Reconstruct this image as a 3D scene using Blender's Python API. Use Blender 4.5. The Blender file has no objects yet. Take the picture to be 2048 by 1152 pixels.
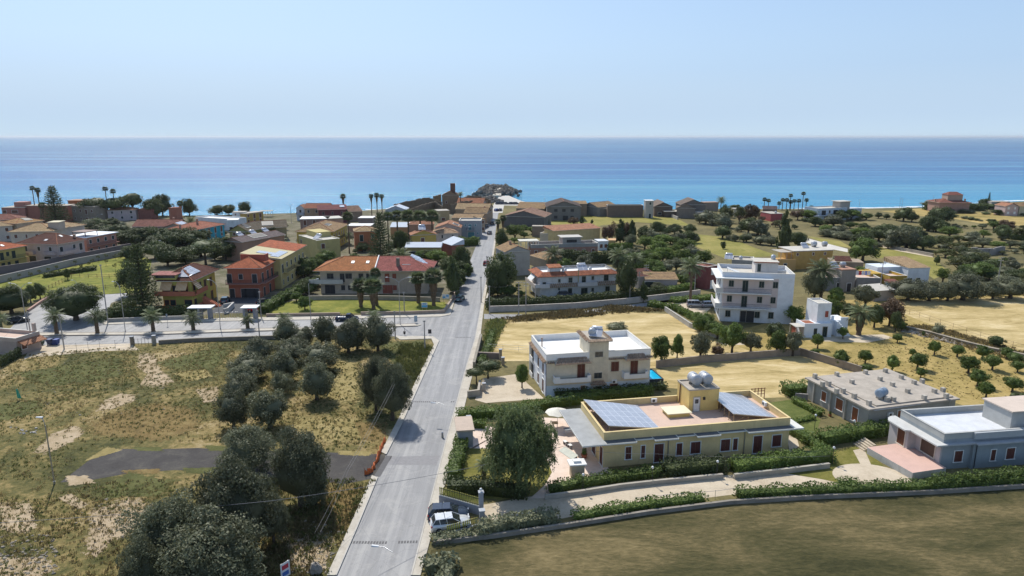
import bpy, math, random
import numpy as np
from mathutils import Vector, Matrix
sc = bpy.context.scene
# ---------------- camera, sky, sun, exposure ----------------
CAM_H, PITCH, FPX = 40.0, math.radians(12.51), 1365.0
cd = bpy.data.cameras.new('camera'); cam = bpy.data.objects.new('camera', cd); sc.collection.objects.link(cam)
cam.location = (0, 0, CAM_H); cam.rotation_euler = (math.radians(90) - PITCH, 0, 0)
cd.sensor_width = 36; cd.lens = 36 * FPX / 2048; cd.clip_start = .5; cd.clip_end = 200000
sc.camera = cam
SUN_EL, SUN_AZ = math.radians(50), math.radians(-26)      # azimuth from +Y, negative = to the left
w = bpy.data.worlds.new("World"); sc.world = w; w.use_nodes = True
nt = w.node_tree; sky = nt.nodes.new('ShaderNodeTexSky'); sky.sky_type = 'NISHITA'; sky.sun_disc = False
sky.sun_elevation = SUN_EL; sky.sun_rotation = SUN_AZ
sky.altitude = 0; sky.air_density = 1.0; sky.dust_density = 0.8; sky.ozone_density = 2.0
# a pale sea-haze band low over the horizon, fading upwards into the clear sky
tcw = nt.nodes.new('ShaderNodeTexCoord'); sxw = nt.nodes.new('ShaderNodeSeparateXYZ'); nt.links.new(tcw.outputs['Generated'], sxw.inputs[0])
rw = nt.nodes.new('ShaderNodeValToRGB'); nt.links.new(sxw.outputs[2], rw.inputs[0]); ew = rw.color_ramp.elements
ew[0].position = 0; ew[0].color = (1, 1, 1, 1); ew[1].position = .6; ew[1].color = (.2, .2, .2, 1)
for p_, v_ in ((.02, .95), (.06, .8), (.12, .6), (.2, .42)): x_ = ew.new(p_); x_.color = (v_, v_, v_, 1)
mw = nt.nodes.new('ShaderNodeMix'); mw.data_type = 'RGBA'; nt.links.new(rw.outputs[0], mw.inputs[0]); nt.links.new(sky.outputs[0], mw.inputs[6]); mw.inputs[7].default_value = (2.95, 4.2, 6.2, 1)
r2 = nt.nodes.new('ShaderNodeValToRGB'); nt.links.new(sxw.outputs[2], r2.inputs[0]); e2 = r2.color_ramp.elements; e2[0].position = 0; e2[0].color = (.7, .7, .7, 1); e2[1].position = .09; e2[1].color = (0, 0, 0, 1); x_ = e2.new(.03); x_.color = (.38, .38, .38, 1)
m2 = nt.nodes.new('ShaderNodeMix'); m2.data_type = 'RGBA'; nt.links.new(r2.outputs[0], m2.inputs[0]); nt.links.new(mw.outputs[2], m2.inputs[6]); m2.inputs[7].default_value = (4.6, 5.7, 6.3, 1)
nt.links.new(m2.outputs[2], nt.nodes['Background'].inputs[0]); nt.nodes['Background'].inputs[1].default_value = .12
sd = bpy.data.lights.new('sun', 'SUN'); sun = bpy.data.objects.new('sun', sd); sc.collection.objects.link(sun)
sd.energy = 4.0; sd.angle = math.radians(.5); sd.color = (1, .95, .86)
sdir = Vector((math.sin(SUN_AZ) * math.cos(SUN_EL), math.cos(SUN_AZ) * math.cos(SUN_EL), math.sin(SUN_EL)))
sun.rotation_euler = (-sdir).to_track_quat('-Z', 'Y').to_euler()
sc.view_settings.view_transform = 'Standard'; sc.view_settings.look = 'None'; sc.view_settings.exposure = .25; sc.view_settings.gamma = 1
col = sc.collection
random.seed(5); RNG = np.random.default_rng(7)

# ---------------- survey: photo point -> place on the ground (or on a level z) ----------------
CR = dict(C1=(0,350,3.292),C2=(480,350,3.292),C3=(960,350,3.292),C4=(1440,350,3.291),D1=(0,650,2.294),D2=(430,600,2.088),D3=(860,600,2.087),D4=(1440,600,2.087),E1=(1030,630,6.4),E2=(1100,740,3.657),E3=(1600,720,4.266),E4=(840,780,3.49),E5=(280,470,5.12),E6=(600,480,5.689),E7=(1400,480,4.096),E8=(960,440,5.76),F1=(0,360,5.76),F2=(240,370,6.4),F3=(540,360,6.4),F4=(780,360,6.4),F5=(1040,380,5.389),F6=(1380,370,6.024),F7=(1680,370,5.008),F8=(1580,560,4.267))
def c(k, x, y): a = CR[k]; return (a[0] + x / a[2], a[1] + y / a[2])
def cs(k, *p): return [c(k, x, y) for x, y in p]
def G(p, z=0.0):
    u = (p[0] - 1024) / FPX; v = (576 - p[1]) / FPX
    d = Vector((u, math.cos(PITCH) + v * math.sin(PITCH), -math.sin(PITCH) + v * math.cos(PITCH)))
    t = (z - CAM_H) / d.z
    return Vector((d.x * t, d.y * t, z))
def HT(b, top):                                            # height of photo row `top` above ground point b
    y = G(b).y; v = (576 - top) / FPX
    return CAM_H + y * (-math.sin(PITCH) + v * math.cos(PITCH)) / (math.cos(PITCH) + v * math.sin(PITCH))
def MPX(b): g = G(b); return (g.y * math.cos(PITCH) + CAM_H * math.sin(PITCH)) / FPX   # metres per photo pixel there

# ---------------- tagging ----------------
def tag(o, label=None, cat=None, group=None, kind=None):
    if label: o['label'] = label
    if cat: o['category'] = cat
    if group: o['group'] = group
    if kind: o['kind'] = kind
    return o
def empty(name, loc, rz=0, label=None, cat=None, group=None):
    o = bpy.data.objects.new(name, None); col.objects.link(o); o.location = loc; o.rotation_euler = (0, 0, rz)
    o.empty_display_size = .3
    return tag(o, label, cat, group)
def link(name, me, parent=None):
    o = bpy.data.objects.new(name, me); col.objects.link(o)
    if parent: o.parent = parent
    return o
def copy_tree(o, parent=None):
    k = o.copy(); col.objects.link(k)
    if parent: k.parent = parent
    for ch in list(o.children): copy_tree(ch, k)
    return k

# ---------------- mesh builder ----------------
class MB:
    def __init__(s): s.v = []; s.f = []; s.m = []; s.sm = []
    def poly(s, pts, m=0, smooth=False):
        b = len(s.v); s.v += [tuple(p) for p in pts]; s.f.append(tuple(range(b, b + len(pts)))); s.m.append(m); s.sm.append(smooth)
    def faces(s, vs, fs, m=0, smooth=False):
        b = len(s.v); s.v += [tuple(p) for p in vs]
        for f in fs: s.f.append(tuple(b + i for i in f)); s.m.append(m); s.sm.append(smooth)
    def hexa(s, p, m=0):                                    # p: 4 bottom, 4 top
        s.faces(p, [(3,2,1,0),(4,5,6,7),(0,1,5,4),(1,2,6,5),(2,3,7,6),(3,0,4,7)], m)
    def box(s, x0, x1, y0, y1, z0, z1, m=0):
        s.hexa([(x0,y0,z0),(x1,y0,z0),(x1,y1,z0),(x0,y1,z0),(x0,y0,z1),(x1,y0,z1),(x1,y1,z1),(x0,y1,z1)], m)
    def fbox(s, fr, u0, u1, d0, d1, z0, z1, m=0):          # box on a facade frame (origin, along, outward)
        o, a, n = fr
        P = lambda u, d, z: (o[0]+a[0]*u+n[0]*d, o[1]+a[1]*u+n[1]*d, z)
        s.hexa([P(u0,d1,z0),P(u1,d1,z0),P(u1,d0,z0),P(u0,d0,z0),P(u0,d1,z1),P(u1,d1,z1),P(u1,d0,z1),P(u0,d0,z1)], m)
    def prism(s, pts, z0, z1, m=0, mt=None):
        n = len(pts); vs = [(x, y, z0) for x, y in pts] + [(x, y, z1) for x, y in pts]
        s.faces(vs, [tuple(range(n-1, -1, -1))] + [(i, (i+1) % n, n+(i+1) % n, n+i) for i in range(n)], m)
        s.poly([(x, y, z1) for x, y in pts], m if mt is None else mt)
    def tube(s, pts, r, n=8, m=0, cap=True, smooth=True):
        pts = [Vector(p) for p in pts]; rs = r if isinstance(r, (list, tuple)) else [r] * len(pts)
        vs = []
        for i, p in enumerate(pts):
            t = (pts[min(i+1, len(pts)-1)] - pts[max(i-1, 0)])
            if t.length < 1e-9: t = Vector((0, 0, 1))
            t.normalize(); a = t.cross(Vector((0, 0, 1)) if abs(t.z) < .9 else Vector((1, 0, 0))).normalized(); b = t.cross(a)
            for k in range(n):
                q = 2 * math.pi * k / n; vs.append(p + (a * math.cos(q) + b * math.sin(q)) * rs[i])
        fs = [(i*n+k, i*n+(k+1) % n, (i+1)*n+(k+1) % n, (i+1)*n+k) for i in range(len(pts)-1) for k in range(n)]
        s.faces(vs, fs, m, smooth)
        if cap:
            s.poly(vs[:n][::-1], m); s.poly(vs[-n:], m)
    def build(s, name, mats, parent=None):
        me = bpy.data.meshes.new(name); me.from_pydata(s.v, [], s.f)
        for x in (mats if isinstance(mats, (list, tuple)) else [mats]): me.materials.append(x)
        me.polygons.foreach_set('material_index', s.m); me.polygons.foreach_set('use_smooth', s.sm); me.update()
        return link(name, me, parent)

# ---------------- materials ----------------
MC = {}
def _m(key):
    m = bpy.data.materials.new(key); m.use_nodes = True; n = m.node_tree
    return m, n, n.nodes['Principled BSDF']
def N(nt, t, **k):
    x = nt.nodes.new(t)
    for a, b in k.items():
        if a.startswith('i_'):
            a = a[2:]; x.inputs[int(a) if a.isdigit() else a].default_value = b
        else: setattr(x, a, b)
    return x
def L(nt, a, b): nt.links.new(a, b)
def ramp(nt, fac, stops, interp='LINEAR'):
    r = nt.nodes.new('ShaderNodeValToRGB'); L(nt, fac, r.inputs[0]); e = r.color_ramp.elements; r.color_ramp.interpolation = interp
    for i, (p, cc) in enumerate(stops):
        x = e[i] if i < 2 else e.new(p)
        x.position = p; x.color = (*cc, 1) if len(cc) == 3 else cc
    return r.outputs[0]
def mix(nt, fac, a, b, mode='MIX'):
    x = nt.nodes.new('ShaderNodeMix'); x.data_type = 'RGBA'; x.blend_type = mode
    for s, v in ((0, fac), (6, a), (7, b)):
        if hasattr(v, 'is_linked') or isinstance(v, bpy.types.NodeSocket): L(nt, v, x.inputs[s])
        else: x.inputs[s].default_value = v if s == 0 else ((*v, 1) if len(v) == 3 else v)
    return x.outputs[2]
def noise(nt, scale, detail=4, rough=.55, vec=None, dist=0):
    x = N(nt, 'ShaderNodeTexNoise', i_Scale=scale, i_Detail=detail, i_Roughness=rough, i_Distortion=dist)
    if vec is None:
        tc = nt.nodes.new('ShaderNodeTexCoord'); vec = tc.outputs['Object']
    L(nt, vec, x.inputs['Vector']); return x.outputs[0]
def geo(nt): return nt.nodes.new('ShaderNodeNewGeometry').outputs['Position']
def scaled(nt, vec, s):
    x = N(nt, 'ShaderNodeMapping'); x.inputs['Scale'].default_value = s; L(nt, vec, x.inputs[0]); return x.outputs[0]
def bump(nt, b, h, strength=.3, dist=.05):
    x = N(nt, 'ShaderNodeBump', i_Strength=strength, i_Distance=dist); L(nt, h, x.inputs['Height']); L(nt, x.outputs[0], b.inputs['Normal'])
def k_(x): return tuple(round(v, 3) for v in x)
def plaster(cc, dirt=.35, rough=.9):
    key = ('pl', k_(cc), dirt)
    if key in MC: return MC[key]
    m, nt, b = _m('plaster'); p = geo(nt)
    a = ramp(nt, noise(nt, .6, 6, .65, p), [(.3, tuple(v*(1-dirt*.55) for v in cc)), (.62, cc)])
    st = noise(nt, 1.0, 5, .7, scaled(nt, p, (1.6, 1.6, .22)))
    a2 = mix(nt, ramp(nt, st, [(.52, (0,0,0)), (.78, (dirt,)*3)]), a, tuple(v*.55 for v in (cc[0], cc[1]*.97, cc[2]*.9)))
    L(nt, a2, b.inputs['Base Color']); b.inputs['Roughness'].default_value = rough
    bump(nt, b, noise(nt, 9, 3, .6, p), .15, .02); MC[key] = m; return m
def paint(cc, rough=.5, metal=0, key=''):
    key2 = ('pt', k_(cc), rough, metal)
    if key2 in MC: return MC[key2]
    m, nt, b = _m('paint'); a = ramp(nt, noise(nt, 2.5, 4), [(.3, tuple(v*.82 for v in cc)), (.7, cc)])
    L(nt, a, b.inputs['Base Color']); b.inputs['Roughness'].default_value = rough; b.inputs['Metallic'].default_value = metal
    MC[key2] = m; return m
def tile(cc, c2=None):
    key = ('tl', k_(cc), c2)
    if key in MC: return MC[key]
    m, nt, b = _m('roof_tiles'); tc = nt.nodes.new('ShaderNodeTexCoord').outputs['Object']
    c2 = c2 or tuple(v*.55 for v in cc)
    a = ramp(nt, noise(nt, .8, 6, .7, tc), [(.3, c2), (.6, cc), (.8, tuple(min(1, v*1.25) for v in cc))])
    br = N(nt, 'ShaderNodeTexBrick', i_Scale=1.0); br.inputs['Brick Width'].default_value = .32; br.inputs['Row Height'].default_value = .38
    br.inputs['Mortar Size'].default_value = .035; br.inputs['Color1'].default_value = (1,1,1,1); br.inputs['Color2'].default_value = (.72,.7,.68,1); br.inputs['Mortar'].default_value = (.45,.42,.4,1)
    L(nt, tc, br.inputs['Vector']); L(nt, mix(nt, 1.0, a, br.outputs['Color'], 'MULTIPLY'), b.inputs['Base Color'])
    b.inputs['Roughness'].default_value = .9; b.inputs['Specular IOR Level'].default_value = .2
    wv = N(nt, 'ShaderNodeTexWave', i_Scale=1.6); L(nt, tc, wv.inputs['Vector']); bump(nt, b, wv.outputs[1], .35, .06)
    MC[key] = m; return m
def ground(name, stops, scale=.25, bs=.5, fine=3.0, edge=False, rough=.95, stretch=None):
    m, nt, b = _m(name); p = geo(nt)
    if stretch: p = scaled(nt, p, stretch)
    n1 = noise(nt, scale, 8, .68, p, .6); n2 = noise(nt, fine, 6, .75, p)
    mx = N(nt, 'ShaderNodeMath', operation='MULTIPLY_ADD'); L(nt, n2, mx.inputs[0]); mx.inputs[1].default_value = .45
    a1 = N(nt, 'ShaderNodeMath', operation='MULTIPLY_ADD'); L(nt, n1, a1.inputs[0]); a1.inputs[1].default_value = .8; a1.inputs[2].default_value = -.125
    L(nt, a1.outputs[0], mx.inputs[2])
    L(nt, ramp(nt, mx.outputs[0], stops), b.inputs['Base Color']); b.inputs['Roughness'].default_value = rough
    b.inputs['Specular IOR Level'].default_value = .15
    bump(nt, b, n2, bs, .25)
    if edge:                                                # irregular outline: the sheet is worn through where its edge weight runs out
        at = N(nt, 'ShaderNodeAttribute', attribute_name='weight')
        s = N(nt, 'ShaderNodeMath', operation='ADD'); L(nt, at.outputs['Fac'], s.inputs[0])
        nn = noise(nt, 1.9, 8, .75, p); L(nt, nn, s.inputs[1])
        g = N(nt, 'ShaderNodeMath', operation='GREATER_THAN'); L(nt, s.outputs[0], g.inputs[0]); g.inputs[1].default_value = .72
        L(nt, g.outputs[0], b.inputs['Alpha'])
    return m
def leafmat(name, c1, c2, trans=.25):
    m, nt, b = _m(name)
    oi = nt.nodes.new('ShaderNodeObjectInfo').outputs['Random']; ri = nt.nodes.new('ShaderNodeNewGeometry').outputs['Random Per Island']
    n1 = noise(nt, 2.5, 4, .6); 
    s = N(nt, 'ShaderNodeMath', operation='MULTIPLY_ADD'); L(nt, ri, s.inputs[0]); s.inputs[1].default_value = .5; L(nt, n1, s.inputs[2])
    cc = ramp(nt, s.outputs[0], [(.35, c1), (.95, c2)])
    hv = N(nt, 'ShaderNodeHueSaturation'); L(nt, cc, hv.inputs['Color'])
    mr = N(nt, 'ShaderNodeMapRange', i_3=.75, i_4=1.25); L(nt, oi, mr.inputs[0]); L(nt, mr.outputs[0], hv.inputs['Value'])
    L(nt, hv.outputs[0], b.inputs['Base Color']); b.inputs['Roughness'].default_value = .6; b.inputs['Specular IOR Level'].default_value = .3
    tr = nt.nodes.new('ShaderNodeBsdfTranslucent'); L(nt, hv.outputs[0], tr.inputs[0])
    ms = N(nt, 'ShaderNodeMixShader', i_0=trans); L(nt, b.outputs[0], ms.inputs[1]); L(nt, tr.outputs[0], ms.inputs[2])
    L(nt, ms.outputs[0], nt.nodes['Material Output'].inputs[0]); return m
def glassy(cc, rough=.15):
    key = ('gl', k_(cc), rough)
    if key in MC: return MC[key]
    m, nt, b = _m('window_glass'); L(nt, ramp(nt, noise(nt, 1.2, 2), [(.4, cc), (.6, tuple(v*1.7 for v in cc))]), b.inputs['Base Color'])
    b.inputs['Roughness'].default_value = rough; MC[key] = m; return m
def solar_mat():
    m, nt, b = _m('solar_cells'); tc = nt.nodes.new('ShaderNodeTexCoord').outputs['UV']
    br = N(nt, 'ShaderNodeTexBrick', i_Scale=1.0, offset=0.0); br.inputs['Brick Width'].default_value = 1.0; br.inputs['Row Height'].default_value = 1.65
    br.inputs['Mortar Size'].default_value = .035; br.inputs['Color1'].default_value = (.3,.32,.36,1); br.inputs['Color2'].default_value = (.34,.36,.4,1); br.inputs['Mortar'].default_value = (.6,.61,.63,1)
    L(nt, tc, br.inputs['Vector']); b2 = N(nt, 'ShaderNodeTexBrick', i_Scale=1.0, offset=0.0); b2.inputs['Brick Width'].default_value = .166; b2.inputs['Row Height'].default_value = .166
    b2.inputs['Mortar Size'].default_value = .008; b2.inputs['Color1'].default_value = (.9,.9,.95,1); b2.inputs['Color2'].default_value = (1,1,1,1); b2.inputs['Mortar'].default_value = (1.6,1.6,1.6,1)
    L(nt, tc, b2.inputs['Vector']); L(nt, mix(nt, 1.0, br.outputs[0], b2.outputs[0], 'MULTIPLY'), b.inputs['Base Color'])
    b.inputs['Roughness'].default_value = .3; b.inputs['Coat Weight'].default_value = .8; b.inputs['Coat Roughness'].default_value = .12
    return m
WHITE=(.78,.77,.74); CREAM=(.66,.6,.48); YEL=(.62,.48,.17); PYEL=(.58,.52,.28); GREY=(.34,.33,.31); LGREY=(.5,.5,.49); PINK=(.55,.3,.22); ORANGE=(.6,.2,.09); MAUVE=(.5,.38,.36); BRICK=(.42,.12,.08); STONE=(.36,.3,.22); BEIGE=(.55,.48,.38)
RED=tile((.5,.15,.07)); ORT=tile((.5,.2,.08),(.33,.15,.06)); BRN=tile((.14,.055,.04)); TAN=tile((.5,.36,.2)); PINKT=tile((.5,.25,.15)); PUR=tile((.3,.13,.1)); OLV=tile((.17,.14,.1)); GRT=tile((.1,.09,.09)); MRED=tile((.42,.14,.12)); DTAN=tile((.4,.27,.14),(.2,.13,.08))
M_SOL=solar_mat(); M_CONC=plaster((.46,.42,.36),.5); M_LCONC=plaster((.55,.52,.46),.4); M_WALLC=plaster((.42,.37,.3),.55)
M_METAL=paint((.45,.46,.48),.35,.8); M_GALV=paint((.5,.52,.55),.45,.3); M_DARK=paint((.03,.03,.035),.6); M_WOOD=paint((.12,.035,.025),.6); M_WHITEP=paint((.8,.8,.78),.5)
M_GREENS=paint((.006,.026,.026),.5); M_GLASS=glassy((.03,.04,.05)); M_BLK=paint((.015,.015,.017),.5); M_RUST=paint((.3,.1,.05),.8)
M_BRNS=paint((.13,.05,.03),.6); M_BARK=paint((.09,.065,.045),.95); M_PBARK=paint((.16,.11,.07),.95)
M_WROOF=plaster((.8,.79,.76),.12); M_PINKR=plaster((.6,.44,.35),.25); M_GROOF=plaster((.43,.38,.32),.5); M_BWROOF=plaster((.62,.64,.67),.3)
M_SKIN=None
# ---------------- houses ----------------
FR = {}
def frames(W, D): return {0: ((0, 0), (1, 0), (0, -1)), 1: ((W, 0), (0, 1), (1, 0)), 2: ((W, D), (-1, 0), (0, 1)), 3: ((0, D), (0, -1), (-1, 0))}
SPEC = {'w': (1.0, 1.3, .95), 'd': (1.2, 2.25, .02), 's': (.6, .8, 1.5), 'b': (1.7, 1.4, .9), 'g': (2.6, 2.3, .02), 'n': (.6, 1.3, .95)}
def window(root, fr, u, z, w, h, pane, frame, detail=True, name='window'):
    t = .09
    if detail:
        m = MB()
        m.fbox(fr, u-w/2-t, u-w/2, .003, .07, z, z+h); m.fbox(fr, u+w/2, u+w/2+t, .003, .07, z, z+h)
        m.fbox(fr, u-w/2-t, u+w/2+t, .003, .09, z+h, z+h+t)
        m.fbox(fr, u-w/2-t-.05, u+w/2+t+.05, .003, .14, z-t, z)
        o = m.build(name, frame, root)
        p = MB(); p.fbox(fr, u-w/2, u-.012, .004, .035, z, z+h); p.fbox(fr, u+.012, u+w/2, .004, .035, z, z+h)
        n = max(2, int(h / .16)); 
        for i in range(n):
            zz = z + h * (i + .3) / n; p.fbox(fr, u-w/2+.06, u-.06, .036, .052, zz, zz+.03); p.fbox(fr, u+.06, u+w/2-.06, .036, .052, zz, zz+.03)
        p.build('shutter' if pane is not M_GLASS else 'pane', pane, o); return o
    m = MB(); m.fbox(fr, u-w/2-t, u+w/2+t, .003, .045, z-t, z+h+t, 0); m.fbox(fr, u-w/2, u+w/2, .046, .06, z, z+h, 1)
    return m.build(name, [frame, pane], root)
def railing(m, fr, u0, u1, d, z, h=1.0, mi=0):
    m.fbox(fr, u0, u1, d-.03, d+.01, z+h-.05, z+h, mi); m.fbox(fr, u0, u1, d-.02, d, z+.08, z+.11, mi)
    n = max(2, int((u1-u0) / .25))
    for i in range(n+1):
        u = u0 + (u1-u0) * i / n; m.fbox(fr, u-.015, u+.015, d-.025, d+.005, z, z+h-.05, mi)
def balcony(root, fr, u0, u1, z, dep, kind, mat, rail=None):
    m = MB(); m.fbox(fr, u0, u1, .004, dep, z-.2, z)
    if kind == 'solid':
        h = .85; m.fbox(fr, u0, u1, dep-.12, dep, z, z+h); m.fbox(fr, u0, u0+.12, .004, dep-.12, z, z+h); m.fbox(fr, u1-.12, u1, .004, dep-.12, z, z+h)
    o = m.build('balcony', mat, root)
    if kind == 'rail':
        r = MB(); railing(r, fr, u0, u1, dep-.05, z)
        for uu in (u0+.02, u1-.05):
            r.fbox(fr, uu, uu+.03, .01, dep-.06, z+.93, z+.97)
            for j in range(4): r.fbox(fr, uu, uu+.03, .1+dep*j/4, .13+dep*j/4, z, z+.93)
        r.build('railing', rail or M_DARK, o)
    return o
class House: pass
def house(name, label, cat, FL, FRt, H, D=None, BL=None, wall=None, roof='flat', rmat=None, rh=1.8, o=.5, ph=.8, ridge=None, wins='auto', balc=(),
          pane=None, frame=None, chim=(), panels=(), skyl=(), holes=(), group=None, detail=False, floors=None, trim=None, faces=(0, 1, 3), flatten=None, flip=False, zb=0.0, zw=None):
    a, b = G(FL, H), G(FRt, H); W = (b - a).xy.length; ang = math.atan2(b.y - a.y, b.x - a.x)
    if BL is not None:
        d = G(BL, H) - a; D = -d.x * math.sin(ang) + d.y * math.cos(ang)
        if D < 0: D = abs(D)
    root = empty(name, (a.x, a.y, zb), ang, label, cat, group); H -= zb
    hs = House(); hs.root, hs.W, hs.D, hs.H, hs.ang = root, W, D, H, ang
    ca, sa = math.cos(ang), math.sin(ang); hs.w = lambda x, y, z: Vector((a.x + x*ca - y*sa, a.y + x*sa + y*ca, z + zb))
    wall = plaster(wall) if isinstance(wall, tuple) else wall; rmat = rmat or M_LCONC; pane = pane or M_BRNS; frame = frame or M_WHITEP; trim = trim or wall
    F = frames(W, D); hs.F = F; ridge = ridge or ('x' if W >= D else 'y')
    m = MB(); wt = H - ph if roof == 'flat' else H
    m.box(0, W, 0, D, -.3, wt)
    if roof.startswith('gable'):
        sp = D if ridge == 'x' else W; gh = rh * sp / (sp + 2*o) + 0
        g0 = rh * o / (sp/2 + o)
        if ridge == 'y':
            for y in (.0, D): m.poly([(0, y, H), (W, y, H), (W, y, H+g0-.02), (W/2, y, H+rh-.05), (0, y, H+g0-.02)][::1 if y == 0 else -1])
        else:
            for x in (0, W): m.poly([(x, 0, H), (x, D, H), (x, D, H+g0-.02), (x, D/2, H+rh-.05), (x, 0, H+g0-.02)][::1 if x else -1])
    m.build('wall', wall, root)
    def zr(x, y):
        if roof == 'hip':
            s = rh / (min(W, D)/2 + o); return H + .12 + s * min(x+o, W+o-x, y+o, D+o-y)
        if roof.startswith('gable'):
            if ridge == 'x': return H + .12 + rh * min(y+o, D+o-y) / (D/2+o)
            return H + .12 + rh * min(x+o, W+o-x) / (W/2+o)
        if roof == 'shed': return H + .12 + rh * (y+o) / (D+2*o)
        return wt + .03
    hs.zr = zr
    r = MB(); x0, x1, y0, y1 = -o, W+o, -o, D+o; E_ = H
    if roof == 'flat':
        t = .22; r2 = MB()
        r2.box(0, W, 0, t, wt, H); r2.box(0, W, D-t, D, wt, H); r2.box(0, t, t, D-t, wt, H); r2.box(W-t, W, t, D-t, wt, H)
        r2.box(-.04, W+.04, -.04, t+.03, H, H+.05, 1); r2.box(-.04, W+.04, D-t-.03, D+.04, H, H+.05, 1); r2.box(-.04, t+.03, t+.03, D-t-.03, H, H+.05, 1); r2.box(W-t-.03, W+.04, t+.03, D-t-.03, H, H+.05, 1)
        r2.build('parapet', [trim, trim if name == 'bungalow' else plaster((.66,.64,.58), .3)], root)
        r.box(t+.003, W-t-.003, t+.003, D-t-.003, wt+.002, wt+.03); ro = r.build('roof', rmat, root)
    elif roof == 'slab':
        r.box(x0, x1, y0, y1, H+.002, H+.22); ro = r.build('roof', rmat, root)
    else:
        r.box(x0, x1, y0, y1, H+.002, H+.12, 1); z = H + .12; zt = z + rh
        if roof == 'hip':
            hw = min(x1-x0, y1-y0)/2
            if ridge == 'x': A, B = ((x0+hw), (y0+y1)/2, zt), ((x1-hw), (y0+y1)/2, zt)
            else: A, B = ((x0+x1)/2, y0+hw, zt), ((x0+x1)/2, y1-hw, zt)
            q = [(x0,y0,z),(x1,y0,z),(x1,y1,z),(x0,y1,z)]
            if ridge == 'x': r.poly([q[0], q[1], B, A]); r.poly([q[1], q[2], B]); r.poly([q[2], q[3], A, B]); r.poly([q[3], q[0], A])
            else: r.poly([q[0], q[1], A]); r.poly([q[1], q[2], B, A]); r.poly([q[2], q[3], B]); r.poly([q[3], q[0], A, B])
            for p0, p1 in ((q[0], A), (q[1], B if ridge == 'x' else A), (q[2], B), (q[3], A if ridge == 'x' else B), (A, B)):
                if (Vector(p0)-Vector(p1)).length > .1: r.tube([p0, p1], .11, 5, 2)
        elif roof.startswith('gable'):
            if ridge == 'x':
                ym = (y0+y1)/2; r.poly([(x0,y0,z),(x1,y0,z),(x1,ym,zt),(x0,ym,zt)]); r.poly([(x1,y1,z),(x0,y1,z),(x0,ym,zt),(x1,ym,zt)]); r.tube([(x0,ym,zt),(x1,ym,zt)], .11, 5, 2)
            else:
                xm = (x0+x1)/2; r.poly([(x0,y1,z),(x0,y0,z),(xm,y0,zt),(xm,y1,zt)]); r.poly([(x1,y0,z),(x1,y1,z),(xm,y1,zt),(xm,y0,zt)]); r.tube([(xm,y0,zt),(xm,y1,zt)], .11, 5, 2)
        else:
            r.faces([(x0,y0,z),(x1,y0,z),(x1,y1,z),(x0,y1,z),(x1,y1,zt),(x0,y1,zt)], [(0,1,4,5),(1,2,4),(3,0,5),(2,3,5,4)])
        ro = r.build('roof', [rmat, plaster((.6,.57,.5), .3), tile((.5,.22,.13))], root)
    hs.roof = ro
    def slope(x0_, x1_, y0_, y1_, h, nm, mat, uv=False, fr_=None):
        P = [(x0_, y0_), (x1_, y0_), (x1_, y1_), (x0_, y1_)]; k = MB()
        vs = [(x, y, zr(x, y)+.02) for x, y in P] + [(x, y, zr(x, y)+h) for x, y in P]; k.hexa(vs)
        ob = k.build(nm, mat, ro)
        if uv: quv(ob)
        return ob
    for q in panels: slope(q[0]*W, q[1]*W, q[2]*D, q[3]*D, .14, 'solar_panel', M_SOL, True)
    for q in skyl: slope(q[0]*W, q[0]*W+.8, q[1]*D, q[1]*D+1.0, .12, 'skylight', M_WHITEP)
    for q in holes:
        f = slope(q[0]*W-.25, q[1]*W+.25, q[2]*D-.25, q[3]*D+.25, .16, 'terrace_frame', plaster((.6,.57,.5), .3)); f.parent = ro
        g = slope(q[0]*W, q[1]*W, q[2]*D, q[3]*D, .18, 'terrace_opening', M_DARK)
    for q in chim:
        x, y = q[0]*W, q[1]*D; z = zr(x, y); k = MB(); s = .3; hh = q[2] if len(q) > 2 else .9
        k.box(x-s, x+s, y-s, y+s, z-.6, z+hh); k.box(x-s-.08, x+s+.08, y-s-.08, y+s+.08, z+hh, z+hh+.1); k.build('chimney', plaster((.45,.28,.2), .4) if roof != 'flat' else wall, ro)
    nf = floors or max(1, round((wt if roof == 'flat' else H) / 3.1)); fh = wt / nf
    hs.fh = fh
    if wins == 'auto':
        rr = random.Random(int(abs(a.x*7+a.y*13)))
        for fc in faces:
            Lc = D if fc in (1, 3) else W; n = max(1, int(Lc / 3.3))
            for f in range(nf):
                for i in range(n):
                    kd = rr.choice('wwdwn'); w_, h_, z_ = SPEC[kd]
                    window(root, F[fc], Lc*(i+.5)/n, f*fh+z_, w_, min(h_, fh-.4-z_), pane, frame, False, 'door' if kd == 'd' else 'window')
    else:
        for fc, kd, us, f in wins:
            w_, h_, z_ = SPEC[kd]; Lc = D if fc in (1, 3) else W
            for u in us: window(root, F[fc], Lc*u, f*fh+z_, w_, min(h_, fh-.35-z_), pane, frame, detail, 'door' if kd in 'dg' else 'window')
    for q in balc:
        fc, u0, u1, f, dep, kd = q[:6]; Lc = D if fc in (1, 3) else W
        balcony(root, F[fc], u0*Lc, u1*Lc, f*fh, dep, kd, q[6] if len(q) > 6 else trim)
    return hs
def quv(ob):
    me = ob.data; uvl = me.uv_layers.new(name='UVMap')
    for p in me.polygons:
        v = [me.vertices[i].co for i in p.vertices]; e1 = (v[1]-v[0]).normalized(); e2 = p.normal.cross(e1)
        for li, vi in zip(p.loop_indices, p.vertices):
            d = me.vertices[vi].co - v[0]; uvl.data[li].uv = (d.dot(e1), d.dot(e2))
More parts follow.
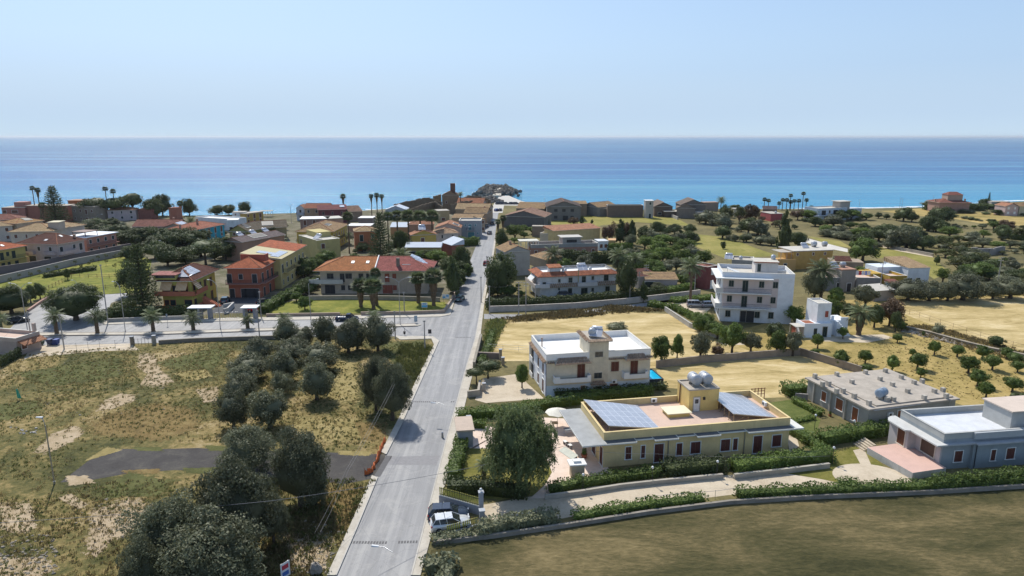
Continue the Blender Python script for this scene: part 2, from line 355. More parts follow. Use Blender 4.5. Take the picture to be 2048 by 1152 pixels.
def polywall(name, label, pts, h, t=.25, mat=None, cap=True, z0=0, group=None, closed=False):
    g = [G(p) for p in pts]; m = MB(); mt = mat or M_WALLC
    off = g[0].copy(); n = len(g)
    for i in range(n-1):
        d = (g[i+1]-g[i]); l = d.length
        if l < .01: continue
        d /= l; nn = (-d.y, d.x); o = g[i]-off; t0 = -t/2 if i else 0
        m.fbox(((o.x, o.y), (d.x, d.y), nn), t0, l, -t/2-.002*i, t/2+.002*i, -.3, h-.002*i)
        if cap: m.fbox(((o.x, o.y), (d.x, d.y), nn), t0, l, -t/2-.04, t/2+.04, h+.001*i, h+.07+.001*i)
    o = m.build(name, mt); o.location = (off.x, off.y, z0); return tag(o, label, 'wall', group)
def railfence(name, label, pts, h=1.1, step=2.2, mat=None, rails=(.45, .95), r=.05, group=None, mesh=False):
    g = [G(p) for p in pts]; root = empty(name, g[0], 0, label, 'gate' if 'gate' in name else 'fence', group); mt = mat or M_BRNS; off = g[0]; rm = MB(); k = MB()
    for i in range(len(g)-1):
        d = g[i+1]-g[i]; n = max(1, round(d.length/step))
        for z in rails: rm.tube([g[i]-off+Vector((0,0,z)), g[i+1]-off+Vector((0,0,z))], r*.8, 5)
        for j in range(n + (i == len(g)-2)):
            p = g[i] + d*j/n - off; k.tube([p-Vector((0,0,.2)), p+Vector((0,0,h))], r, 6)
    k.build('posts', mt, root); rm.build('rails', mt, root); return root
# ---------------- foliage ----------------
def quads(name, Cn, T, B, mat, extra=None):
    n = len(Cn); v = np.empty((n, 4, 3)); v[:, 0] = Cn + T; v[:, 1] = Cn + B; v[:, 2] = Cn - T; v[:, 3] = Cn - B
    v = v.reshape(-1, 3); f = np.arange(4*n); nv = 4*n; starts = np.arange(0, 4*n, 4); tot = np.full(n, 4)
    if extra is not None:
        ev, ef = extra; ef = np.array(ef); v = np.vstack([v, ev]); f = np.concatenate([f, (ef + nv).ravel()])
        starts = np.concatenate([starts, 4*n + np.arange(0, ef.size, ef.shape[1])]); tot = np.concatenate([tot, np.full(len(ef), ef.shape[1])])
    me = bpy.data.meshes.new(name); me.vertices.add(len(v)); me.vertices.foreach_set('co', v.ravel())
    me.loops.add(len(f)); me.loops.foreach_set('vertex_index', f.astype(np.int32))
    me.polygons.add(len(starts)); me.polygons.foreach_set('loop_start', starts.astype(np.int32)); me.polygons.foreach_set('loop_total', tot.astype(np.int32))
    me.materials.append(mat); me.update(calc_edges=True); me.validate(); return me
def unit(rng, n): x = rng.normal(size=(n, 3)); return x / np.linalg.norm(x, axis=1, keepdims=True)
def leaves(rng, Cn, Nr, size, asp=.5):
    n = len(Cn); Nr = Nr + .9*unit(rng, n); Nr /= np.linalg.norm(Nr, axis=1, keepdims=True)
    t = np.cross(Nr, unit(rng, n)); t /= np.linalg.norm(t, axis=1, keepdims=True); b = np.cross(Nr, t)
    s = size * rng.uniform(.6, 1.4, (n, 1)); return t*s, b*s*asp
def blob(rng, c0, R, k=10, j=.18):
    vs, fs = [], []; a, b = k, k//2+1
    for i in range(b+1):
        ph = math.pi*i/b
        for q in range(a):
            th = 2*math.pi*q/a; r = 1+rng.uniform(-j, j)
            vs.append((c0[0]+R[0]*r*math.sin(ph)*math.cos(th), c0[1]+R[1]*r*math.sin(ph)*math.sin(th), c0[2]+R[2]*r*math.cos(ph)))
    for i in range(b):
        for q in range(a): fs.append((i*a+q, i*a+(q+1) % a, (i+1)*a+(q+1) % a, (i+1)*a+q))
    return np.array(vs), fs
def crown(seed, mat, nl=5000, nc=38, R=(.5, .5, .42), c0=(0, 0, .56), cr=.3, size=.026, shape='round', core=.62, asp=.5, low=-.75):
    rng = np.random.default_rng(seed); R = np.array(R); c0 = np.array(c0)
    d = unit(rng, nc); d[:, 2] = np.where(d[:, 2] < low, -d[:, 2], d[:, 2])
    rad = rng.uniform(.35, 1, (nc, 1))**.6; ctr = d*rad*R*(1-cr*.75)*rng.uniform(.86, 1.16, (nc, 1))
    if shape == 'cone': ctr[:, :2] *= (1 - .8*np.clip((ctr[:, 2:]/R[2]+1)/2, 0, 1))*1.25
    if shape == 'umb': ctr[:, 2] = np.abs(ctr[:, 2])*.9 - .25*R[2]
    crr = cr*rng.uniform(.65, 1.25, nc)
    if shape == 'cone': crr *= .75
    idx = rng.integers(0, nc, nl); u = unit(rng, nl); rr = rng.uniform(.3, 1, (nl, 1))**.4
    rr *= 1 + .25*np.maximum(0, rng.normal(size=(nl, 1)))*.6
    P = ctr[idx] + u*rr*crr[idx][:, None]*R; keep = P[:, 2] > -R[2]*1.0; P, u = P[keep], u[keep]
    T, B = leaves(rng, P, u, size, asp)
    ex = blob(rng, c0 + (0, 0, -.02 if shape != 'umb' else .02), R*core*(1 if shape != 'umb' else .8)) if core else None
    if shape == 'cone' and ex: ex[0][:, :2] *= (1 - .8*np.clip(((ex[0][:, 2]-c0[2])/R[2]+1)/2, 0, 1))[:, None]*1.2
    return quads('crown', P + c0, T, B, mat, ex)
def trunkmesh(seed, r=.045, h=.5, limbs=4, spread=.25, mat=None, z1=.2):
    rr = random.Random(seed); m = MB(); m.tube([(0,0,-.03), (rr.uniform(-.01,.01), 0, z1*.5), (0, 0, z1)], [r*1.35, r, r*.9], 7, cap=False)
    for i in range(limbs):
        a = 2*math.pi*(i+rr.random()*.5)/limbs; s = spread*rr.uniform(.7, 1.1)
        m.tube([(0,0,z1*.9), (math.cos(a)*s*.45, math.sin(a)*s*.45, z1+(h-z1)*.5), (math.cos(a)*s, math.sin(a)*s, h)], [r*.7, r*.45, r*.2], 5, cap=False)
    me = bpy.data.meshes.new('trunk'); me.from_pydata([tuple(v) for v in m.v], [], m.f); me.materials.append(mat or M_BARK)
    me.polygons.foreach_set('use_smooth', [True]*len(m.f)); return me
LM = dict(olive=leafmat('olive_leaves', (.068,.076,.038), (.185,.195,.115), .25), dark=leafmat('dark_leaves', (.04,.058,.02), (.11,.14,.05), .25),
          green=leafmat('green_leaves', (.045,.075,.016), (.15,.21,.05), .3), lime=leafmat('pale_green_leaves', (.06,.1,.02), (.17,.23,.05), .35),
          pine=leafmat('pine_needles', (.042,.058,.022), (.11,.135,.05), .25), palm=leafmat('palm_fronds', (.05,.07,.03), (.16,.19,.085), .25),
          brown=leafmat('dry_brown_leaves', (.08,.045,.025), (.18,.12,.07), .2), almond=leafmat('almond_leaves', (.06,.075,.025), (.14,.15,.05), .3),
          skirt=leafmat('dead_fronds', (.1,.06,.03), (.24,.16,.09), .1), pepper=leafmat('weeping_leaves', (.06,.085,.03), (.19,.23,.1), .35), grey=leafmat('grey_green_leaves', (.09,.1,.055), (.21,.22,.13), .28))
PROTO = {}
def proto(k):
    if k in PROTO: return PROTO[k]
    n = 3; L_ = []
    for s in range(n):
        S = s*17 + sum(map(ord, k))
        if k == 'nearolive': cm = crown(S, LM['olive'], 30000, 80, (.53,.53,.5), (0,0,.5), .23, .0135, core=.6); tm = trunkmesh(S)
        elif k == 'olive': cm = crown(S, LM['olive'], 10000, 55, (.54,.54,.5), (0,0,.5), .26, .02); tm = trunkmesh(S)
        elif k == 'farolive': cm = crown(S, LM['olive'], 2600, 24, (.5,.5,.48), (0,0,.5), .33, .034); tm = trunkmesh(S)
        elif k == 'greyolive': cm = crown(S, LM['grey'], 6500, 36, (.52,.52,.45), (0,0,.55), .26, .024, core=.6); tm = trunkmesh(S)
        elif k == 'round': cm = crown(S, LM['dark'], 7000, 45, (.5,.5,.46), (0,0,.52), .26, .024); tm = trunkmesh(S)
        elif k == 'biground': cm = crown(S, LM['dark'], 24000, 70, (.52,.52,.46), (0,0,.53), .22, .014, core=.75); tm = trunkmesh(S)
        elif k == 'green': cm = crown(S, LM['green'], 6500, 36, (.53,.53,.46), (0,0,.55), .26, .027, core=.6); tm = trunkmesh(S)
        elif k == 'citrus': cm = crown(S, LM['green'], 5200, 34, (.52,.52,.44), (0,0,.57), .26, .03, core=.65); tm = trunkmesh(S, .05, .6, 4, .22, z1=.3)
        elif k == 'lime': cm = crown(S, LM['lime'], 4000, 28, (.5,.5,.4), (0,0,.58), .3, .03, core=.5); tm = trunkmesh(S)
        elif k == 'almond': cm = crown(S, LM['almond'], 2200, 22, (.5,.5,.36), (0,0,.62), .3, .036, core=0); tm = trunkmesh(S)
        elif k == 'pine': cm = crown(S, LM['pine'], 5500, 36, (.55,.55,.36), (0,0,.66), .28, .026, 'umb', core=.7); tm = trunkmesh(S, .03, .72, 5, .3, z1=.45)
        elif k == 'fullpine': cm = crown(S, LM['pine'], 6500, 40, (.55,.55,.5), (0,0,.5), .25, .024); tm = trunkmesh(S, .035)
        elif k == 'cypress': cm = crown(S, LM['dark'], 4000, 40, (.5,.5,.5), (0,0,.5), .24, .028, 'cone', low=-2); tm = trunkmesh(S, .04)
        elif k == 'brown': cm = crown(S, LM['brown'], 4200, 30, (.5,.5,.46), (0,0,.5), .26, .028, core=.45); tm = trunkmesh(S, .03)
        elif k == 'bush': cm = crown(S, LM['green'], 3000, 26, (.5,.5,.5), (0,0,.45), .3, .034, core=.7); tm = trunkmesh(S, .04)
        elif k == 'darkbush': cm = crown(S, LM['dark'], 3000, 26, (.5,.5,.5), (0,0,.45), .3, .034, core=.7); tm = trunkmesh(S, .04)
        elif k == 'greybush': cm = crown(S, LM['grey'], 4500, 26, (.5,.5,.5), (0,0,.42), .3, .026, core=.6); tm = trunkmesh(S, .03)
        elif k == 'sapling': cm = crown(S, LM['almond'], 260, 10, (.5,.5,.3), (0,0,.68), .35, .05, core=0); tm = trunkmesh(S, .02, .8, 3, .2, z1=.4)
        elif k == 'pepper':
            rng = np.random.default_rng(S); ns = 4200; nl = 16
            d = unit(rng, ns); d[:, 2] = np.where(d[:, 2] < -.55, -d[:, 2], d[:, 2]); r = rng.uniform(.6, 1, (ns, 1)); cc_ = unit(rng, 60); cc_[:, 2] = np.where(cc_[:, 2] < -.5, -cc_[:, 2], cc_[:, 2]); st = (cc_*rng.uniform(.5, .84, (60, 1)))[rng.integers(0, 60, ns)]*np.array([.5,.5,.46]) + unit(rng, ns)*r*.15 + (0,0,.5); ln = rng.uniform(.04, .14, ns)*(.35+np.linalg.norm(d[:, :2], axis=1))
            tt = rng.uniform(0, 1, (ns, nl)); P = st[:, None, :] + np.stack([d[:, None, 0]*.05*tt, d[:, None, 1]*.05*tt, -ln[:, None]*tt], 2) + rng.normal(size=(ns, nl, 3))*.007
            P = P.reshape(-1, 3); P = P[P[:, 2] > .03]; T, B = leaves(rng, P, np.repeat(d, nl, 0)[:len(P)], .012, .45)
            cm = quads('crown', P, T, B, LM['pepper'], blob(rng, (0,0,.5), (.31,.31,.3))); tm = trunkmesh(S, .035)
        elif k == 'araucaria':
            rng = np.random.default_rng(S); Ps, Ns = [], []
            for t in range(17):
                z = .1 + .88*t/17; rr = .5*(1-(z-.1)/.92)**.75 + .02; nb = 9
                for q in range(nb):
                    a = 2*math.pi*(q+rng.random()*.6)/nb; n_ = int(60*rr/.5)+12; u = rng.uniform(.1, 1, n_)
                    ww = .035*(1.1-u)+.012
                    x = u*rr; y = rng.normal(size=n_)*ww; zz = z + .05*u**2 - .015 + rng.normal(size=n_)*.008
                    Ps.append(np.stack([x*math.cos(a)-y*math.sin(a), x*math.sin(a)+y*math.cos(a), zz], 1))
            P = np.vstack(Ps); T, B = leaves(rng, P, np.tile([0, 0, 1.], (len(P), 1)), .017, .6); cm = quads('crown', P, T, B, LM['pine'])
            m = MB(); m.tube([(0,0,-.02), (0,0,.5), (0,0,1)], [.03, .02, .004], 7)
            tm = bpy.data.meshes.new('trunk'); tm.from_pydata(m.v, [], m.f); tm.materials.append(M_BARK)
        L_.append((cm, tm))
    PROTO[k] = L_; return L_
NAMES = dict(nearolive='olive_tree', olive='olive_tree', farolive='olive_tree', greyolive='olive_tree', round='broadleaf_tree', biground='broadleaf_tree', green='broadleaf_tree', citrus='citrus_tree', lime='broadleaf_tree', almond='almond_tree', pine='stone_pine', fullpine='pine_tree', cypress='cypress_tree', brown='dry_shrub', bush='shrub', darkbush='shrub', greybush='shrub', sapling='sapling', pepper='weeping_tree', araucaria='araucaria_tree')
CNT = {}
def tree(k, bx, by, top, wpx, label, group=None, dep=1.0):
    cm, tm = proto(k)[CNT.setdefault(k, 0) % 3]; CNT[k] += 1
    h = HT((bx, by), top); w = wpx * MPX((bx, by)); g = G((bx, by)); rr = random.random()*6.28
    nm = NAMES[k]; cat = 'shrub' if 'shrub' in nm else ('sapling' if nm == 'sapling' else 'tree')
    root = empty(nm, g, rr, label, cat, group); a = link('crown', cm, root); b = link('trunk', tm, root)
    a.scale = b.scale = (w, w*dep, h); return root
def treem(k, x, y, h, w, label, group=None):
    cm, tm = proto(k)[CNT.setdefault(k, 0) % 3]; CNT[k] += 1; nm = NAMES[k]
    root = empty(nm, (x, y, 0), random.random()*6.28, label, 'shrub' if 'shrub' in nm else 'tree', group)
    a = link('crown', cm, root); b = link('trunk', tm, root); a.scale = b.scale = (w, w, h); return root
# palms: crown mesh of unit radius, trunk mesh of unit height and radius
def palm_crown(kind, seed):
    rng = np.random.default_rng(seed); C_, T_, B_ = [], [], []
    nf = 46 if kind == 'date' else 52
    for i in range(nf):
        a = i*2.399 + rng.uniform(-.2, .2); el = (1.3 - 1.75*(i/nf)) + rng.uniform(-.1, .1); Lf = rng.uniform(.85, 1.1)
        p = np.zeros(3); dirv = np.array([math.cos(a)*math.cos(el), math.sin(a)*math.cos(el), math.sin(el)]); side = np.array([-math.sin(a), math.cos(a), 0]); seg = 13; st = Lf/seg
        pts = []
        for s in range(seg):
            pts.append((p.copy(), dirv.copy())); p = p + dirv*st; dirv = dirv + np.array([0, 0, -.11 if kind == 'date' else -.08]); dirv /= np.linalg.norm(dirv)
        if kind == 'date':
            for s, (q, dv) in enumerate(pts):
                C_.append(q + dv*st/2); T_.append(dv*st*.55); B_.append(side*.012)
                if s > 1:
                    ll = .2*math.sin(math.pi*(s+1)/(seg+1.5))+.04
                    for sg in (-1, 1):
                        for e in (0, .5):
                            ld = side*sg*.8 + dv*.55 - np.array([0, 0, .3]); ld /= np.linalg.norm(ld)
                            C_.append(q + dv*st*e + ld*ll/2); T_.append(ld*ll/2); B_.append(dv*.016)
        else:
            for s in range(5): q, dv = pts[s]; C_.append(q + dv*st/2); T_.append(dv*st*.6); B_.append(side*.012)
            q, dv = pts[5]
            for e in np.linspace(-1.15, 1.15, 11):
                up = np.cross(side, dv); ld = dv*math.cos(e) + side*math.sin(e) - np.array([0, 0, .12+.2*abs(e)]); ld /= np.linalg.norm(ld); ll = .5*Lf
                C_.append(q + ld*ll/2); T_.append(ld*ll/2); B_.append(np.cross(ld, up)*.045)
    return quads('crown', np.array(C_), np.array(T_), np.array(B_), LM['palm'], blob(rng, (0,0,.02), (.12,.12,.14)))
def skirt(seed):
    rng = np.random.default_rng(seed); n = 900; a = rng.uniform(0, 6.28, n); z = rng.uniform(-1.5, -.02, n); r = (.16 + .2*(1+z/1.5))*rng.uniform(.7, 1.1, n)
    P = np.stack([r*np.cos(a), r*np.sin(a), z], 1); T = np.stack([.04*np.cos(a), .04*np.sin(a), -.16+0*a], 1); B = np.stack([-np.sin(a)*.035, np.cos(a)*.035, 0*a], 1)
    return quads('dead_fronds', P, T, B, LM['skirt'])
def palm_trunk():
    m = MB(); pts, rs = [], []
    for i in range(15): pts.append((0, 0, -.02+i*1.04/14)); rs.append((1.25 if i == 0 else 1.0 - .25*i/14)*(1.08 if i % 2 else .94))
    m.tube(pts, rs, 9); me = bpy.data.meshes.new('trunk'); me.from_pydata([tuple(v) for v in m.v], [], m.f); me.materials.append(M_PBARK); return me
PC = {('date', s): palm_crown('date', s) for s in (1, 2)}; PC.update({('fan', s): palm_crown('fan', s) for s in (3, 4)})
PT = palm_trunk(); SK = skirt(3)
def palm(kind, bx, by, top, wpx, label, group=None, tr=.3, sk=False):
    b = (bx, by); h = HT(b, top); w = wpx*MPX(b)/2*1.25; root = empty('palm_tree', G(b), random.random()*6.28, label, 'palm tree', group)
    CNT['p'] = CNT.get('p', 0)+1; cr = link('crown', PC[(kind, (1 if kind == 'date' else 3) + CNT['p'] % 2)], root); th = max(.6, h - w*.62)
    cr.location.z = th; cr.scale = (w, w, w*.9); t = link('trunk', PT, root); t.scale = (tr, tr, th)
    if sk: s = link('dead_fronds', SK, root); s.location.z = th; s.scale = (w*.95, w*.95, min(w*1.0, th*.5))
    return root
def hedge(label, pts, h, t, mat='green', name='hedge', cat='hedge', dens=42, size=.13, group=None, z0=0, pxpts=True):
    g = [G(p) for p in pts] if pxpts else [Vector(p) for p in pts]; off = g[0].copy(); rng = np.random.default_rng(int(abs(off.x*31+off.y*17))+3); P, Nn = [], []; m = MB()
    for i in range(len(g)-1):
        d = g[i+1]-g[i]; l = d.length; d /= l; n = Vector((-d.y, d.x, 0)); A = l*(t+2*h); k = int(A*dens)
        u = rng.uniform(-t*.3, l+t*.3, k); s = rng.uniform(-h, h+t, k)
        lump = 1 + .22*np.sin(u*1.7+i) + .1*np.sin(u*4.1) * np.sin(u*.63+2) + .1*rng.normal(size=k)*.6
        side = np.where(s < 0, -t/2, np.where(s > t, t/2, s-t/2)); z = np.where(s < 0, -s, np.where(s > t, s-t, h)); z = h - np.where((s >= 0) & (s <= t), 0, z)
        z = np.abs(z); side = side*lump; z = z*(.86+.12*lump+.1*np.sin(u*.9+off.x)*np.sin(u*2.3)) + rng.normal(size=k)*.05
        o = g[i]-off; P.append(np.stack([o.x + d.x*u + n.x*side, o.y + d.y*u + n.y*side, z], 1))
        nz = np.where((s >= 0) & (s <= t), 1., .2); ns = np.where(s < 0, -1., np.where(s > t, 1., 0)); Nn.append(np.stack([n.x*ns, n.y*ns, nz], 1))
        e = .13; q = [(o.x+d.x*a+n.x*b, o.y+d.y*a+n.y*b) for a, b in ((0, -t/2+e), (l, -t/2+e), (l, t/2-e), (0, t/2-e))]
        m.prism(q, -.1, h*.8-e-.02-.01*(i % 3))
    P, Nn = np.vstack(P), np.vstack(Nn); T, B = leaves(rng, P, Nn, size, .6)
    tris = []; 
    for f in m.f:
        for j in range(1, len(f)-1): tris.append((f[0], f[j], f[j+1]))
    ex = (np.array(m.v), [tuple(t_) for t_ in tris])
    o = link(name, quads(name, P, T, B, LM[mat], ex)); o.location = (off.x, off.y, z0); return tag(o, label, cat, group)
# ---------------- setting: land, sea, roads ----------------
def sheet(name, pts, z, mat, kind='structure', label=None, world=False):
    m = MB(); m.poly([(p[0], p[1], z) for p in pts] if world else [(G(p).x, G(p).y, z) for p in pts]); o = m.build(name, mat); o['kind'] = kind
    if label: o['label'] = label
    me = o.data
    if me.polygons[0].normal.z < 0: me.flip_normals()
    return o
def patch(name, pts, z, mat, inner=.4):                 # a worn patch: weight 1 inside, 0 at its rim
    g = [G(p) for p in pts]; cx = sum((p for p in g), Vector())/len(g); m = MB(); n = len(g)
    vs = [(p.x, p.y, z) for p in g] + [(cx.x+(p.x-cx.x)*inner, cx.y+(p.y-cx.y)*inner, z) for p in g] + [(cx.x, cx.y, z)]
    fs = [(i, (i+1) % n, n+(i+1) % n, n+i) for i in range(n)] + [(n+i, n+(i+1) % n, 2*n) for i in range(n)]
    m.faces(vs, fs); o = m.build(name, mat); o['kind'] = 'structure'
    at = o.data.attributes.new('weight', 'FLOAT', 'POINT'); at.data.foreach_set('value', [0.0]*n + [.5]*n + [.6])
    if o.data.polygons[0].normal.z < 0: o.data.flip_normals()
    return o
shore = [G(p) for p in ((-250,436),(0,432),(200,431),(400,431),(560,427),(700,423),(800,416),(900,410),(960,404),(1010,407),(1100,418),(1200,420),(1400,418),(1600,418),(1700,417),(1790,416),(1870,414),(1960,408),(2060,402),(2300,394))]
S_GR = ground('ground_soil', [(.3,(.07,.075,.03)),(.45,(.14,.12,.055)),(.58,(.2,.17,.075)),(.75,(.3,.24,.13))], .06, .5, .9)
land = [(-2500,-60),(2500,-60),(2500, shore[-1].y+260)] + [(p.x, p.y) for p in reversed(shore)] + [(-2500, shore[0].y-40)]
m = MB(); m.prism(land, -3.5, 0); o = m.build('ground', S_GR); o['kind'] = 'structure'
# beach strip, a sloping sand face in front of the land edge
m = MB()
for i in range(len(shore)-1):
    a, b = shore[i], shore[i+1]; m.poly([(a.x, a.y-1, .02), (a.x, a.y+9, -2.2), (b.x, b.y+9, -2.2), (b.x, b.y-1, .02)][::-1])
o = m.build('beach', ground('beach_sand', [(.3,(.3,.25,.17)),(.7,(.5,.43,.32))], .1, .2)); o['kind'] = 'structure'
# sea
mt, nt, b = _m('sea_water'); p = geo(nt); sx = nt.nodes.new('ShaderNodeSeparateXYZ'); L(nt, p, sx.inputs[0])
big = noise(nt, 1, 5, .6, scaled(nt, p, (.0016, .009, .01)), .5)
off = N(nt, 'ShaderNodeMath', operation='MULTIPLY_ADD'); L(nt, sx.outputs[0], off.inputs[0]); off.inputs[1].default_value = -.13; L(nt, sx.outputs[1], off.inputs[2])
of2 = N(nt, 'ShaderNodeMath', operation='MULTIPLY_ADD'); L(nt, big, of2.inputs[0]); of2.inputs[1].default_value = 260; L(nt, off.outputs[0], of2.inputs[2])
mr = N(nt, 'ShaderNodeMapRange', i_1=400., i_2=3400.); L(nt, of2.outputs[0], mr.inputs[0])
depthc = ramp(nt, mr.outputs[0], [(0,(.09,.38,.5)),(.05,(.025,.24,.42)),(.16,(.005,.11,.3)),(.4,(.004,.07,.22)),(1,(.008,.09,.22))])
st = noise(nt, 1, 4, .6, scaled(nt, p, (.0009, .014, .01)), 1.0)
L(nt, mix(nt, ramp(nt, st, [(.5,(0,0,0)),(.66,(.8,.8,.8))]), depthc, (.09,.3,.42)), b.inputs['Base Color'])
b.inputs['Roughness'].default_value = .22; b.inputs['IOR'].default_value = 1.33; b.inputs['Specular IOR Level'].default_value = .22
wv = noise(nt, 1, 5, .65, scaled(nt, p, (.05, .3, .2)), .4); w2 = noise(nt, 1, 3, .6, scaled(nt, p, (.5, 1.1, 1)))
ad = N(nt, 'ShaderNodeMath', operation='MULTIPLY_ADD'); L(nt, w2, ad.inputs[0]); ad.inputs[1].default_value = .35; L(nt, wv, ad.inputs[2]); ad0 = ad; sw = noise(nt, 1, 4, .65, scaled(nt, p, (.006, .16, .1)), .3); ad = N(nt, 'ShaderNodeMath', operation='MULTIPLY_ADD'); L(nt, sw, ad.inputs[0]); ad.inputs[1].default_value = 1.6; L(nt, ad0.outputs[0], ad.inputs[2])
bump(nt, b, ad.outputs[0], .9, 1.3)
SEA = sheet('sea', [(-60000, 150), (60000, 150), (60000, 90000), (-60000, 90000)], -1.6, mt, world=True)
# foam lines on the shore
FO, nt, b = _m('foam'); b.inputs['Base Color'].default_value = (.85,.87,.88,1); b.inputs['Roughness'].default_value = .9
nn = noise(nt, 1, 6, .7, scaled(nt, geo(nt), (.05,.35,1)), .3); at = N(nt, 'ShaderNodeAttribute', attribute_name='weight')
ad = N(nt, 'ShaderNodeMath', operation='ADD'); L(nt, nn, ad.inputs[0]); L(nt, at.outputs['Fac'], ad.inputs[1]); g = N(nt, 'ShaderNodeMath', operation='GREATER_THAN'); L(nt, ad.outputs[0], g.inputs[0]); g.inputs[1].default_value = 1.1; L(nt, g.outputs[0], b.inputs['Alpha'])
m = MB(); wts = []
def foam(i0, i1, d0, d1):
    for i in range(i0, i1):
        a, b_ = shore[i], shore[i+1]; dm = (d0+d1)/2; base = len(m.v)
        m.faces([(a.x,a.y+d0,-1.55),(b_.x,b_.y+d0,-1.55),(b_.x,b_.y+dm,-1.55),(a.x,a.y+dm,-1.55),(b_.x,b_.y+d1,-1.55),(a.x,a.y+d1,-1.55)], [(0,1,2,3),(3,2,4,5)]); wts.extend([.3,.3,.62,.62,.2,.2])
foam(0, 6, 4, 14); foam(10, 14, 5, 16); foam(13, 19, 6, 30);  foam(4, 8, 14, 26)
o = m.build('sea_foam', FO); o['kind'] = 'stuff'; o.data.attributes.new('weight', 'FLOAT', 'POINT').data.foreach_set('value', wts)

GM_ROUGH = ground('rough_grass', [(.33,(.04,.042,.017)),(.42,(.085,.085,.03)),(.49,(.15,.13,.048)),(.56,(.27,.205,.085)),(.66,(.42,.33,.19))], .07, 1.0, 1.1)
GM_STRAW = ground('straw_stubble', [(.33,(.24,.19,.075)),(.42,(.38,.29,.125)),(.52,(.5,.385,.185)),(.64,(.64,.52,.3))], .12, .7, .8, stretch=(.5,1.6,1))
GM_ORCH = ground('dry_orchard_grass', [(.3,(.13,.12,.035)),(.43,(.27,.21,.07)),(.55,(.4,.3,.115)),(.8,(.5,.38,.18))], .07, .8, .8)
GM_BROWN = ground('brown_fallow', [(.35,(.045,.045,.018)),(.44,(.08,.073,.03)),(.52,(.12,.1,.045)),(.6,(.19,.15,.07)),(.7,(.28,.22,.11))], .09, 1.0, 1.6, stretch=(.6,1.5,1))
GM_LAWN = ground('meadow_grass', [(.3,(.07,.1,.018)),(.5,(.18,.19,.035)),(.7,(.32,.28,.07))], .16, .6, .9)
GM_GRN = ground('lawn_grass', [(.3,(.06,.085,.02)),(.5,(.11,.13,.035)),(.75,(.2,.2,.07))], .3, .5, 1.5)
GM_HILL = ground('hill_grass', [(.3,(.12,.13,.03)),(.5,(.24,.22,.06)),(.7,(.36,.3,.11))], .05, .6, .5)
GM_GARD = ground('garden_lawn', [(.3,(.08,.09,.02)),(.5,(.17,.16,.04)),(.75,(.3,.25,.09))], .3, .6, 1.6)
GM_PAVE = ground('beige_paving', [(.3,(.38,.31,.22)),(.5,(.52,.44,.33)),(.75,(.64,.55,.43))], .25, .3, 3)
GM_PINK = ground('pink_paving', [(.3,(.55,.43,.35)),(.5,(.68,.55,.46)),(.75,(.74,.63,.54))], .4, .2, 3)
GM_DIRT = ground('bare_dirt', [(.3,(.26,.2,.11)),(.5,(.4,.31,.2)),(.75,(.54,.44,.32))], .3, .6, 1.5, edge=True)
GM_OCH = ground('ochre_grass', [(.3,(.11,.082,.032)),(.5,(.2,.14,.055)),(.75,(.3,.23,.1))], .3, .8, 1.5, edge=True)
GM_GPT = ground('green_weeds_patch', [(.3,(.055,.06,.022)),(.5,(.105,.11,.038)),(.75,(.19,.18,.07))], .3, .8, 1.5, edge=True)
GM_YPT = ground('yellow_grass_patch', [(.3,(.18,.15,.055)),(.5,(.3,.24,.1)),(.75,(.42,.34,.17))], .3, .8, 1.5, edge=True)
# field beside the road, in the left foreground
sheet('rough_field', [(-1500,700),(40,712),(120,704),(262,690),(330,688),(520,678),(560,676),(790,678),(860,680),(868,690),(752,960),(660,1160),(520,1500),(-2500,1500)], .004, GM_ROUGH)
sheet('brown_field', [(862,1100),(980,1075),(1180,1040),(1460,1000),(2060,965),(2600,930),(3600,1400),(700,1500),(846,1160)], .004, GM_BROWN)
sheet('stubble_field', [(968,722),(975,650),(985,642),(1100,636),(1250,624),(1340,628),(1425,672),(1500,700),(1640,690),(1640,716),(1530,724),(1340,738),(1240,732),(1060,722)], .004, GM_STRAW)
sheet('orchard_ground', [(1425,672),(1560,640),(1690,600),(1800,596),(2200,560),(2600,700),(2300,830),(1930,812),(1720,748),(1640,716),(1500,702)], .008, GM_ORCH)
sheet('walled_plot', [(1312,740),(1600,711),(1722,748),(1640,792),(1530,796),(1330,775)], .012, GM_STRAW)
sheet('straw_field', [(1795,603),(2060,592),(2500,580),(2500,760),(2060,706),(1960,680),(1850,645),(1800,625)], .012, GM_STRAW)
sheet('hill_meadow', cs('C4',(-250,380),(0,405),(130,440),(260,490),(380,530),(250,540),(60,560),(-160,470)), .004, GM_HILL)
sheet('far_meadow', cs('F5',(320,345),(690,262),(1480,255),(1720,320),(1850,390),(1250,345),(880,380),(780,420),(330,390)), .004, GM_HILL)
sheet('slope_meadow', cs('F7',(355,620),(600,650),(930,720),(1100,880),(940,940),(880,900),(700,740),(360,730)), .004, GM_HILL)
sheet('slope_meadow', cs('F7',(-160,540),(0,560),(90,610),(200,640),(-120,600),(-330,510)), .004, GM_HILL)
sheet('coast_field', cs('F7',(400,262),(840,232),(1300,270),(2400,330),(2400,420),(1500,400),(1150,340),(700,300)), .004, GM_ORCH)
sheet('meadow', [(533,628),(566,606),(620,596),(740,600),(890,604),(893,615),(888,626)], .012, GM_LAWN)
sheet('park_lawn', cs('C1',(-300,900),(-300,700),(0,692),(400,620),(880,520),(1000,560),(960,770),(640,790),(330,790),(150,850)), .008, GM_LAWN)
sheet('town_ground', [(-900,560),(-400,470),(0,445),(400,435),(900,415),(985,420),(975,470),(950,520),(915,600),(890,600),(740,585),(560,620),(400,632),(215,610),(255,585),(260,510)], .004, ground('town_yards', [(.3,(.06,.07,.03)),(.48,(.13,.12,.07)),(.62,(.24,.21,.16)),(.8,(.34,.3,.24))], .12, .3))
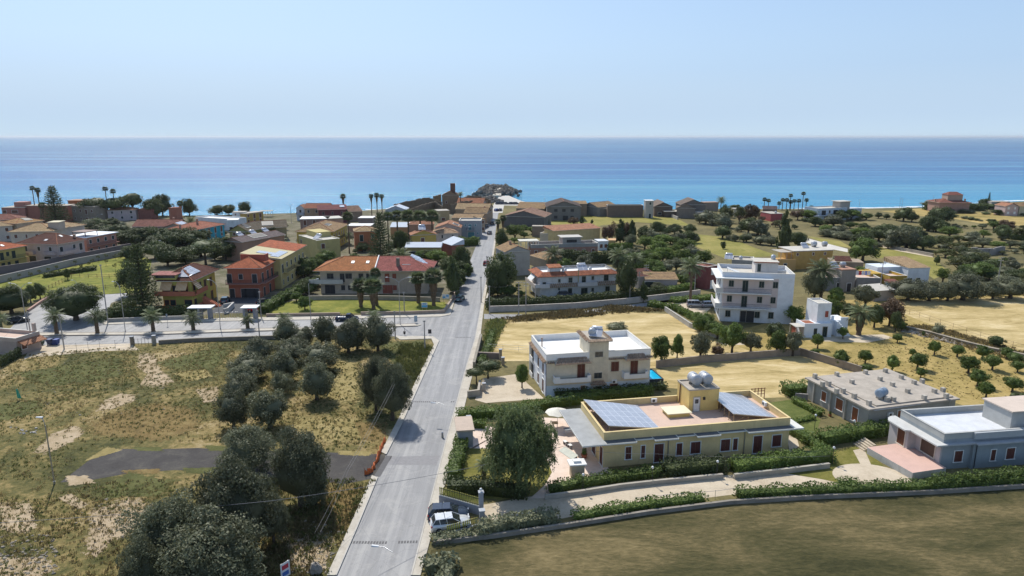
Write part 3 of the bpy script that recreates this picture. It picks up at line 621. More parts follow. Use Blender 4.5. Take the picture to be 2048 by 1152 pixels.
# roads
ASP, nt, b = _m('asphalt'); p = geo(nt)
a1 = ramp(nt, noise(nt, .25, 7, .7, scaled(nt, p, (4,.12,1))), [(.32,(.15,.152,.158)),(.5,(.215,.217,.224)),(.68,(.31,.308,.305))])
a1 = mix(nt, ramp(nt, noise(nt, .35, 7, .75, p, .5), [(.5,(0,0,0)),(.7,(.6,.6,.6))]), a1, (.36,.35,.33))
a1 = mix(nt, ramp(nt, noise(nt, .9, 4, .6, p, 1.0), [(.3,(.5,.5,.5)),(.38,(0,0,0))]), a1, (.12,.12,.12))
cr = N(nt, 'ShaderNodeTexVoronoi', feature='DISTANCE_TO_EDGE', i_Scale=.22); L(nt, p, cr.inputs['Vector'])
a2 = mix(nt, ramp(nt, cr.outputs[0], [(0,(.5,.5,.5)),(.006,(0,0,0))]), a1, (.09,.09,.095)); L(nt, mix(nt, ramp(nt, noise(nt, 30, 2, .5, p), [(.3,(.35,.35,.35)),(.6,(0,0,0))]), a2, (.12,.12,.125)), b.inputs['Base Color'])
b.inputs['Roughness'].default_value = .62; bump(nt, b, noise(nt, 25, 2, .6, p), .3, .01)
KERB = plaster((.5,.47,.42), .3); SIDEW = ground('pavement_slabs', [(.3,(.4,.36,.3)),(.55,(.52,.48,.41)),(.8,(.6,.56,.5))], .4, .2, 3)
RL = [(560,1400),(672,1152),(715,1053),(755,956),(772,910),(806,842),(843,760),(878,680),(901,632),(914,593),(936,532),(954,487),(966,458),(978,428),(986,412)]
RR = [(760,1420),(823,1152),(862,1000),(893,880),(915,800),(934,730),(950,680),(963,608),(972,563),(983,520),(990,471),(996,430),(1003,412)]
sheet('main_road', RL + RR[::-1], .012, ASP)
sheet('side_road', [(-300,705),(-300,640),(15,662),(55,622),(102,598),(255,585),(258,592),(222,606),(206,650),(300,646),(480,642),(623,640),(772,636),(880,634),(915,620),(915,690),(878,681),(863,673),(793,673),(553,674),(480,677),(316,686),(137,690),(66,692),(0,694)], .008, ASP)
sheet('harbour_square', cs('F4',(1270,420),(1345,280),(1400,205),(1520,200),(1660,260),(1800,300),(1800,330),(1460,325),(1440,420)), .016, ground('light_concrete', [(.3,(.42,.4,.36)),(.7,(.58,.56,.52))], .1, .2))
def strip(name, pts, w, h, mat, kind='structure', side=0):
    g = [G(p) if len(p) == 2 else Vector(p) for p in pts]; m = MB()
    for i in range(len(g)-1):
        d = g[i+1]-g[i]; l = d.length; d /= l; n = (-d.y, d.x); o = (g[i].x, g[i].y)
        m.fbox((o, (d.x, d.y), n), -.02, l+.02, -w/2+side*w/2, w/2+side*w/2, -.1, h+.0015*(i % 2))
    o = m.build(name, mat); o['kind'] = kind; return o
def band(name, A, B, z, mat): return sheet(name, A + B[::-1], z, mat)
def raised(name, A, B, h, mat):
    m = MB(); pts = [(G(p).x, G(p).y) for p in A + B[::-1]]; 
    ar = sum(pts[i][0]*pts[(i+1) % len(pts)][1]-pts[(i+1) % len(pts)][0]*pts[i][1] for i in range(len(pts)))
    m.prism(pts if ar > 0 else pts[::-1], -.05, h); o = m.build(name, mat); o['kind'] = 'structure'; return o
raised('pavement', [(654,1152),(700,1052),(744,952)], [(672,1152),(715,1053),(755,956)], .12, SIDEW)
raised('pavement', [(762,905),(795,842),(832,762),(868,690),(863,678),(800,680),(790,673)], [(772,910),(806,842),(843,760),(878,682),(865,673),(800,673),(792,672)], .12, SIDEW)
raised('pavement', [(841,1152),(880,1010),(910,890),(930,810),(949,735),(960,680),(968,612),(976,563),(986,520),(993,471)], RR[1:11], .11, SIDEW)
raised('pavement', [(205,642),(300,641),(480,636),(623,633.5),(772,630),(880,627.5),(893,618),(906,590)], [(206,650),(300,646.5),(480,642),(623,640),(772,636),(880,634),(901,630),(912,593)], .12, SIDEW)
raised('median_strip', [(-300,685),(65,667),(300,665.5),(520,658),(650,655),(770,650.5),(835,648.5),(842,650)], [(-300,690),(65,672),(300,670),(520,662.5),(650,659),(770,654.5),(835,652.5),(841,651)], .15, SIDEW)
for A in ([(65,672.3),(300,670.3),(520,662.8),(650,659.3),(770,654.8),(835,652.8)], [(65,666.9),(300,665.3),(520,657.8),(650,654.8),(770,650.3),(835,648.3)]): strip('kerb', A, .16, .19, plaster((.3,.26,.22), .3))
strip('kerb', [(672,1152),(715,1053),(755,956)], .16, .16, KERB); strip('kerb', [(772,910),(806,842),(843,760),(878,682)], .16, .16, KERB)
strip('kerb', RR[1:11], .14, .145, KERB)
sheet('forecourt', cs('D1',(100,165),(150,95),(600,85),(640,115),(450,120),(300,135),(130,150)), .016, GM_PAVE)
sheet('asphalt_track', [(120,965),(160,935),(208,897),(300,899),(395,896),(470,900),(660,905),(788,909),(757,955),(690,968),(620,962),(450,945),(350,940),(250,948),(165,963)], .008, ground('track_asphalt', [(.3,(.05,.046,.045)),(.5,(.075,.07,.067)),(.75,(.13,.12,.1))], .3, .3))
sheet('road_patch', cs('D2',(735,655),(940,650),(925,690),(720,688)), .0165, paint((.24,.235,.24), .8))
sheet('road_patch', cs('D2',(660,742),(690,738),(740,652),(715,650)), .0165, paint((.12,.118,.12), .9))
PT_ = [  # worn patches of the field
 ('bare_path', GM_DIRT, cs('D1',(625,110),(715,110),(745,200),(830,270),(760,310),(620,300),(670,230),(610,190))), ('bare_path', GM_DIRT, cs('D1',(410,410),(460,345),(560,300),(650,310),(640,350),(500,400))),
 ('bare_path', GM_DIRT, cs('D1',(110,600),(230,490),(370,440),(420,480),(350,540),(200,610))), ('bare_path', GM_DIRT, cs('D1',(240,790),(320,760),(430,830),(370,860))),
 ('bare_path', GM_DIRT, cs('D1',(390,830),(620,750),(760,800),(660,960),(520,1000),(420,1110),(350,1080),(370,960))), ('bare_path', GM_DIRT, cs('D1',(-60,1050),(240,1050),(290,1120),(160,1200),(-60,1210))),
 ('bare_path', GM_DIRT, cs('D1',(880,290),(1010,270),(1020,360),(930,370))), ('bare_path', GM_DIRT, cs('D1',(-20,800),(160,790),(200,950),(60,990),(-20,940))), ('bare_path', GM_DIRT, cs('D2',(240,960),(450,960),(520,1000),(480,1152),(300,1152))),
 ('ochre_grass', GM_OCH, cs('D1',(330,460),(470,390),(740,330),(970,370),(1010,480),(760,560),(560,540),(360,520))), ('yellow_grass', GM_YPT, cs('D1',(760,220),(960,190),(1000,240),(860,270))), 
 ('yellow_grass', GM_YPT, cs('D2',(300,470),(640,480),(700,600),(480,620),(260,540))), ('ochre_grass', GM_OCH, cs('D2',(560,500),(740,500),(720,600),(600,600))), ('green_weeds', GM_GPT, cs('D1',(360,760),(600,650),(850,700),(800,800),(560,800),(380,830))),
 ('green_weeds', GM_GPT, cs('D1',(-60,360),(200,330),(240,400),(-60,470))), ('green_weeds', GM_GPT, cs('D1',(640,180),(1000,90),(1120,100),(1000,220),(760,220))), ('green_weeds', GM_GPT, cs('D1',(-60,230),(400,160),(620,130),(640,240),(200,310))),
 ('yellow_grass', GM_YPT, cs('D2',(330,190),(620,220),(640,460),(500,480),(420,400),(520,300))), ('green_weeds', GM_GPT, cs('D2',(640,160),(900,150),(850,330),(740,300))), ('ochre_grass', GM_OCH, cs('D2',(400,760),(640,740),(560,1010),(400,1000)))]
for i, (nm, mt_, q) in enumerate(PT_): patch(nm, q, .013+.002*(i % 9), mt_)
for i, (q, mt_) in enumerate(((((150,930),(215,890),(260,897),(200,915)),GM_YPT),(((250,893),(330,893),(340,904),(270,903)),GM_GPT),(((350,935),(450,932),(450,950),(360,948)),GM_GPT),(((660,899),(760,902),(750,914),(670,911)),GM_YPT),(((120,950),(180,948),(200,968),(130,975)),GM_DIRT),(((230,940),(330,935),(330,948),(240,952)),GM_OCH),(((400,888),(470,892),(470,905),(410,903)),GM_GPT))): patch('track_edge_growth', q, .012+.0015*i, mt_)

# white villa court, gardens, drives
sheet('courtyard', [(950,800),(966,757),(1036,748),(1056,768),(1088,797),(972,806)], .012, GM_PAVE)
sheet('drive', [(938,902),(945,852),(968,850),(1010,860),(1010,905),(936,900)], .012, GM_PINK)
sheet('garden_lawn', [(914,958),(926,897),(1000,897),(1040,900),(1096,925),(1104,945),(1088,970),(1068,990),(1000,1000),(920,990)], .016, GM_GARD)
sheet('terrace', [(1085,835),(1150,838),(1225,948),(1195,958),(1130,975),(1092,996),(1060,997),(1088,972),(1104,945),(1096,922),(1076,905)], .012, GM_PINK)
sheet('driveway', [(962,1042),(964,1010),(1063,993),(1092,996),(1160,975),(1460,950),(1560,938),(1640,955),(1700,960),(1800,964),(1830,985),(1640,990),(1459,990),(1300,1010),(1160,1030),(1050,1052),(1000,1060)], .009, GM_PAVE)
sheet('garden_grass', [(1560,945),(1665,902),(1722,890),(1740,905),(1790,955),(1830,975),(1700,970),(1640,958)], .016, GM_GARD)
sheet('garden_grass', cs('D4',(200,430),(300,415),(420,500),(400,560),(300,560),(150,500)), .016, GM_GRN)
sheet('garden_grass', cs('D4',(60,420),(200,430),(300,500),(330,610),(290,640),(270,480)), .012, GM_PAVE)
m = MB(); cc_ = G(c('D4',635,742)); rr_ = 3.6; m.poly([(cc_.x+rr_*1.25*math.cos(t*.196), cc_.y+rr_*math.sin(t*.196), .024) for t in range(32)]); o = m.build('round_paving', GM_PAVE); o['kind'] = 'structure'
sheet('garden_path', cs('D4',(555,628),(600,618),(645,720),(605,720)), .02, GM_PAVE); sheet('paved_area', cs('F8',(120,490),(230,470),(520,470),(800,465),(880,495),(660,535),(300,525)), .02, GM_PAVE)
sheet('concrete_terrace', [(1395,640),(1440,600),(1400,592),(1300,600),(1385,622),(1410,655),(1445,690),(1490,690),(1440,650)], .016, GM_PAVE)
sheet('lane', [(968,628),(1100,630),(1350,598),(1500,590),(1500,596),(1340,606),(1240,620),(1080,636),(968,638)], .016, ASP)
sheet('gravel_track', cs('F6',(1395,640),(1480,660),(1900,770),(1900,810),(1640,760),(1380,690)), .016, ground('white_gravel', [(.3,(.5,.47,.42)),(.7,(.66,.63,.58))], .3, .3)); sheet('gravel_track', cs('F7',(355,590),(600,640),(930,700),(930,725),(600,665),(355,608)), .016, GM_PAVE)
# weeds and dry tufts growing over the fields (uncountable)
def tufts(name, poly, n, mat, size, h, seed):
    g = [G(p) for p in poly]; rng = np.random.default_rng(seed); px = np.array([[p.x, p.y] for p in g]); lo, hi = px.min(0), px.max(0); out = []
    Q = rng.uniform(lo, hi, (n*3, 2)); ins = np.zeros(len(Q), bool); j = len(px)-1
    for i in range(len(px)):
        xi, yi, xj, yj = *px[i], *px[j]; cnd = ((yi > Q[:, 1]) != (yj > Q[:, 1])) & (Q[:, 0] < (xj-xi)*(Q[:, 1]-yi)/(yj-yi+1e-12)+xi); ins ^= cnd; j = i
    Q = Q[ins]; n = int(n*.42); cc_ = rng.uniform(Q.min(0), Q.max(0), (34, 2)); d_ = np.linalg.norm(Q[:, None]-cc_[None], axis=2).min(1); cl = np.exp(-(d_/(.09*np.ptp(Q, axis=0).mean()))**2) + rng.random(len(Q))*.9; Q = Q[cl > .75][:n]; k = 7
    C2 = np.repeat(Q, k, 0) + rng.normal(size=(len(Q)*k, 2))*h*.45; s = np.repeat(rng.uniform(.4, 1.3, len(Q)), k)[:, None]
    P = np.column_stack([C2, np.full(len(C2), 0)]); up = np.column_stack([rng.normal(size=(len(P), 2))*.35, np.ones(len(P))])*h*.5*s; P = P + up*.9
    b = np.column_stack([rng.normal(size=(len(P), 2)), np.zeros(len(P))]); b /= np.linalg.norm(b, axis=1, keepdims=True)
    o = link(name, quads(name, P, up, b*size*s, mat)); o['kind'] = 'stuff'; return o
DRYG = leafmat('dry_grass', (.2,.16,.06), (.4,.32,.15), .3); GRG = leafmat('weed_leaves', (.075,.095,.03), (.2,.21,.07), .3); BRG = leafmat('brown_weeds', (.1,.08,.035), (.22,.17,.08), .3)
FLD = [(0,715),(262,692),(520,680),(560,700),(600,760),(600,880),(300,885),(180,900),(60,1000),(60,960),(-80,960),(-250,900)]
tufts('dry_grass', FLD, 9000, DRYG, .05, .25, 1); tufts('weeds', FLD, 9000, GRG, .05, .2, 2)
F2_ = [(60,1000),(180,965),(430,950),(520,1000),(420,1300),(-200,1500),(-500,1200),(-80,960)]
tufts('dry_grass', F2_, 6000, DRYG, .05, .25, 3); tufts('weeds', F2_, 6000, GRG, .05, .2, 4); tufts('brown_weeds', F2_, 4000, BRG, .05, .25, 5)
F3_ = [(560,700),(790,685),(860,685),(752,905),(440,895),(430,780)]; tufts('dry_grass', F3_, 5000, DRYG, .05, .2, 6); tufts('weeds', F3_, 5000, GRG, .06, .22, 7)
F4_ = [(430,960),(755,960),(700,1040),(640,1200),(300,1400)]; tufts('brown_weeds', F4_, 5000, BRG, .06, .35, 8); tufts('weeds', F4_, 3500, GRG, .07, .35, 9)
F5_ = [(880,1100),(1180,1050),(1460,1008),(2060,970),(2400,1300),(700,1300)]
tufts('weeds', [(970,690),(975,650),(990,640),(1010,645),(990,690),(965,730)], 900, GRG, .12, .7, 12); tufts('weeds', [(990,640),(1230,612),(1330,622),(1230,628),(1000,648)], 2500, BRG, .14, .6, 13)
tufts('weeds', [(800,690),(868,690),(830,770),(780,790)], 1500, GRG, .08, .6, 14)
tufts('dry_grass', [(1640,716),(1850,650),(2060,700),(2060,800),(1900,800)], 3500, DRYG, .07, .12, 15)
tufts('dry_grass', [(1790,655),(1860,650),(2060,706),(2060,730),(1960,706)], 2200, BRG, .1, .4, 16)
sheet('yard', cs('E5',(840,700),(900,640),(1240,640),(1400,640),(1260,760),(1230,800),(700,800)), .012, paint((.07,.075,.085), .9))
# ---------------- small parts used on and around buildings ----------------
def loc(hs, p, z):
    g = G(p, z) - hs.root.location; ca, sa = math.cos(hs.ang), math.sin(hs.ang); return (g.x*ca + g.y*sa, -g.x*sa + g.y*ca)
def wz(root, fr, u, z0, z1, w_, pane=None, name='window', frame=None): return window(root, fr, u, z0, w_, z1-z0, pane or M_WOOD, frame or M_WHITEP, True, name)
def put(o, hs, x, y, z, rz=0): o.location = hs.w(x, y, z); o.rotation_euler.z = hs.ang + rz; return o
def water_tank(hs, x, y, z, label, r=.55, l=1.5, rz=0, mat=None, group=None, vertical=False):
    root = empty('water_tank', (0,0,0), 0, label, 'water tank', group); m = MB()
    if vertical: m.tube([(0,0,.05),(0,0,.1),(0,0,l-.1),(0,0,l),(0,0,l+.06)], [r*.9,r,r,r*.6,r*.25], 16)
    else:
        m.tube([(-l/2-.1,0,r+.25),(-l/2,0,r+.25),(-l/2+.02,0,r+.25),(l/2,0,r+.25),(l/2+.1,0,r+.25)], [r*.6,r*.95,r,r,r*.6], 16)
        for q in (-.3, 0, .3): m.tube([(q*l-.02,0,r+.25),(q*l+.02,0,r+.25)], r*1.03, 16)
    m.build('tank', mat or M_GALV, root)
    if not vertical:
        k = MB(); 
        for q in (-.3, .3): k.box(q*l-.05, q*l+.05, -r*.8, r*.8, 0, .35)
        k.box(-.3*l+.05, .3*l-.05, -.06, .06, .02, .15)
        k.build('cradle', M_CONC, root)
    k = MB(); k.tube([(0,0,(l+.05 if vertical else 2*r+.22)),(0,0,(l+.12 if vertical else 2*r+.32))], .18, 10); k.build('lid', M_GALV, root)
    return put(root, hs, x, y, z, rz)
def solar_heater(hs, x, y, z, label, rz=0, s=1.0):
    root = empty('solar_heater', (0,0,0), 0, label, 'solar heater'); m = MB(); m.tube([(-.75,.55,1.05),(-.7,.55,1.05),(.7,.55,1.05),(.75,.55,1.05)], [.2,.26,.26,.2], 14); m.build('tank', paint((.8,.8,.82), .25, .2), root)
    m = MB(); m.hexa([(-.9,-.9,.1),(.9,-.9,.1),(.9,.4,.9),(-.9,.4,.9),(-.9,-.93,.17),(.9,-.93,.17),(.9,.37,.97),(-.9,.37,.97)]); o = m.build('collector', M_SOL, root); quv(o)
    m = MB()
    for a in (-.7, .7): m.tube([(a,-.85,0),(a,.6,0),(a,.6,.85),(a,-.85,.1)], .03, 5)
    m.tube([(-.72,.6,.5),(.72,.6,.5)], .03, 5); m.build('stand', M_METAL, root); root.scale = (s, s, s); return put(root, hs, x, y, z, rz)
def ac_unit(root, fr, u, z, d=0.0):
    m = MB(); m.fbox(fr, u-.4, u+.4, d+.05, d+.35, z, z+.55); o = m.build('air_conditioner', M_WHITEP, root)
    k = MB(); on, a, n = fr; cx = on[0]+a[0]*(u-.1)+n[0]*(d+.36); cy = on[1]+a[1]*(u-.1)+n[1]*(d+.36); k.tube([(cx-n[0]*.008,cy-n[1]*.008,z+.28),(cx+n[0]*.01,cy+n[1]*.01,z+.28)], .2, 12); k.build('fan_grille', M_DARK, o)
def canopy_tiles(root, fr, u0, u1, d1, zi, zo, name='tiled_canopy', pitch=.22, hip=0):
    o, a, n = fr; m = MB(); P = lambda u, d, z: (o[0]+a[0]*u+n[0]*d, o[1]+a[1]*u+n[1]*d, z); k = max(1, int((u1-u0)/pitch)); w_ = (u1-u0)/k
    m.hexa([P(u0,.004,zo-.08),P(u1,.004,zo-.08),P(u1,d1,zo-.08),P(u0,d1,zo-.08),P(u0+hip,.004,zi),P(u1-hip,.004,zi),P(u1,d1,zo),P(u0,d1,zo)], 1)
    for i in range(k):
        uc = u0+w_*(i+.5); t = min(1, min(uc-u0, u1-uc)/hip) if hip else 1
        m.tube([P(uc, d1+.06, zo+.03), P(uc, d1*(1-t)+.02, zo+(zi-zo)*t+.03)], w_*.36, 6, i % 3 and 0 or 2)
    return m.build(name, [tile((.4,.27,.18),(.2,.14,.1)), M_CONC, tile((.55,.4,.28),(.3,.2,.14))], root)
# ---------------- white villa ----------------
h = house('villa', 'white two-storey villa with roof terrace, tiled canopies and a stair tower, beside the road', 'house', c('E1',400,510), c('E1',1740,430), 6.9, BL=c('E1',165,262), wall=(.68,.62,.5), roof='flat', rmat=M_WROOF, ph=.95, trim=plaster((.8,.79,.77), .15), wins=[])
R_, F0, F3, W, D = h.root, h.F[0], h.F[3], h.W, h.D; fx = lambda x: (x-400)/1340*W
m = MB(); m.fbox(F0, .02, W-.02, .002, .03, 0, 1.75); m.build('sky_shade_band', plaster((.6,.68,.76), .12), R_)  # bluish sky shade on the lower front, painted in as a thin coloured panel
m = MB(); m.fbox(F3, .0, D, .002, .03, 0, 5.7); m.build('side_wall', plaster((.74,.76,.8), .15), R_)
for x, z0, z1, w_, nm in ((842,2.78,5.05,1.25,'door'),(1277,3.5,5.1,1.3,'window'),(1527,2.85,5.2,1.25,'door'),(870,.1,1.4,.65,'window'),(1058,.1,1.05,1.35,'window'),(1270,.35,1.4,1.3,'window')): wz(R_, F0, fx(x), z0, z1, w_, name=nm, frame=plaster((.6,.52,.4), .3))
for x, z0, z1 in ((1066,6.05,7.0),(1061,2.5,3.45)): wz(R_, (F0[0], F0[1], F0[2]), fx(x), z0, z1, 1.3, M_GLASS, frame=plaster((.6,.55,.45), .3))
tx0, tx1, td = fx(945), fx(1190), 5.6
tw = MB(); tw.box(tx0, tx1, -.0025, td, 5.9, 8.55); tw.build('stair_tower', plaster((.68,.61,.47), .5), R_)
tw = MB(); tw.box(tx0, tx1, -.0025, .0, .3, 5.9); tw.build('stair_tower', plaster((.66,.59,.46), .6), R_)
tw = MB(); tw.box(tx0-.35, tx1+.45, -.4, td+.3, 8.552, 8.7); ro = tw.build('tower_roof', M_GROOF, R_)
canopy_tiles(ro, ((tx0-.05, -.05), (1,0), (0,-1)), -.4, tx1-tx0+.5, .55, 8.95, 8.74, 'tile_edge'); canopy_tiles(ro, ((tx0-.02, td), (0,-1), (-1,0)), 0, td, .55, 8.95, 8.74, 'tile_edge'); canopy_tiles(ro, ((tx1+.02, 0), (0,1), (1,0)), 0, td, .55, 8.95, 8.74, 'tile_edge')
canopy_tiles(R_, F0, 0, fx(500), .3, 5.72, 5.55); canopy_tiles(R_, F0, fx(500), fx(948), 1.15, 6.2, 5.5, hip=.6); canopy_tiles(R_, F0, fx(1192), fx(1392), .3, 5.72, 5.55); canopy_tiles(R_, F0, fx(1392), fx(1690), 1.15, 6.2, 5.5, hip=.6); canopy_tiles(R_, F0, fx(1690), W+.3, .3, 5.72, 5.55)
canopy_tiles(R_, F3, 0, D, .45, 5.78, 5.55); canopy_tiles(R_, F0, fx(960), fx(1162), .7, 2.05, 1.65, hip=.35)
for a, b_ in ((485, 945), (1368, 1690)):
    m = MB(); u0, u1 = fx(a), fx(b_); m.fbox(F0, u0, u1, .004, 1.15, 2.45, 2.65); m.fbox(F0, u0, u1, 1.03, 1.15, 2.65, 3.15); m.fbox(F0, u0, u0+.9, 1.03, 1.149, 3.15, 3.5); m.fbox(F0, u1-.6, u1, 1.03, 1.149, 3.15, 3.5)
    m.fbox(F0, u0, u0+.12, .004, 1.03, 2.65, 3.5); m.fbox(F0, u1-.12, u1, .004, 1.03, 2.65, 3.5); bo = m.build('balcony', plaster((.76,.76,.76), .15), R_)
    m = MB(); m.tube([(u0+.9, -1.1, 3.3), (u1-.6, -1.1, 3.3)], .025, 5); m.build('railing', M_DARK, bo)
for u, z0, z1, w_ in ((.83,3.2,4.9,.95),(.52,3.2,4.9,.95),(.83,.1,2.3,1.0),(.52,.4,2.1,.95)): wz(R_, F3, D*u, z0, z1, w_)
for z0 in (.1, 2.9):
    m = MB(); m.fbox(F3, .3, 2.1, .031, .06, z0, z0+2.1); m.build('porch_opening', M_DARK, R_); m = MB(); m.fbox(F3, 0, 2.3, .06, .35, z0-.2, z0-.02); m.fbox(F3, .0, 2.3, .25, .35, z0-.02, z0+.75); m.fbox(F3, 0, .25, .1, .35, z0+.75, z0+2.5); m.build('porch', plaster((.76,.74,.7), .2), R_)
ac_unit(R_, F0, fx(1270), 1.55); m = MB(); m.tube([(fx(385)+.15,-.06,.1),(fx(385)+.15,-.06,5.5)], .05, 6); m.build('drainpipe', paint((.05,.08,.25), .5), R_)
m = MB(); q = loc(h, c('E1',345,400), 6); m.tube([(q[0],q[1],5.9),(q[0],q[1],7.3)], .1, 8); m.tube([(q[0],q[1],7.3),(q[0],q[1],7.45)], .17, 8); m.build('flue_pipe', paint((.3,.2,.15), .5), R_)
m = MB(); m.box(.3, W-.3, -1.6, -.05, 0, .06); m.build('plinth', M_LCONC, R_)
q = loc(h, c('E1',955,215), 8.75); water_tank(h, tx0+1.1, 2.4, 8.71, 'grey ribbed water tank on the stair tower of the white villa', .6, 1.3, rz=1.2, vertical=False)
solar_heater(h, tx0+1.7, 2.0, 8.95, 'solar water heater with shiny tank above the stair tower of the white villa', rz=-.5, s=1.1)
# pool behind
g = G(c('E1',1800,905)); rt = empty('swimming_pool', g, math.radians(10.5), 'small raised pool of bright blue water right of the white villa', 'pool')
m = MB(); Wp, Dp = 2.7, 5.0; m.box(-Wp/2,Wp/2,0,.15,0,1.15); m.box(-Wp/2,Wp/2,Dp-.15,Dp,0,1.15); m.box(-Wp/2,-Wp/2+.15,.15,Dp-.15,0,1.15); m.box(Wp/2-.15,Wp/2,.15,Dp-.15,0,1.15); m.build('pool_wall', paint((.05,.06,.08), .5), rt)
pw = MB(); pw.box(-Wp/2+.152,Wp/2-.152,.152,Dp-.152,.05,1.0); mt, nt, b = _m('pool_water'); L(nt, ramp(nt, noise(nt, 1.5, 3), [(.3,(0,.35,.62)),(.7,(.02,.5,.75))]), b.inputs[0]); b.inputs['Roughness'].default_value = .1; pw.build('water', mt, rt)
# ---------------- yellow house ----------------
H_ = 4.6; h = house('bungalow', 'long pale yellow bungalow with solar panels and a pink tiled roof terrace', 'house', c('E2',395,460), c('E2',1760,350), H_, BL=c('E2',168,240), wall=(.74,.56,.28), roof='flat', rmat=M_PINKR, ph=.85, trim=plaster((.7,.55,.28), .3), wins=[])
YH = h; R_, F0, F1, F3, W, D = h.root, h.F[0], h.F[1], h.F[3], h.W, h.D; fx = lambda x: (x-395)/1365*W
M_BIT = plaster((.13,.14,.15), .4); wh = M_WHITEP
def slab(root, x0, x1, y0, y1, z, name='canopy'):
    m = MB(); m.box(x0, x1, y0, y1, z, z+.16, 0); m.box(x0+.06, x1-.06, y0+.06, y1-.003, z+.162, z+.172, 1); return m.build(name, [plaster((.66,.66,.62), .25), M_BIT], root)
m = MB(); m.box(-3.0, -.004, -1.1, D+.3, 3.42, 3.6, 0); m.box(-2.94, -.004, -1.04, D+.24, 3.602, 3.612, 1); m.build('canopy', [plaster((.62,.62,.6), .25), plaster((.36,.37,.37), .4)], R_)
for a, b_, dd in ((395,608,1.1),(610,733,.5),(735,905,1.1),(907,1038,.5),(1040,1210,1.1),(1212,1413,.5),(1415,1760,1.1)): slab(R_, fx(a)+.003, fx(b_), -dd, -.004, 3.42)
m = MB(); m.box(W+.004, W+1.3, -1.1, D*.6, 3.42, 3.6); m.build('canopy', plaster((.66,.66,.62), .25), R_)
for x, z0, z1, w_, nm in ((560,.85,2.5,.75,'window'),(664,.85,2.5,.5,'window'),(778,.1,2.55,1.2,'door'),(925,.75,2.4,.75,'window'),(1043,.8,2.4,1.3,'window'),(1264,.8,2.4,1.25,'window'),(1338,.8,2.4,.6,'window'),(1507,.1,2.5,1.2,'door'),(1652,.8,2.4,1.25,'window')): wz(R_, F0, (x-385)/1360*W, z0, z1, w_, name=nm)
for u, z0, z1, w_, nm in ((.93,.1,2.5,1.1,'door'),(.62,.1,2.4,1.5,'door'),(.35,.8,2.3,1.2,'window'),(.15,.1,2.4,1.1,'door')): wz(R_, F3, u*D, z0, z1, w_, name=nm)
for x in (855, 1418):
    m = MB(); m.tube([(fx(x), -.08, .1), (fx(x), -.08, 3.4)], .06, 6); m.build('drainpipe', M_METAL, R_)
x0, y0 = loc(h, c('E2',1012,304), 3.8); sx = 4.3; sd = 3.8
m = MB(); m.box(x0, x0+sx, y0, y0+sd, 3.6, 6.75); st = m.build('stair_room', plaster((.74,.54,.2), .3), R_)
m = MB(); m.box(x0-.05, x0+sx+.05, y0-.05, y0+.12, 6.752, 6.95); m.box(x0-.05, x0+sx+.05, y0+sd-.12, y0+sd+.05, 6.752, 6.95); m.box(x0-.05, x0+.12, y0+.12, y0+sd-.12, 6.752, 6.95); m.box(x0+sx-.12, x0+sx+.05, y0+.12, y0+sd-.12, 6.752, 6.95); m.box(x0+.12, x0+sx-.12, y0+.12, y0+sd-.12, 6.752, 6.78, 1); m.build('stair_room_roof', [M_CONC, M_GROOF], st)
fr = ((x0, y0), (1,0), (0,-1)); wz(st, fr, 1.1, 3.8, 5.75, .85, M_WHITEP, 'door', M_METAL); m = MB(); m.fbox(fr, .85, 1.35, .055, .07, 4.9, 5.5); m.build('door_pane', M_GLASS, st)
m = MB(); m.fbox(fr, 2.0, 2.25, .004, .25, 5.4, 5.75); m.build('wall_lamp', M_DARK, st)
fr3 = ((x0, y0+sd), (0,-1), (-1,0)); m = MB(); m.fbox(fr3, .9, 1.05, .004, .1, 4.0, 6.75); m.build('drainpipe', M_BRNS, st)
water_tank(h, x0+1.55, y0+1.9, 6.78, 'left one of two galvanised water tanks on the yellow stair room', .72, 1.7, rz=math.pi/2, group='tanks on the stair room'); water_tank(h, x0+3.15, y0+1.9, 6.78, 'right one of two galvanised water tanks on the yellow stair room', .72, 1.7, rz=math.pi/2, group='tanks on the stair room')
def array(h, label, pts, zs, nleg=7):
    P = [Vector((*loc(h, p, z), z)) for p, z in zip(pts, zs)]      # back-high, back-low, front-low, front-high
    rt = empty('solar_array', h.w(0,0,0), h.ang, label, 'solar array'); m = MB(); up = Vector((0,0,.08)); n0 = P[0]
    m.hexa([P[3], P[2], P[1], P[0], P[3]+up, P[2]+up, P[1]+up, P[0]+up]); o = m.build('solar_panels', M_SOL, rt); quv(o)
    k = MB()
    for i in range(nleg):
        t = i/(nleg-1)
        for s in (.02, .35, .68):
            a = P[3].lerp(P[0], t); b_ = P[2].lerp(P[1], t); q = a.lerp(b_, s)
            k.tube([(q.x, q.y, 3.78), (q.x, q.y, q.z-.02)], .035, 5)
        a = P[3].lerp(P[0], t); b_ = P[2].lerp(P[1], t); k.tube([a-Vector((0,0,.06)), b_-Vector((0,0,.04))], .04, 5); k.tube([(a.x, a.y, 3.8), a.lerp(b_, .3)-Vector((0,0,.06))], .03, 5)
    k.build('support_frame', paint((.4,.3,.17), .7), rt); return rt
array(h, 'tilted blue solar panels on the left half of the yellow bungalow roof', cs('E2',(245,218),(640,262),(800,428),(430,410)), (5.15,4.05,4.05,5.15))
array(h, 'tilted blue solar panels right of the stair room on the yellow bungalow roof', cs('E2',(1150,158),(1390,176),(1655,348),(1340,322)), (5.15,4.05,4.05,5.15))
x0, y0 = loc(h, c('E2',870,350), 3.8); m = MB(); m.box(x0, x0+2.9, y0, y0+2.2, 3.78, 4.3, 0); m.box(x0-.25, x0+3.15, y0-.2, y0+2.4, 4.302, 4.4, 1); m.build('skylight_box', [plaster((.62,.48,.18), .2), plaster((.75,.7,.5), .2)], R_)
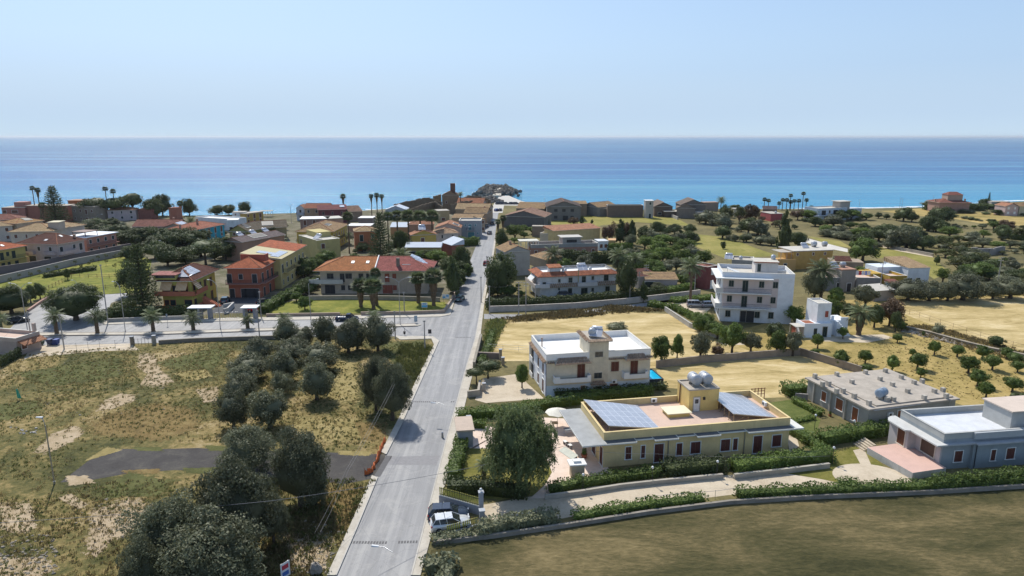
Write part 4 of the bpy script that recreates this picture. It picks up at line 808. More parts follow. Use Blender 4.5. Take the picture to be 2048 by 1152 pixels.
ac_unit(R_, ((0, D-.22), (1,0), (0,-1)), loc(h, c('E2',775,240), 4.2)[0], 4.0); ac_unit(R_, ((W-.22, D), (0,-1), (-1,0)), D*.45, 4.1)
# ---------------- grey concrete house ----------------
h = house('unfinished_house', 'unfinished grey concrete bungalow with a flat roof studded with chimney stubs', 'house', c('E3',590,425), c('E3',1330,335), 3.15, BL=c('E3',60,165), wall=(.34,.33,.3), roof='slab', rmat=M_GROOF, o=.35, wins=[])
CHh = h; R_, F0, F1, F3, W, D = h.root, h.F[0], h.F[1], h.F[3], h.W, h.D
m = MB(); rz_ = 3.372; m.box(1.4, W-.2, .3, D-.3, rz_, rz_+.16); m.build('roof_terrace', M_GROOF, h.roof)
for x, y in ((127,150),(313,135),(557,118),(727,105),(442,200),(682,175),(787,222),(917,280),(1058,335),(863,160),(972,205),(1040,195),(1145,280),(1218,270),(1245,320),(193,218),(244,213),(313,278),(367,274),(462,320),(587,380),(740,352),(795,350)):
    q = loc(h, c('E3',x,y), 3.5); m = MB(); s = .26; hh = .62; m.box(q[0]-s, q[0]+s, q[1]-s, q[1]+s, 3.36, 3.5+hh); m.build('chimney_stub', M_CONC, h.roof)
q = loc(h, c('E3',690,325), 3.55); water_tank(h, q[0], q[1], 3.54, 'blue-grey water tank lying on the flat concrete roof with the stubs', .62, 1.5, rz=.35, mat=paint((.28,.36,.45), .4))
for u, z0, z1, w_ in ((.28,1.0,2.5,1.0),(.54,.9,2.6,1.4),(.79,.5,2.5,1.1)): wz(R_, F3, (.02+u)*D, z0, z1, w_, paint((.25,.08,.03), .6))
for u, z0, z1, w_ in ((.36,1.0,2.5,.9),(.53,1.4,2.4,1.3)): wz(R_, F0, u*W, z0, z1, w_, paint((.25,.08,.03), .6))
ac_unit(R_, F0, .235*W, 1.9); ac_unit(R_, F0, .235*W, 1.2); m = MB(); m.tube([(W*.02,-.5,3.2),(W*.55,-.5,3.25),(W*.55,-.5,2.6)], .07, 6); m.tube([(W*.9,-.5,3.4),(W*.9,-.1,1)], .07, 6); m.build('drainpipe', M_METAL, R_)
for u in (.13, .42, .66):
    m = MB(); m.fbox(F3, u*D-.15, u*D+.15, .004, .25, 0, 3.1); m.build('pillar', M_CONC, R_)
# ---------------- blue-grey house ----------------
h = house('bungalow', 'blue-grey bungalow with a white roof terrace and a pink raised porch at the right edge', 'house', c('E3',1235,632), c('E3',2250,561), 4.7, D=7.6, wall=(.31,.34,.36), roof='flat', rmat=M_BWROOF, ph=.75, trim=plaster((.44,.44,.42), .35), wins=[])
R_, F0, F3, W, D = h.root, h.F[0], h.F[3], h.W, h.D
m = MB(); m.box(10.3, W-.3, 1.3, 5.6, 3.985, 6.35, 0); m.box(10.1, W-.1, 1.1, 5.8, 6.352, 6.5, 1); m.build('roof_room', [plaster((.44,.44,.42), .3), plaster((.6,.5,.42), .2)], R_)
M_CAN = plaster((.42,.44,.46), .3)
m = MB(); pts = [(-.004, -.6), (-.004, D+.9), (-.7, D+.85), (-1.35, D+.5), (-1.95, D-.3), (-2.0, 4.1), (-1.35, 3.9), (-1.3, -.6)]; m.prism(pts, 3.35, 3.53, 0); m.build('canopy', [plaster((.55,.55,.53), .25)], R_)
m = MB(); m.box(.0, 3.92, -.6, -.004, 3.35, 3.53); m.box(3.92+.003, W+.5, -1.0, -.354, 3.35, 3.53); m.box(.0+3.92+.003, W, -.35, -.004, 3.35, 3.529); m.build('canopy', M_CAN, R_)
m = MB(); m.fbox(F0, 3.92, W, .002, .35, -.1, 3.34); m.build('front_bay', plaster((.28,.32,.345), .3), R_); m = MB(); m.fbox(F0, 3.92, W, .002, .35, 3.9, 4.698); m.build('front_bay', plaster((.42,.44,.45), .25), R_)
FB = ((0, -.35), (1,0), (0,-1))
wz(R_, F0, 2.3, .9, 2.35, 1.1); wz(R_, FB, 6.8, .9, 2.35, .65); wz(R_, FB, 9.2, .95, 2.4, 1.15)
fx3 = lambda t: D*t
m = MB(); m.fbox(F3, 0, D-4.1, .002, 1.4, 0, 3.34); m.fbox(F3, D-4.1, D, .002, .25, 0, 3.34); m.build('side_wall', plaster((.46,.43,.42), .25), R_)
wz(R_, ((-1.4, D), (0,-1), (-1,0)), 2.3, 1.0, 3.1, 1.3, paint((.16,.06,.03), .5), 'door', plaster((.66,.6,.5), .2)); wz(R_, ((-.25, D), (0,-1), (-1,0)), 5.6, 1.15, 2.8, 2.3, paint((.1,.06,.04), .5), 'window', plaster((.66,.6,.5), .2))
m = MB(); m.tube([(4.3,-.45,.1),(4.3,-.45,3.3)], .05, 6); m.build('drainpipe', M_DARK, R_)
Pp = [loc(h, p, .95) for p in cs('E3',(1195,922),(962,960),(575,742),(770,708))]; Pp[0] = (-.3, Pp[0][1]); Pp[3] = (-.3, Pp[3][1])
m = MB(); m.prism(Pp[::-1], -.1, .9, 0, 1); m.build('porch_terrace', [plaster((.5,.5,.48), .5), plaster((.6,.4,.33), .2)], R_)
q = loc(h, c('E3',640,730), .6)
for i in range(5): m = MB(); m.box(q[0]-.3-.35*i, q[0]-.004-.35*i-(0), q[1]-.2, q[1]+2.0, -.1, .8-.16*i); m.build('step', GM_PAVE, R_)
# ---------------- apartment block ----------------
h = house('apartment_block', 'tall white apartment block with pinkish balconies and a roof room, right of centre', 'apartment block', c('E7',185,262), c('E7',780,282), 11.1, BL=c('E7',172,195), wall=(.74,.75,.76), roof='flat', rmat=M_LCONC, ph=.9, trim=plaster((.66,.69,.74), .15), wins=[])
R_, F0, F3, F1, W, D = h.root, h.F[0], h.F[3], h.F[1], h.W, h.D; fx = lambda x: (x-180)/600*W
m = MB()
m.fbox(F0, fx(190), fx(652), .003, .03, 3.5, 9.9); m.build('front_wall', plaster((.6,.5,.47), .2), R_); fh = 3.4
for k_i, xs in enumerate(((248,495,610), (253,505,617), (260,513,627))):
    for x in xs: wz(R_, (F0[0], F0[1], F0[2]), fx(x), k_i*fh+1.15, k_i*fh+2.5, 1.0, M_GREENS, 'window', M_METAL)
    wz(R_, F0, fx(378), k_i*fh+.1, k_i*fh+2.55, 1.15, M_GREENS, 'door', M_METAL)
for k_i in (1, 2):
    m = MB(); m.fbox(F0, -1.3, fx(590), .035, 1.3, k_i*fh-.2, k_i*fh+.0); m.box(-1.3, -.003, -.03, D*.7, k_i*fh-.2, k_i*fh); bo = m.build('balcony', M_WHITEP, R_)
    r = MB(); railing(r, F0, fx(190), fx(590), 1.25, k_i*fh); r.build('railing', M_DARK, bo); r = MB(); r.fbox(F0, -1.3, fx(190), 1.18, 1.3, k_i*fh, k_i*fh+1); r.box(-1.3, -1.18, -1.18, D*.7, k_i*fh, k_i*fh+1); r.build('balcony_wall', plaster((.6,.58,.56), .2), bo)
m = MB(); m.fbox(F0, -1.4, fx(600), .035, 1.45, 9.85, 10.05); m.box(-1.4, -.003, -.03, D, 9.85, 10.05); m.build('top_canopy', M_WHITEP, R_)
for k_i in (0, 1, 2):
    for u in (.35, .7): wz(R_, F3, u*D, k_i*fh+1, k_i*fh+2.4, 1.0, M_GREENS, 'window', M_METAL)
m = MB(); m.fbox(F0, fx(350), fx(470), .031, .06, .05, 2.6); m.build('entrance_recess', M_DARK, R_)
x0, y0 = fx(470), 3.0; m = MB(); m.box(x0, fx(660), y0, y0+4.5, 10.2, 13.0, 0); rr = m.build('roof_room', plaster((.6,.56,.53), .3), R_)
m = MB(); m.box(x0-.4, fx(660)+.2, y0-.4, y0+4.9, 13.002, 13.15, 1); m.box(x0-.45, fx(660)+.25, y0-.46, y0-.402, 12.95, 13.17, 0); m.build('roof_room_roof', [tile((.5,.2,.13)), M_LCONC], rr); wz(rr, ((x0, y0), (1,0), (0,-1)), .8, 10.9, 12.6, .7, M_GREENS, 'window', M_METAL)
water_tank(h, fx(640), y0+3.5, 13.15, 'round pale water tank on top of the roof room of the apartment block', .5, 1.0, vertical=True)
q = (fx(310), 4.0); rt = empty('roof_awning', h.w(q[0]-2, 2.5, 10.25), h.ang, 'tilted white awning panel on the roof of the apartment block', 'awning'); m = MB(); m.hexa([(0,0,1.2),(3,-.5,.1),(3.2,1.5,.1),(.2,1.9,1.2),(0,0,1.28),(3,-.5,.18),(3.2,1.5,.18),(.2,1.9,1.28)]); m.build('panel', M_WHITEP, rt); m = MB(); m.tube([(.1,.1,0),(.1,.1,1.2)], .04, 5); m.tube([(.3,1.7,0),(.3,1.7,1.2)], .04, 5); m.build('posts', M_METAL, rt)
rt = empty('air_conditioner', h.w(fx(700), 4, 10.24), h.ang, 'grey machine cabinet on the roof at the right end of the apartment block', 'machine'); m = MB(); m.box(-.9,.9,-.4,.4,.1,1.0); m.build('casing', M_METAL, rt); m = MB(); m.box(-.8,.8,-.3,.3,0,.1); m.build('feet', M_DARK, rt)
# white tower house
h = house('tower_house', 'small bright white house with a square tower and outside stairs in the dry orchard', 'house', c('E7',970,520), c('E7',1082,518), 6.9, D=4.6, wall=(.78,.8,.83), roof='flat', rmat=M_LCONC, ph=.25, wins=[])
R_, F0, W = h.root, h.F[0], h.W
wz(R_, F0, .68*W, 4.0, 5.3, .7, paint((.4,.08,.05), .6), 'window', M_WHITEP)
WB = plaster((.76,.79,.83), .12)
m = MB(); m.box(W+.003, W+4.2, .6, 4.8, -.2, 3.1); m.box(W+.4, W+1.4, 3.2, 4.4, 3.1, 4.1); m.box(W+2.6, W+4.2, .6, .8, 3.1, 3.7); m.box(W+.9,W+1.3,.9,1.3,3.1,4.0); m.build('side_wing', WB, R_)
m = MB()
for i in range(9): m.box(W+3.9-.33*i, W+4.23-.33*i-.003, -.6, .597, -.1, .35*(i+1))
m.build('outside_stairs', WB, R_)
m = MB(); m.box(-2.9, -.003, -.9, 2.8, -.2, 2.7, 0); m.box(-2.6, -.3, -.6, 2.5, 2.702, 2.72, 1); m.box(-2.9,-.003,-.9,-.7,2.7,2.95); m.box(-2.9,-2.7,-.7,2.8,2.7,2.95); lo = m.build('annex', [WB, M_RUST], R_)
m = MB(); m.box(-4.7, -2.95, -.9, 2.0, 2.2, 2.32); m.box(-4.6,-4.5,-.8,-.7,0,2.2); m.box(-4.6,-4.5,1.8,1.9,0,2.2); m.build('porch_roof', M_LCONC, R_); m = MB(); m.box(-4.4,-4.3,-.6,1.5,0,1.9); m.build('door', paint((.35,.1,.06), .6), R_)
wz(R_, F0, .35*W, .1, 2.2, .9, M_GREENS, 'door', M_METAL); m = MB(); m.fbox(((-2.9,-.9),(1,0),(0,-1)), 2.0, 2.7, .004, .04, .1, 1.9); m.build('door', M_GREENS, R_)
m = MB(); m.box(-.003, W+.003, -.9, -.003, -.2, 2.9); m.build('entry_wing', WB, R_); wz(R_, ((0,-.9),(1,0),(0,-1)), .5*W, .1, 2.2, .9, M_GREENS, 'door', M_METAL)
# ---------------- left part of the town ----------------
GRN_S = M_GREENS
HS = {}
def hh(*a, **k): r = house(*a, **k); return r
# middle white house with tiled skirt roof
h = hh('villa', 'white two-storey villa with an orange tiled skirt roof, behind the long hedge wall', 'house', c('E8',690,640), c('E8',1575,600), 5.7, BL=c('E8',570,565), wall=(.6,.61,.62), roof='flat', rmat=M_WROOF, ph=.3, wins=[])
R_, F0, F1, F3, W, D = h.root, h.F[0], h.F[1], h.F[3], h.W, h.D; fx = lambda x: (x-690)/885*W
m = MB(); z0, z1 = 5.35, 6.35; e = .7; i_ = 1.1
def ring(m, W, D, e, i_, z0, z1, s=(1,1,1,1)):
    o_ = [(-e,-e),(W+e,-e),(W+e,D+e),(-e,D+e)]; n_ = [(i_,i_),(W-i_,i_),(W-i_,D-i_),(i_,D-i_)]
    for j in range(4):
        if s[j]: k = (j+1) % 4; m.faces([(*o_[j],z0),(*o_[k],z0),(*n_[k],z1),(*n_[j],z1),(*o_[j],z0-.12),(*o_[k],z0-.12),(*n_[k],z1-.3),(*n_[j],z1-.3)], [(0,1,2,3),(4,7,6,5),(0,4,5,1),(3,2,6,7)])
ring(m, W, D, e, i_, z0+.1, z1, (1,0,0,1)); m.build('tiled_skirt', RED if 0 else tile((.46,.17,.09),(.22,.09,.06)), h.roof)
m = MB(); ring(m, W, D, 0.0, .15, 5.7, 6.3, (0,1,1,0)); m.build('parapet_wall', plaster((.35,.34,.33), .5), R_)
for x, z_, w_, hh_, nm in ((910,3.7,.55,.8,'window'),(1038,3.55,1.0,1.3,'window'),(1192,3.1,1.0,1.9,'door'),(1295,4.0,.6,.9,'window'),(1452,3.6,1.2,1.5,'window'),(740,3.2,.8,.7,'window')): window(R_, F0, fx(x), z_, w_, hh_, M_GREENS, M_METAL, True, nm)
for x, z_, w_, hh_, nm in ((1035,.7,1.0,1.3,'window'),(1200,.1,1.7,1.8,'door'),(1297,.9,.6,.9,'window'),(1472,.7,1.1,1.3,'window'),(908,1.7,.45,.5,'window')): window(R_, F0, fx(x), z_, w_, hh_, M_GREENS, M_METAL, True, nm)
for a, b_ in ((790,1110),(1340,1640)): canopy_tiles(R_, F0, fx(a), fx(b_), 1.0, 3.35, 2.7, 'tiled_canopy', .5)
balcony(R_, F0, fx(1110), fx(1335), 2.8, 1.3, 'solid', plaster((.55,.53,.52), .3)); balcony(R_, F0, -.02*W-1.0, fx(790), 2.8, 1.2, 'solid', plaster((.6,.58,.58), .3))
m = MB(); m.box(-1.6, -.003, -1.2, D, 2.6, 2.8); m.box(-1.6, -1.48, -1.2, D, 2.8, 3.6); m.box(-1.5,-1.3,-1.1,-.9,0,2.6); m.box(-1.5,-1.3,D*.5,D*.5+.2,0,2.6); m.build('side_balcony', plaster((.6,.52,.45), .3), R_)
m = MB(); m.hexa([(-1.5,D*.35,3.7),(-.01,D*.35,5.2),(-.01,D*.8,5.2),(-1.5,D*.8,3.7),(-1.5,D*.35,3.74),(-.01,D*.35,5.24),(-.01,D*.8,5.24),(-1.5,D*.8,3.74)]); m.build('awning', M_WHITEP, R_)
m = MB(); m.box(fx(815), fx(940), 1.2, 3.4, 5.4, 7.3, 0); m.hexa([(fx(800),1.0,7.25),(fx(955),1.0,7.25),(fx(955),3.6,7.6),(fx(800),3.6,7.6),(fx(800),1.0,7.4),(fx(955),1.0,7.4),(fx(955),3.6,7.85),(fx(800),3.6,7.85)], 1); m.build('stair_room', [plaster((.66,.66,.66), .3), tile((.5,.2,.1))], R_)
m = MB(); m.box(fx(955), fx(975), .8, 1.5, 5.4, 7.5); m.build('chimney', plaster((.6,.6,.6), .3), R_); m = MB(); m.tube([(fx(1120),-.6,3.6),(fx(1120),-.6,6.9)], .12, 6); m.build('flue_pipe', paint((.35,.3,.15), .6), R_)
solar_heater(h, fx(1240), 5, 5.45, 'solar heater with a long pale tank on the white villa with the tiled skirt roof', s=1.5)
for q, (x, lb) in enumerate(((1030,'left of the stair room chimney'),(1340,'right of the solar heater'))): water_tank(h, fx(x), 4+q, 5.45, 'small round tank on the skirt-roofed villa, '+lb, .4, .9, vertical=True)
# gable house without windows
h = hh('house', 'plain windowless grey gable house with a mottled tan tile roof beside the road', 'house', c('E8',290,372), c('E8',575,355), 7.2, D=8.5, wall=(.36,.34,.31), roof='gable', ridge='y', rmat=DTAN, rh=1.6, o=.25, wins=[], chim=[(.42,.55,.9)])
h = hh('low_annex', 'low tan tiled lean-to building right behind the windowless gable house', 'outbuilding', c('E8',575,410), c('E8',780,470), 3.0, D=5, wall=(.36,.3,.24), roof='shed', rmat=DTAN, rh=.9, o=.2, wins=[])
# long coastal-style complex behind
h = hh('long_house', 'long low house with flat pinkish terraces and grey parapet behind the gable house', 'house', c('E8',590,285), c('E8',1360,265), 4.3, D=7.0, wall=(.36,.2,.15), roof='flat', rmat=plaster((.6,.42,.32), .2), ph=1.2, trim=plaster((.3,.3,.29), .3), faces=(0,), wins='auto')
W = h.W; fx = lambda x: (x-590)/770*W
m = MB(); m.box(fx(955), fx(1165), .8, 6, 3.1, 6.3, 0); m.box(fx(935), fx(1185), .5, 6.3, 6.3, 6.5, 1); m.build('roof_room', [plaster((.33,.32,.3), .3), plaster((.5,.48,.44), .3)], h.root); window(h.root, ((fx(955),.8),(1,0),(0,-1)), (fx(1060)-fx(955)), 4.6, 3.6, 1.0, M_DARK, M_METAL, False)
m = MB(); m.box(fx(470), fx(690), 1.5, 6, 5.2, 5.4, 0)
for a in (480, 560, 620, 680): m.box(fx(a), fx(a)+.25, 1.6, 1.9, 0, 5.2); m.box(fx(a), fx(a)+.25, 5.6, 5.9, 0, 5.2)
m.build('pergola', plaster((.62,.6,.52), .2), h.root)
h = hh('house', 'low pale yellow building with a long pink tiled roof behind the long low house', 'house', c('E8',850,128), c('E8',1383,95), 5.4, D=8, wall=(.6,.48,.24), roof='shed', rmat=PINKT, rh=1.0, o=.4, wins=[(0,'s',(.35,),0)])
h = hh('cottage', 'small white and blue flat cottage at the right end of the long low house', 'house', c('E8',1365,250), c('E8',1478,247), 3.2, D=5, wall=(.6,.68,.72), roof='slab', rmat=M_BWROOF, o=.15, wins=[(0,'w',(.3,.75),0)])
h = hh('outbuilding', 'small flat yellow-orange outbuilding beside the white and blue cottage', 'outbuilding', c('E8',1478,238), c('E8',1560,240), 2.6, D=5, wall=(.5,.36,.16), roof='slab', rmat=plaster((.6,.38,.2), .2), o=.15, wins=[])
h = hh('outbuilding', 'low brown block-walled outbuilding left of the pink tiled roof', 'outbuilding', c('E8',600,75), c('E8',782,78), 4.2, D=3, wall=(.25,.2,.16), roof='slab', rmat=M_GROOF, o=.1, wins=[])
h = hh('outbuilding', 'low terrace building with white frame and tan roof left of the pink roof', 'outbuilding', c('E8',690,150), c('E8',850,160), 3.9, D=6, wall=(.55,.5,.4), roof='flat', rmat=plaster((.5,.4,.2), .3), ph=.7, wins=[])
# long beige house with orange and red roof
h = hh('long_villa', 'long beige two-storey house with one orange and one red roof half, behind the garden palms', 'house', c('E6',225,345), c('E6',1440,345), 6.2, D=10.5, wall=(.5,.42,.33), roof='hip', rmat=ORT, rh=2.7, o=1.5, wins=[], skyl=[(.28,.18),(.42,.18)])
R_, F0, W, D = h.root, h.F[0], h.W, h.D; fx = lambda x: (x-225)/1215*W; hw = (D+3)/2; z = 6.32
m = MB(); xs = fx(860); o = 1.5
m.poly([(xs,-o-.005,z+.02),(W+o,-o-.005,z+.02),(W+o-hw,D/2,z+2.73),(xs,D/2,z+2.73)]); m.poly([(W+o,-o,z+.02),(W+o,D+o,z+.02),(W+o-hw,D/2,z+2.73)]); m.poly([(W+o,D+o+.005,z+.02),(xs,D+o+.005,z+.02),(xs,D/2,z+2.73),(W+o-hw,D/2,z+2.73)])
m.build('red_roof_half', MRED, h.roof); m = MB(); m.tube([(xs,-o,z+.12),(xs,D/2,z+2.85)], .2, 6); m.build('dividing_rib', M_WHITEP, h.roof)
for x, kd, f in ((340,'b',1),(477,'d',1),(550,'b',1),(690,'d',1),(777,'d',1),(988,'d',1),(1070,'w',1),(330,'g',0),(480,'w',0),(560,'w',0),(990,'g',0),(1072,'w',0)): w_, hh_, z_ = SPEC[kd]; window(R_, F0, fx(x), f*3.1+z_, w_, min(hh_, 2.3), paint((.3,.08,.05), .6) if x > 860 else M_DARK, M_CONC, True, 'door' if kd in 'dg' else 'window')
m = MB(); m.fbox(F0, fx(110), fx(495), .005, 1.4, 2.85, 3.05); m.fbox(F0, fx(110), fx(495), 1.25, 1.4, 3.05, 4.0); m.build('balcony', plaster((.5,.49,.45), .3), R_); m = MB(); m.fbox(F0, fx(640), fx(830), .005, 1.2, 2.85, 3.05); m.fbox(F0, fx(640), fx(830), 1.08, 1.2, 3.05, 3.9); m.build('balcony', plaster((.5,.47,.42), .3), R_)
q = loc(h, c('E6',1112,300), 7); m = MB(); m.box(fx(1112)-.4, fx(1112)+.4, .5, 1.3, 6.4, 9.3); m.build('chimney', plaster((.25,.2,.16), .5), h.roof)
x0 = fx(1150); m = MB()
for a, b_, e0, e1 in ((x0, x0+.15, 1.2, 2.9), (x0+2.2, x0+2.35, 1.2, 2.9), (x0, x0+2.35, 1.2, 1.35), (x0, x0+2.35, 2.75, 2.9)): m.box(a, b_, e0, e1, 7.0, h.zr(1, e1)+.22)
m.build('dormer_frame', M_WHITEP, h.roof); m = MB(); m.hexa([(x0+.16,1.36,7.2),(x0+2.19,1.36,7.2),(x0+2.19,2.74,7.2),(x0+.16,2.74,7.2),(x0+.16,1.36,h.zr(1,1.36)+.06),(x0+2.19,1.36,h.zr(1,1.36)+.06),(x0+2.19,2.74,h.zr(1,2.74)+.06),(x0+.16,2.74,h.zr(1,2.74)+.06)]); m.build('dormer_opening', M_DARK, h.roof)
for i in range(7):
    t = i/7; cx, cy = W+o-hw+(hw-1.6)*t*.95, D/2+.6-(D/2)*t*.9; zz = 6.32+2.7*(1-t*.95)*1.0
    m = MB(); m.hexa([(cx+.4,cy-.7,zz-.1),(cx+2.8,cy-.7,zz-1.1),(cx+2.8,cy+2.0,zz-1.0),(cx+.4,cy+2.0,zz-.0),(cx+.4,cy-.7,zz+.1),(cx+2.8,cy-.7,zz-.9),(cx+2.8,cy+2.0,zz-.8),(cx+.4,cy+2.0,zz+.2)]); o_ = m.build('solar_panel', M_SOL, h.roof); quv(o_)
# coral house
h = hh('house', 'coral red two-storey house with a bright red hip roof, between the yellow houses', 'house', c('E5',890,340), c('E5',1225,340), 7.6, D=10.5, wall=(.44,.14,.08), roof='hip', rmat=RED, rh=2.1, o=.8, trim=plaster((.4,.2,.16), .3), frame=plaster((.5,.45,.42), .2), wins=[(0,'d',(.05,.82),1),(0,'w',(.4,),1),(0,'d',(.1,.45,.85),0),(1,'d',(.15,.5,.8),1),(1,'d',(.2,.6),0),(0,'g',(.65,),0)], balc=[(0,-.03,1.03,1,1.2,'rail'),(1,0,.95,1,1.2,'rail')], pane=M_DARK, ridge='y')
m = MB(); m.box(1.8, 8.2, 4.6, 4.9, 8.5, 10.3); m.box(7.9, 8.2, 4.9, 7, 8.5, 10.3); m.build('roof_terrace_wall', plaster((.4,.1,.06), .2), h.roof)
# yellow house with the brown roof
h = hh('house', 'yellow-green two-storey house with orange bands, striped awnings and a dark red-brown roof', 'house', c('E5',215,470), c('E5',520,470), 6.9, D=13, wall=(.45,.42,.1), roof='hip', rmat=BRN, rh=2.4, o=.9, wins=[(0,'b',(.15,.75),1),(0,'d',(.45,),1),(0,'w',(.12,),0),(0,'d',(.33,),0),(0,'b',(.85,),0),(1,'w',(.1,.35),1),(1,'d',(.55,.8),1),(1,'d',(.1,.5,.8),0)], pane=M_GREENS, frame=plaster((.5,.18,.1), .2), ridge='y', panels=[])
R_, F0, F1, W, D = h.root, h.F[0], h.F[1], h.W, h.D; OB = plaster((.45,.15,.08), .3)
for f in (0, 1):
    m = MB(); z = .5+f*3.35; m.box(-1.2, W+1.2, -1.3, -.005, z-.35, z); m.box(-1.2, W+1.2, -1.3, -1.18, z, z+.75); m.box(W+.005, W+1.2, -.005, D*.45, z-.35, z); m.box(W+1.08, W+1.2, -.005, D*.45, z, z+.75); m.build('balcony', OB, R_)
AW, nt, b = _m('striped_awning'); wv = N(nt, 'ShaderNodeTexWave', i_Scale=1.1); L(nt, nt.nodes.new('ShaderNodeTexCoord').outputs['Object'], wv.inputs['Vector']); L(nt, ramp(nt, wv.outputs[1], [(.45,(.5,.24,.07)),(.55,(.7,.55,.36))], 'CONSTANT'), b.inputs[0])
for a in (.1, .62):
    m = MB(); x0, x1 = a*W-.6, a*W+2.0; m.hexa([(x0,-1.5,4.9),(x1,-1.5,4.9),(x1,-.01,6.6),(x0,-.01,6.6),(x0,-1.5,4.95),(x1,-1.5,4.95),(x1,-.01,6.65),(x0,-.01,6.65)]); m.build('awning', AW, R_)
m = MB(); m.hexa([(W+1.5,.2,4.9),(W+.01,.2,6.6),(W+.01,2.4,6.6),(W+1.5,2.4,4.9),(W+1.5,.2,4.95),(W+.01,.2,6.65),(W+.01,2.4,6.65),(W+1.5,2.4,4.95)]); m.build('awning', AW, R_)
m = MB(); m.box(-1.2, W*.55, -.6, 2.6, 7.3, 8.4, 0); m.box(-2, W*.6, -1.2, 3.6, 8.4, 8.55, 1); m.fbox(((-1.2,-.6),(1,0),(0,-1)), .3, W*.55+1.0, .004, .03, 7.7, 8.3, 2); m.build('dormer', [plaster((.4,.36,.1), .2), tile((.45,.2,.18)), M_GLASS], h.roof)
for i in range(3):
    x0, y0 = W*.78-.5+i*.0, 1.0+i*1.9; m = MB(); P_ = [(W-3.0, .3+i*2.1), (W-.5, .3+i*2.1), (W-.5, 2.3+i*2.1), (W-3.0, 2.3+i*2.1)]
    m.hexa([(x, y, h.zr(x, y)+.1) for x, y in P_]+[(x, y, h.zr(x, y)+.2) for x, y in P_]); o_ = m.build('solar_panel', M_SOL, h.roof); quv(o_)
m = MB()
for i in range(12): m.box(W+1.3+.32*i, W+1.62+.32*i, 2.2, 3.6, -.1, 2.4-.2*i)
m.build('outside_stairs', OB, R_)
# yellow row
h = hh('terraced_house', 'yellow terraced block with balconies, half beige half red roof, behind the coral house', 'house', c('E5',1430,245), c('E5',1680,110), 8.2, D=9.5, wall=(.52,.42,.18), roof='shed', rmat=plaster((.5,.44,.26), .2), rh=1.6, o=.7, pane=M_GREENS, faces=(0,1), floors=2, balc=[(0,.1,.4,1,1.2,'rail'),(0,.55,.95,1,1.2,'rail'),(1,.0,.3,1,1.3,'solid'),(1,0,.3,0.25,1.3,'solid')], panels=[(.03,.4,.06,.3),(.12,.24,.3,.75)])
h.roof.data.materials[0]
m = MB(); P_ = [(h.W*.52,-.7),(h.W+.7,-.7),(h.W+.7,h.D+.7),(h.W*.52,h.D+.7)]; m.hexa([(x,y,h.zr(x,y)+.01) for x,y in P_]+[(x,y,h.zr(x,y)+.05) for x,y in P_]); m.build('red_roof_half', RED, h.roof)
# cream and mauve villas, upper left
h = hh('house', 'yellow house with a red roof and green shutters cut by the left edge', 'house', c('F1',-170,835), c('F1',285,760), 6.3, D=11, wall=(.55,.45,.16), roof='hip', rmat=RED, rh=2.2, o=.8, wins=[(0,'d',(.38,.68),1),(0,'w',(.12,.53),1),(0,'d',(.38,.73),0),(0,'w',(.53,.2),0),(1,'w',(.5,),1)], pane=M_GREENS, balc=[(0,.1,1,1,1.1,'rail')], frame=plaster((.55,.45,.16), .1), skyl=[(.5,.1)])
h = hh('villa', 'pale mauve corner villa with a dark brown hip roof beside the park', 'house', c('F1',660,745), c('F1',965,690), 6.3, BL=c('F1',265,722), wall=(.52,.42,.4), roof='hip', rmat=BRN, rh=2.7, o=.7, pane=M_DARK, wins=[(0,'d',(.12,.85),1),(0,'w',(.6,),1),(3,'d',(.15,),1),(3,'w',(.5,.8),1),(0,'g',(.3,.7),0),(3,'g',(.3,.7),0)], balc=[(0,.0,.6,1,1.3,'solid'),(3,.05,.4,1,1.1,'solid'),(3,.65,.95,1,1.1,'solid')], skyl=[(.1,.35),(.45,.2),(.6,.3)], chim=[(.8,.1)])
h = hh('terraced_house', 'coral pink terraced block with a glaring white metal roof beside the mauve villa', 'house', c('F1',990,668), c('F1',1335,606), 6.2, D=8.5, wall=(.5,.25,.18), roof='slab', rmat=plaster((.8,.82,.85), .05), o=.6, pane=M_GREENS, faces=(0,1), balc=[(0,0,1,1,1.2,'rail')])
m = MB(); m.box(.5, h.W*.45, .4, 6, 8.0, 8.15, 0)
for a in (.6, h.W*.42): m.box(a, a+.15, .6, .75, 6.4, 8.0, 0); m.box(a, a+.15, 5.6, 5.75, 6.4, 8.0, 0)
m.build('roof_pergola', M_BRNS, h.root)
h = hh('villa', 'cream villa with tan hip roofs and a roof room, behind the brown-roofed corner villa', 'house', c('F1',115,600), c('F1',600,590), 6.4, D=12, wall=(.56,.5,.42), roof='hip', rmat=TAN, rh=2.3, o=.8, pane=M_BRNS, faces=(0,3))
m = MB(); m.box(h.W*.82, h.W*1.08, 3, 8, 6.4, 9.2, 0); m.box(h.W*.8, h.W*1.1, 2.8, 8.3, 9.2, 9.35, 1); m.build('roof_room', [plaster((.5,.42,.34), .2), plaster((.62,.56,.4), .2)], h.root)
h = hh('house', 'wing with a broad tan tiled roof right of the cream villa roof room', 'house', c('F1',700,560), c('F1',970,520), 6.2, D=10, wall=(.55,.5,.45), roof='hip', rmat=TAN, rh=1.8, o=.6, wins=[], skyl=[(.1,.25)])
h = hh('house', 'house with an orange-tan roof and dark roof terrace left of the cream villa roof room', 'house', c('F1',190,505), c('F1',490,470), 6.6, D=9, wall=(.5,.4,.3), roof='hip', rmat=tile((.45,.27,.12)), rh=1.6, o=.6, wins=[], holes=[(.45,.7,.15,.4)])
h = hh('house', 'low house with a pale tan roof at the left edge above the palm', 'house', c('F1',-140,545), c('F1',140,525), 6.0, D=10, wall=(.55,.5,.45), roof='hip', rmat=TAN, rh=1.6, o=.6, faces=(0,))
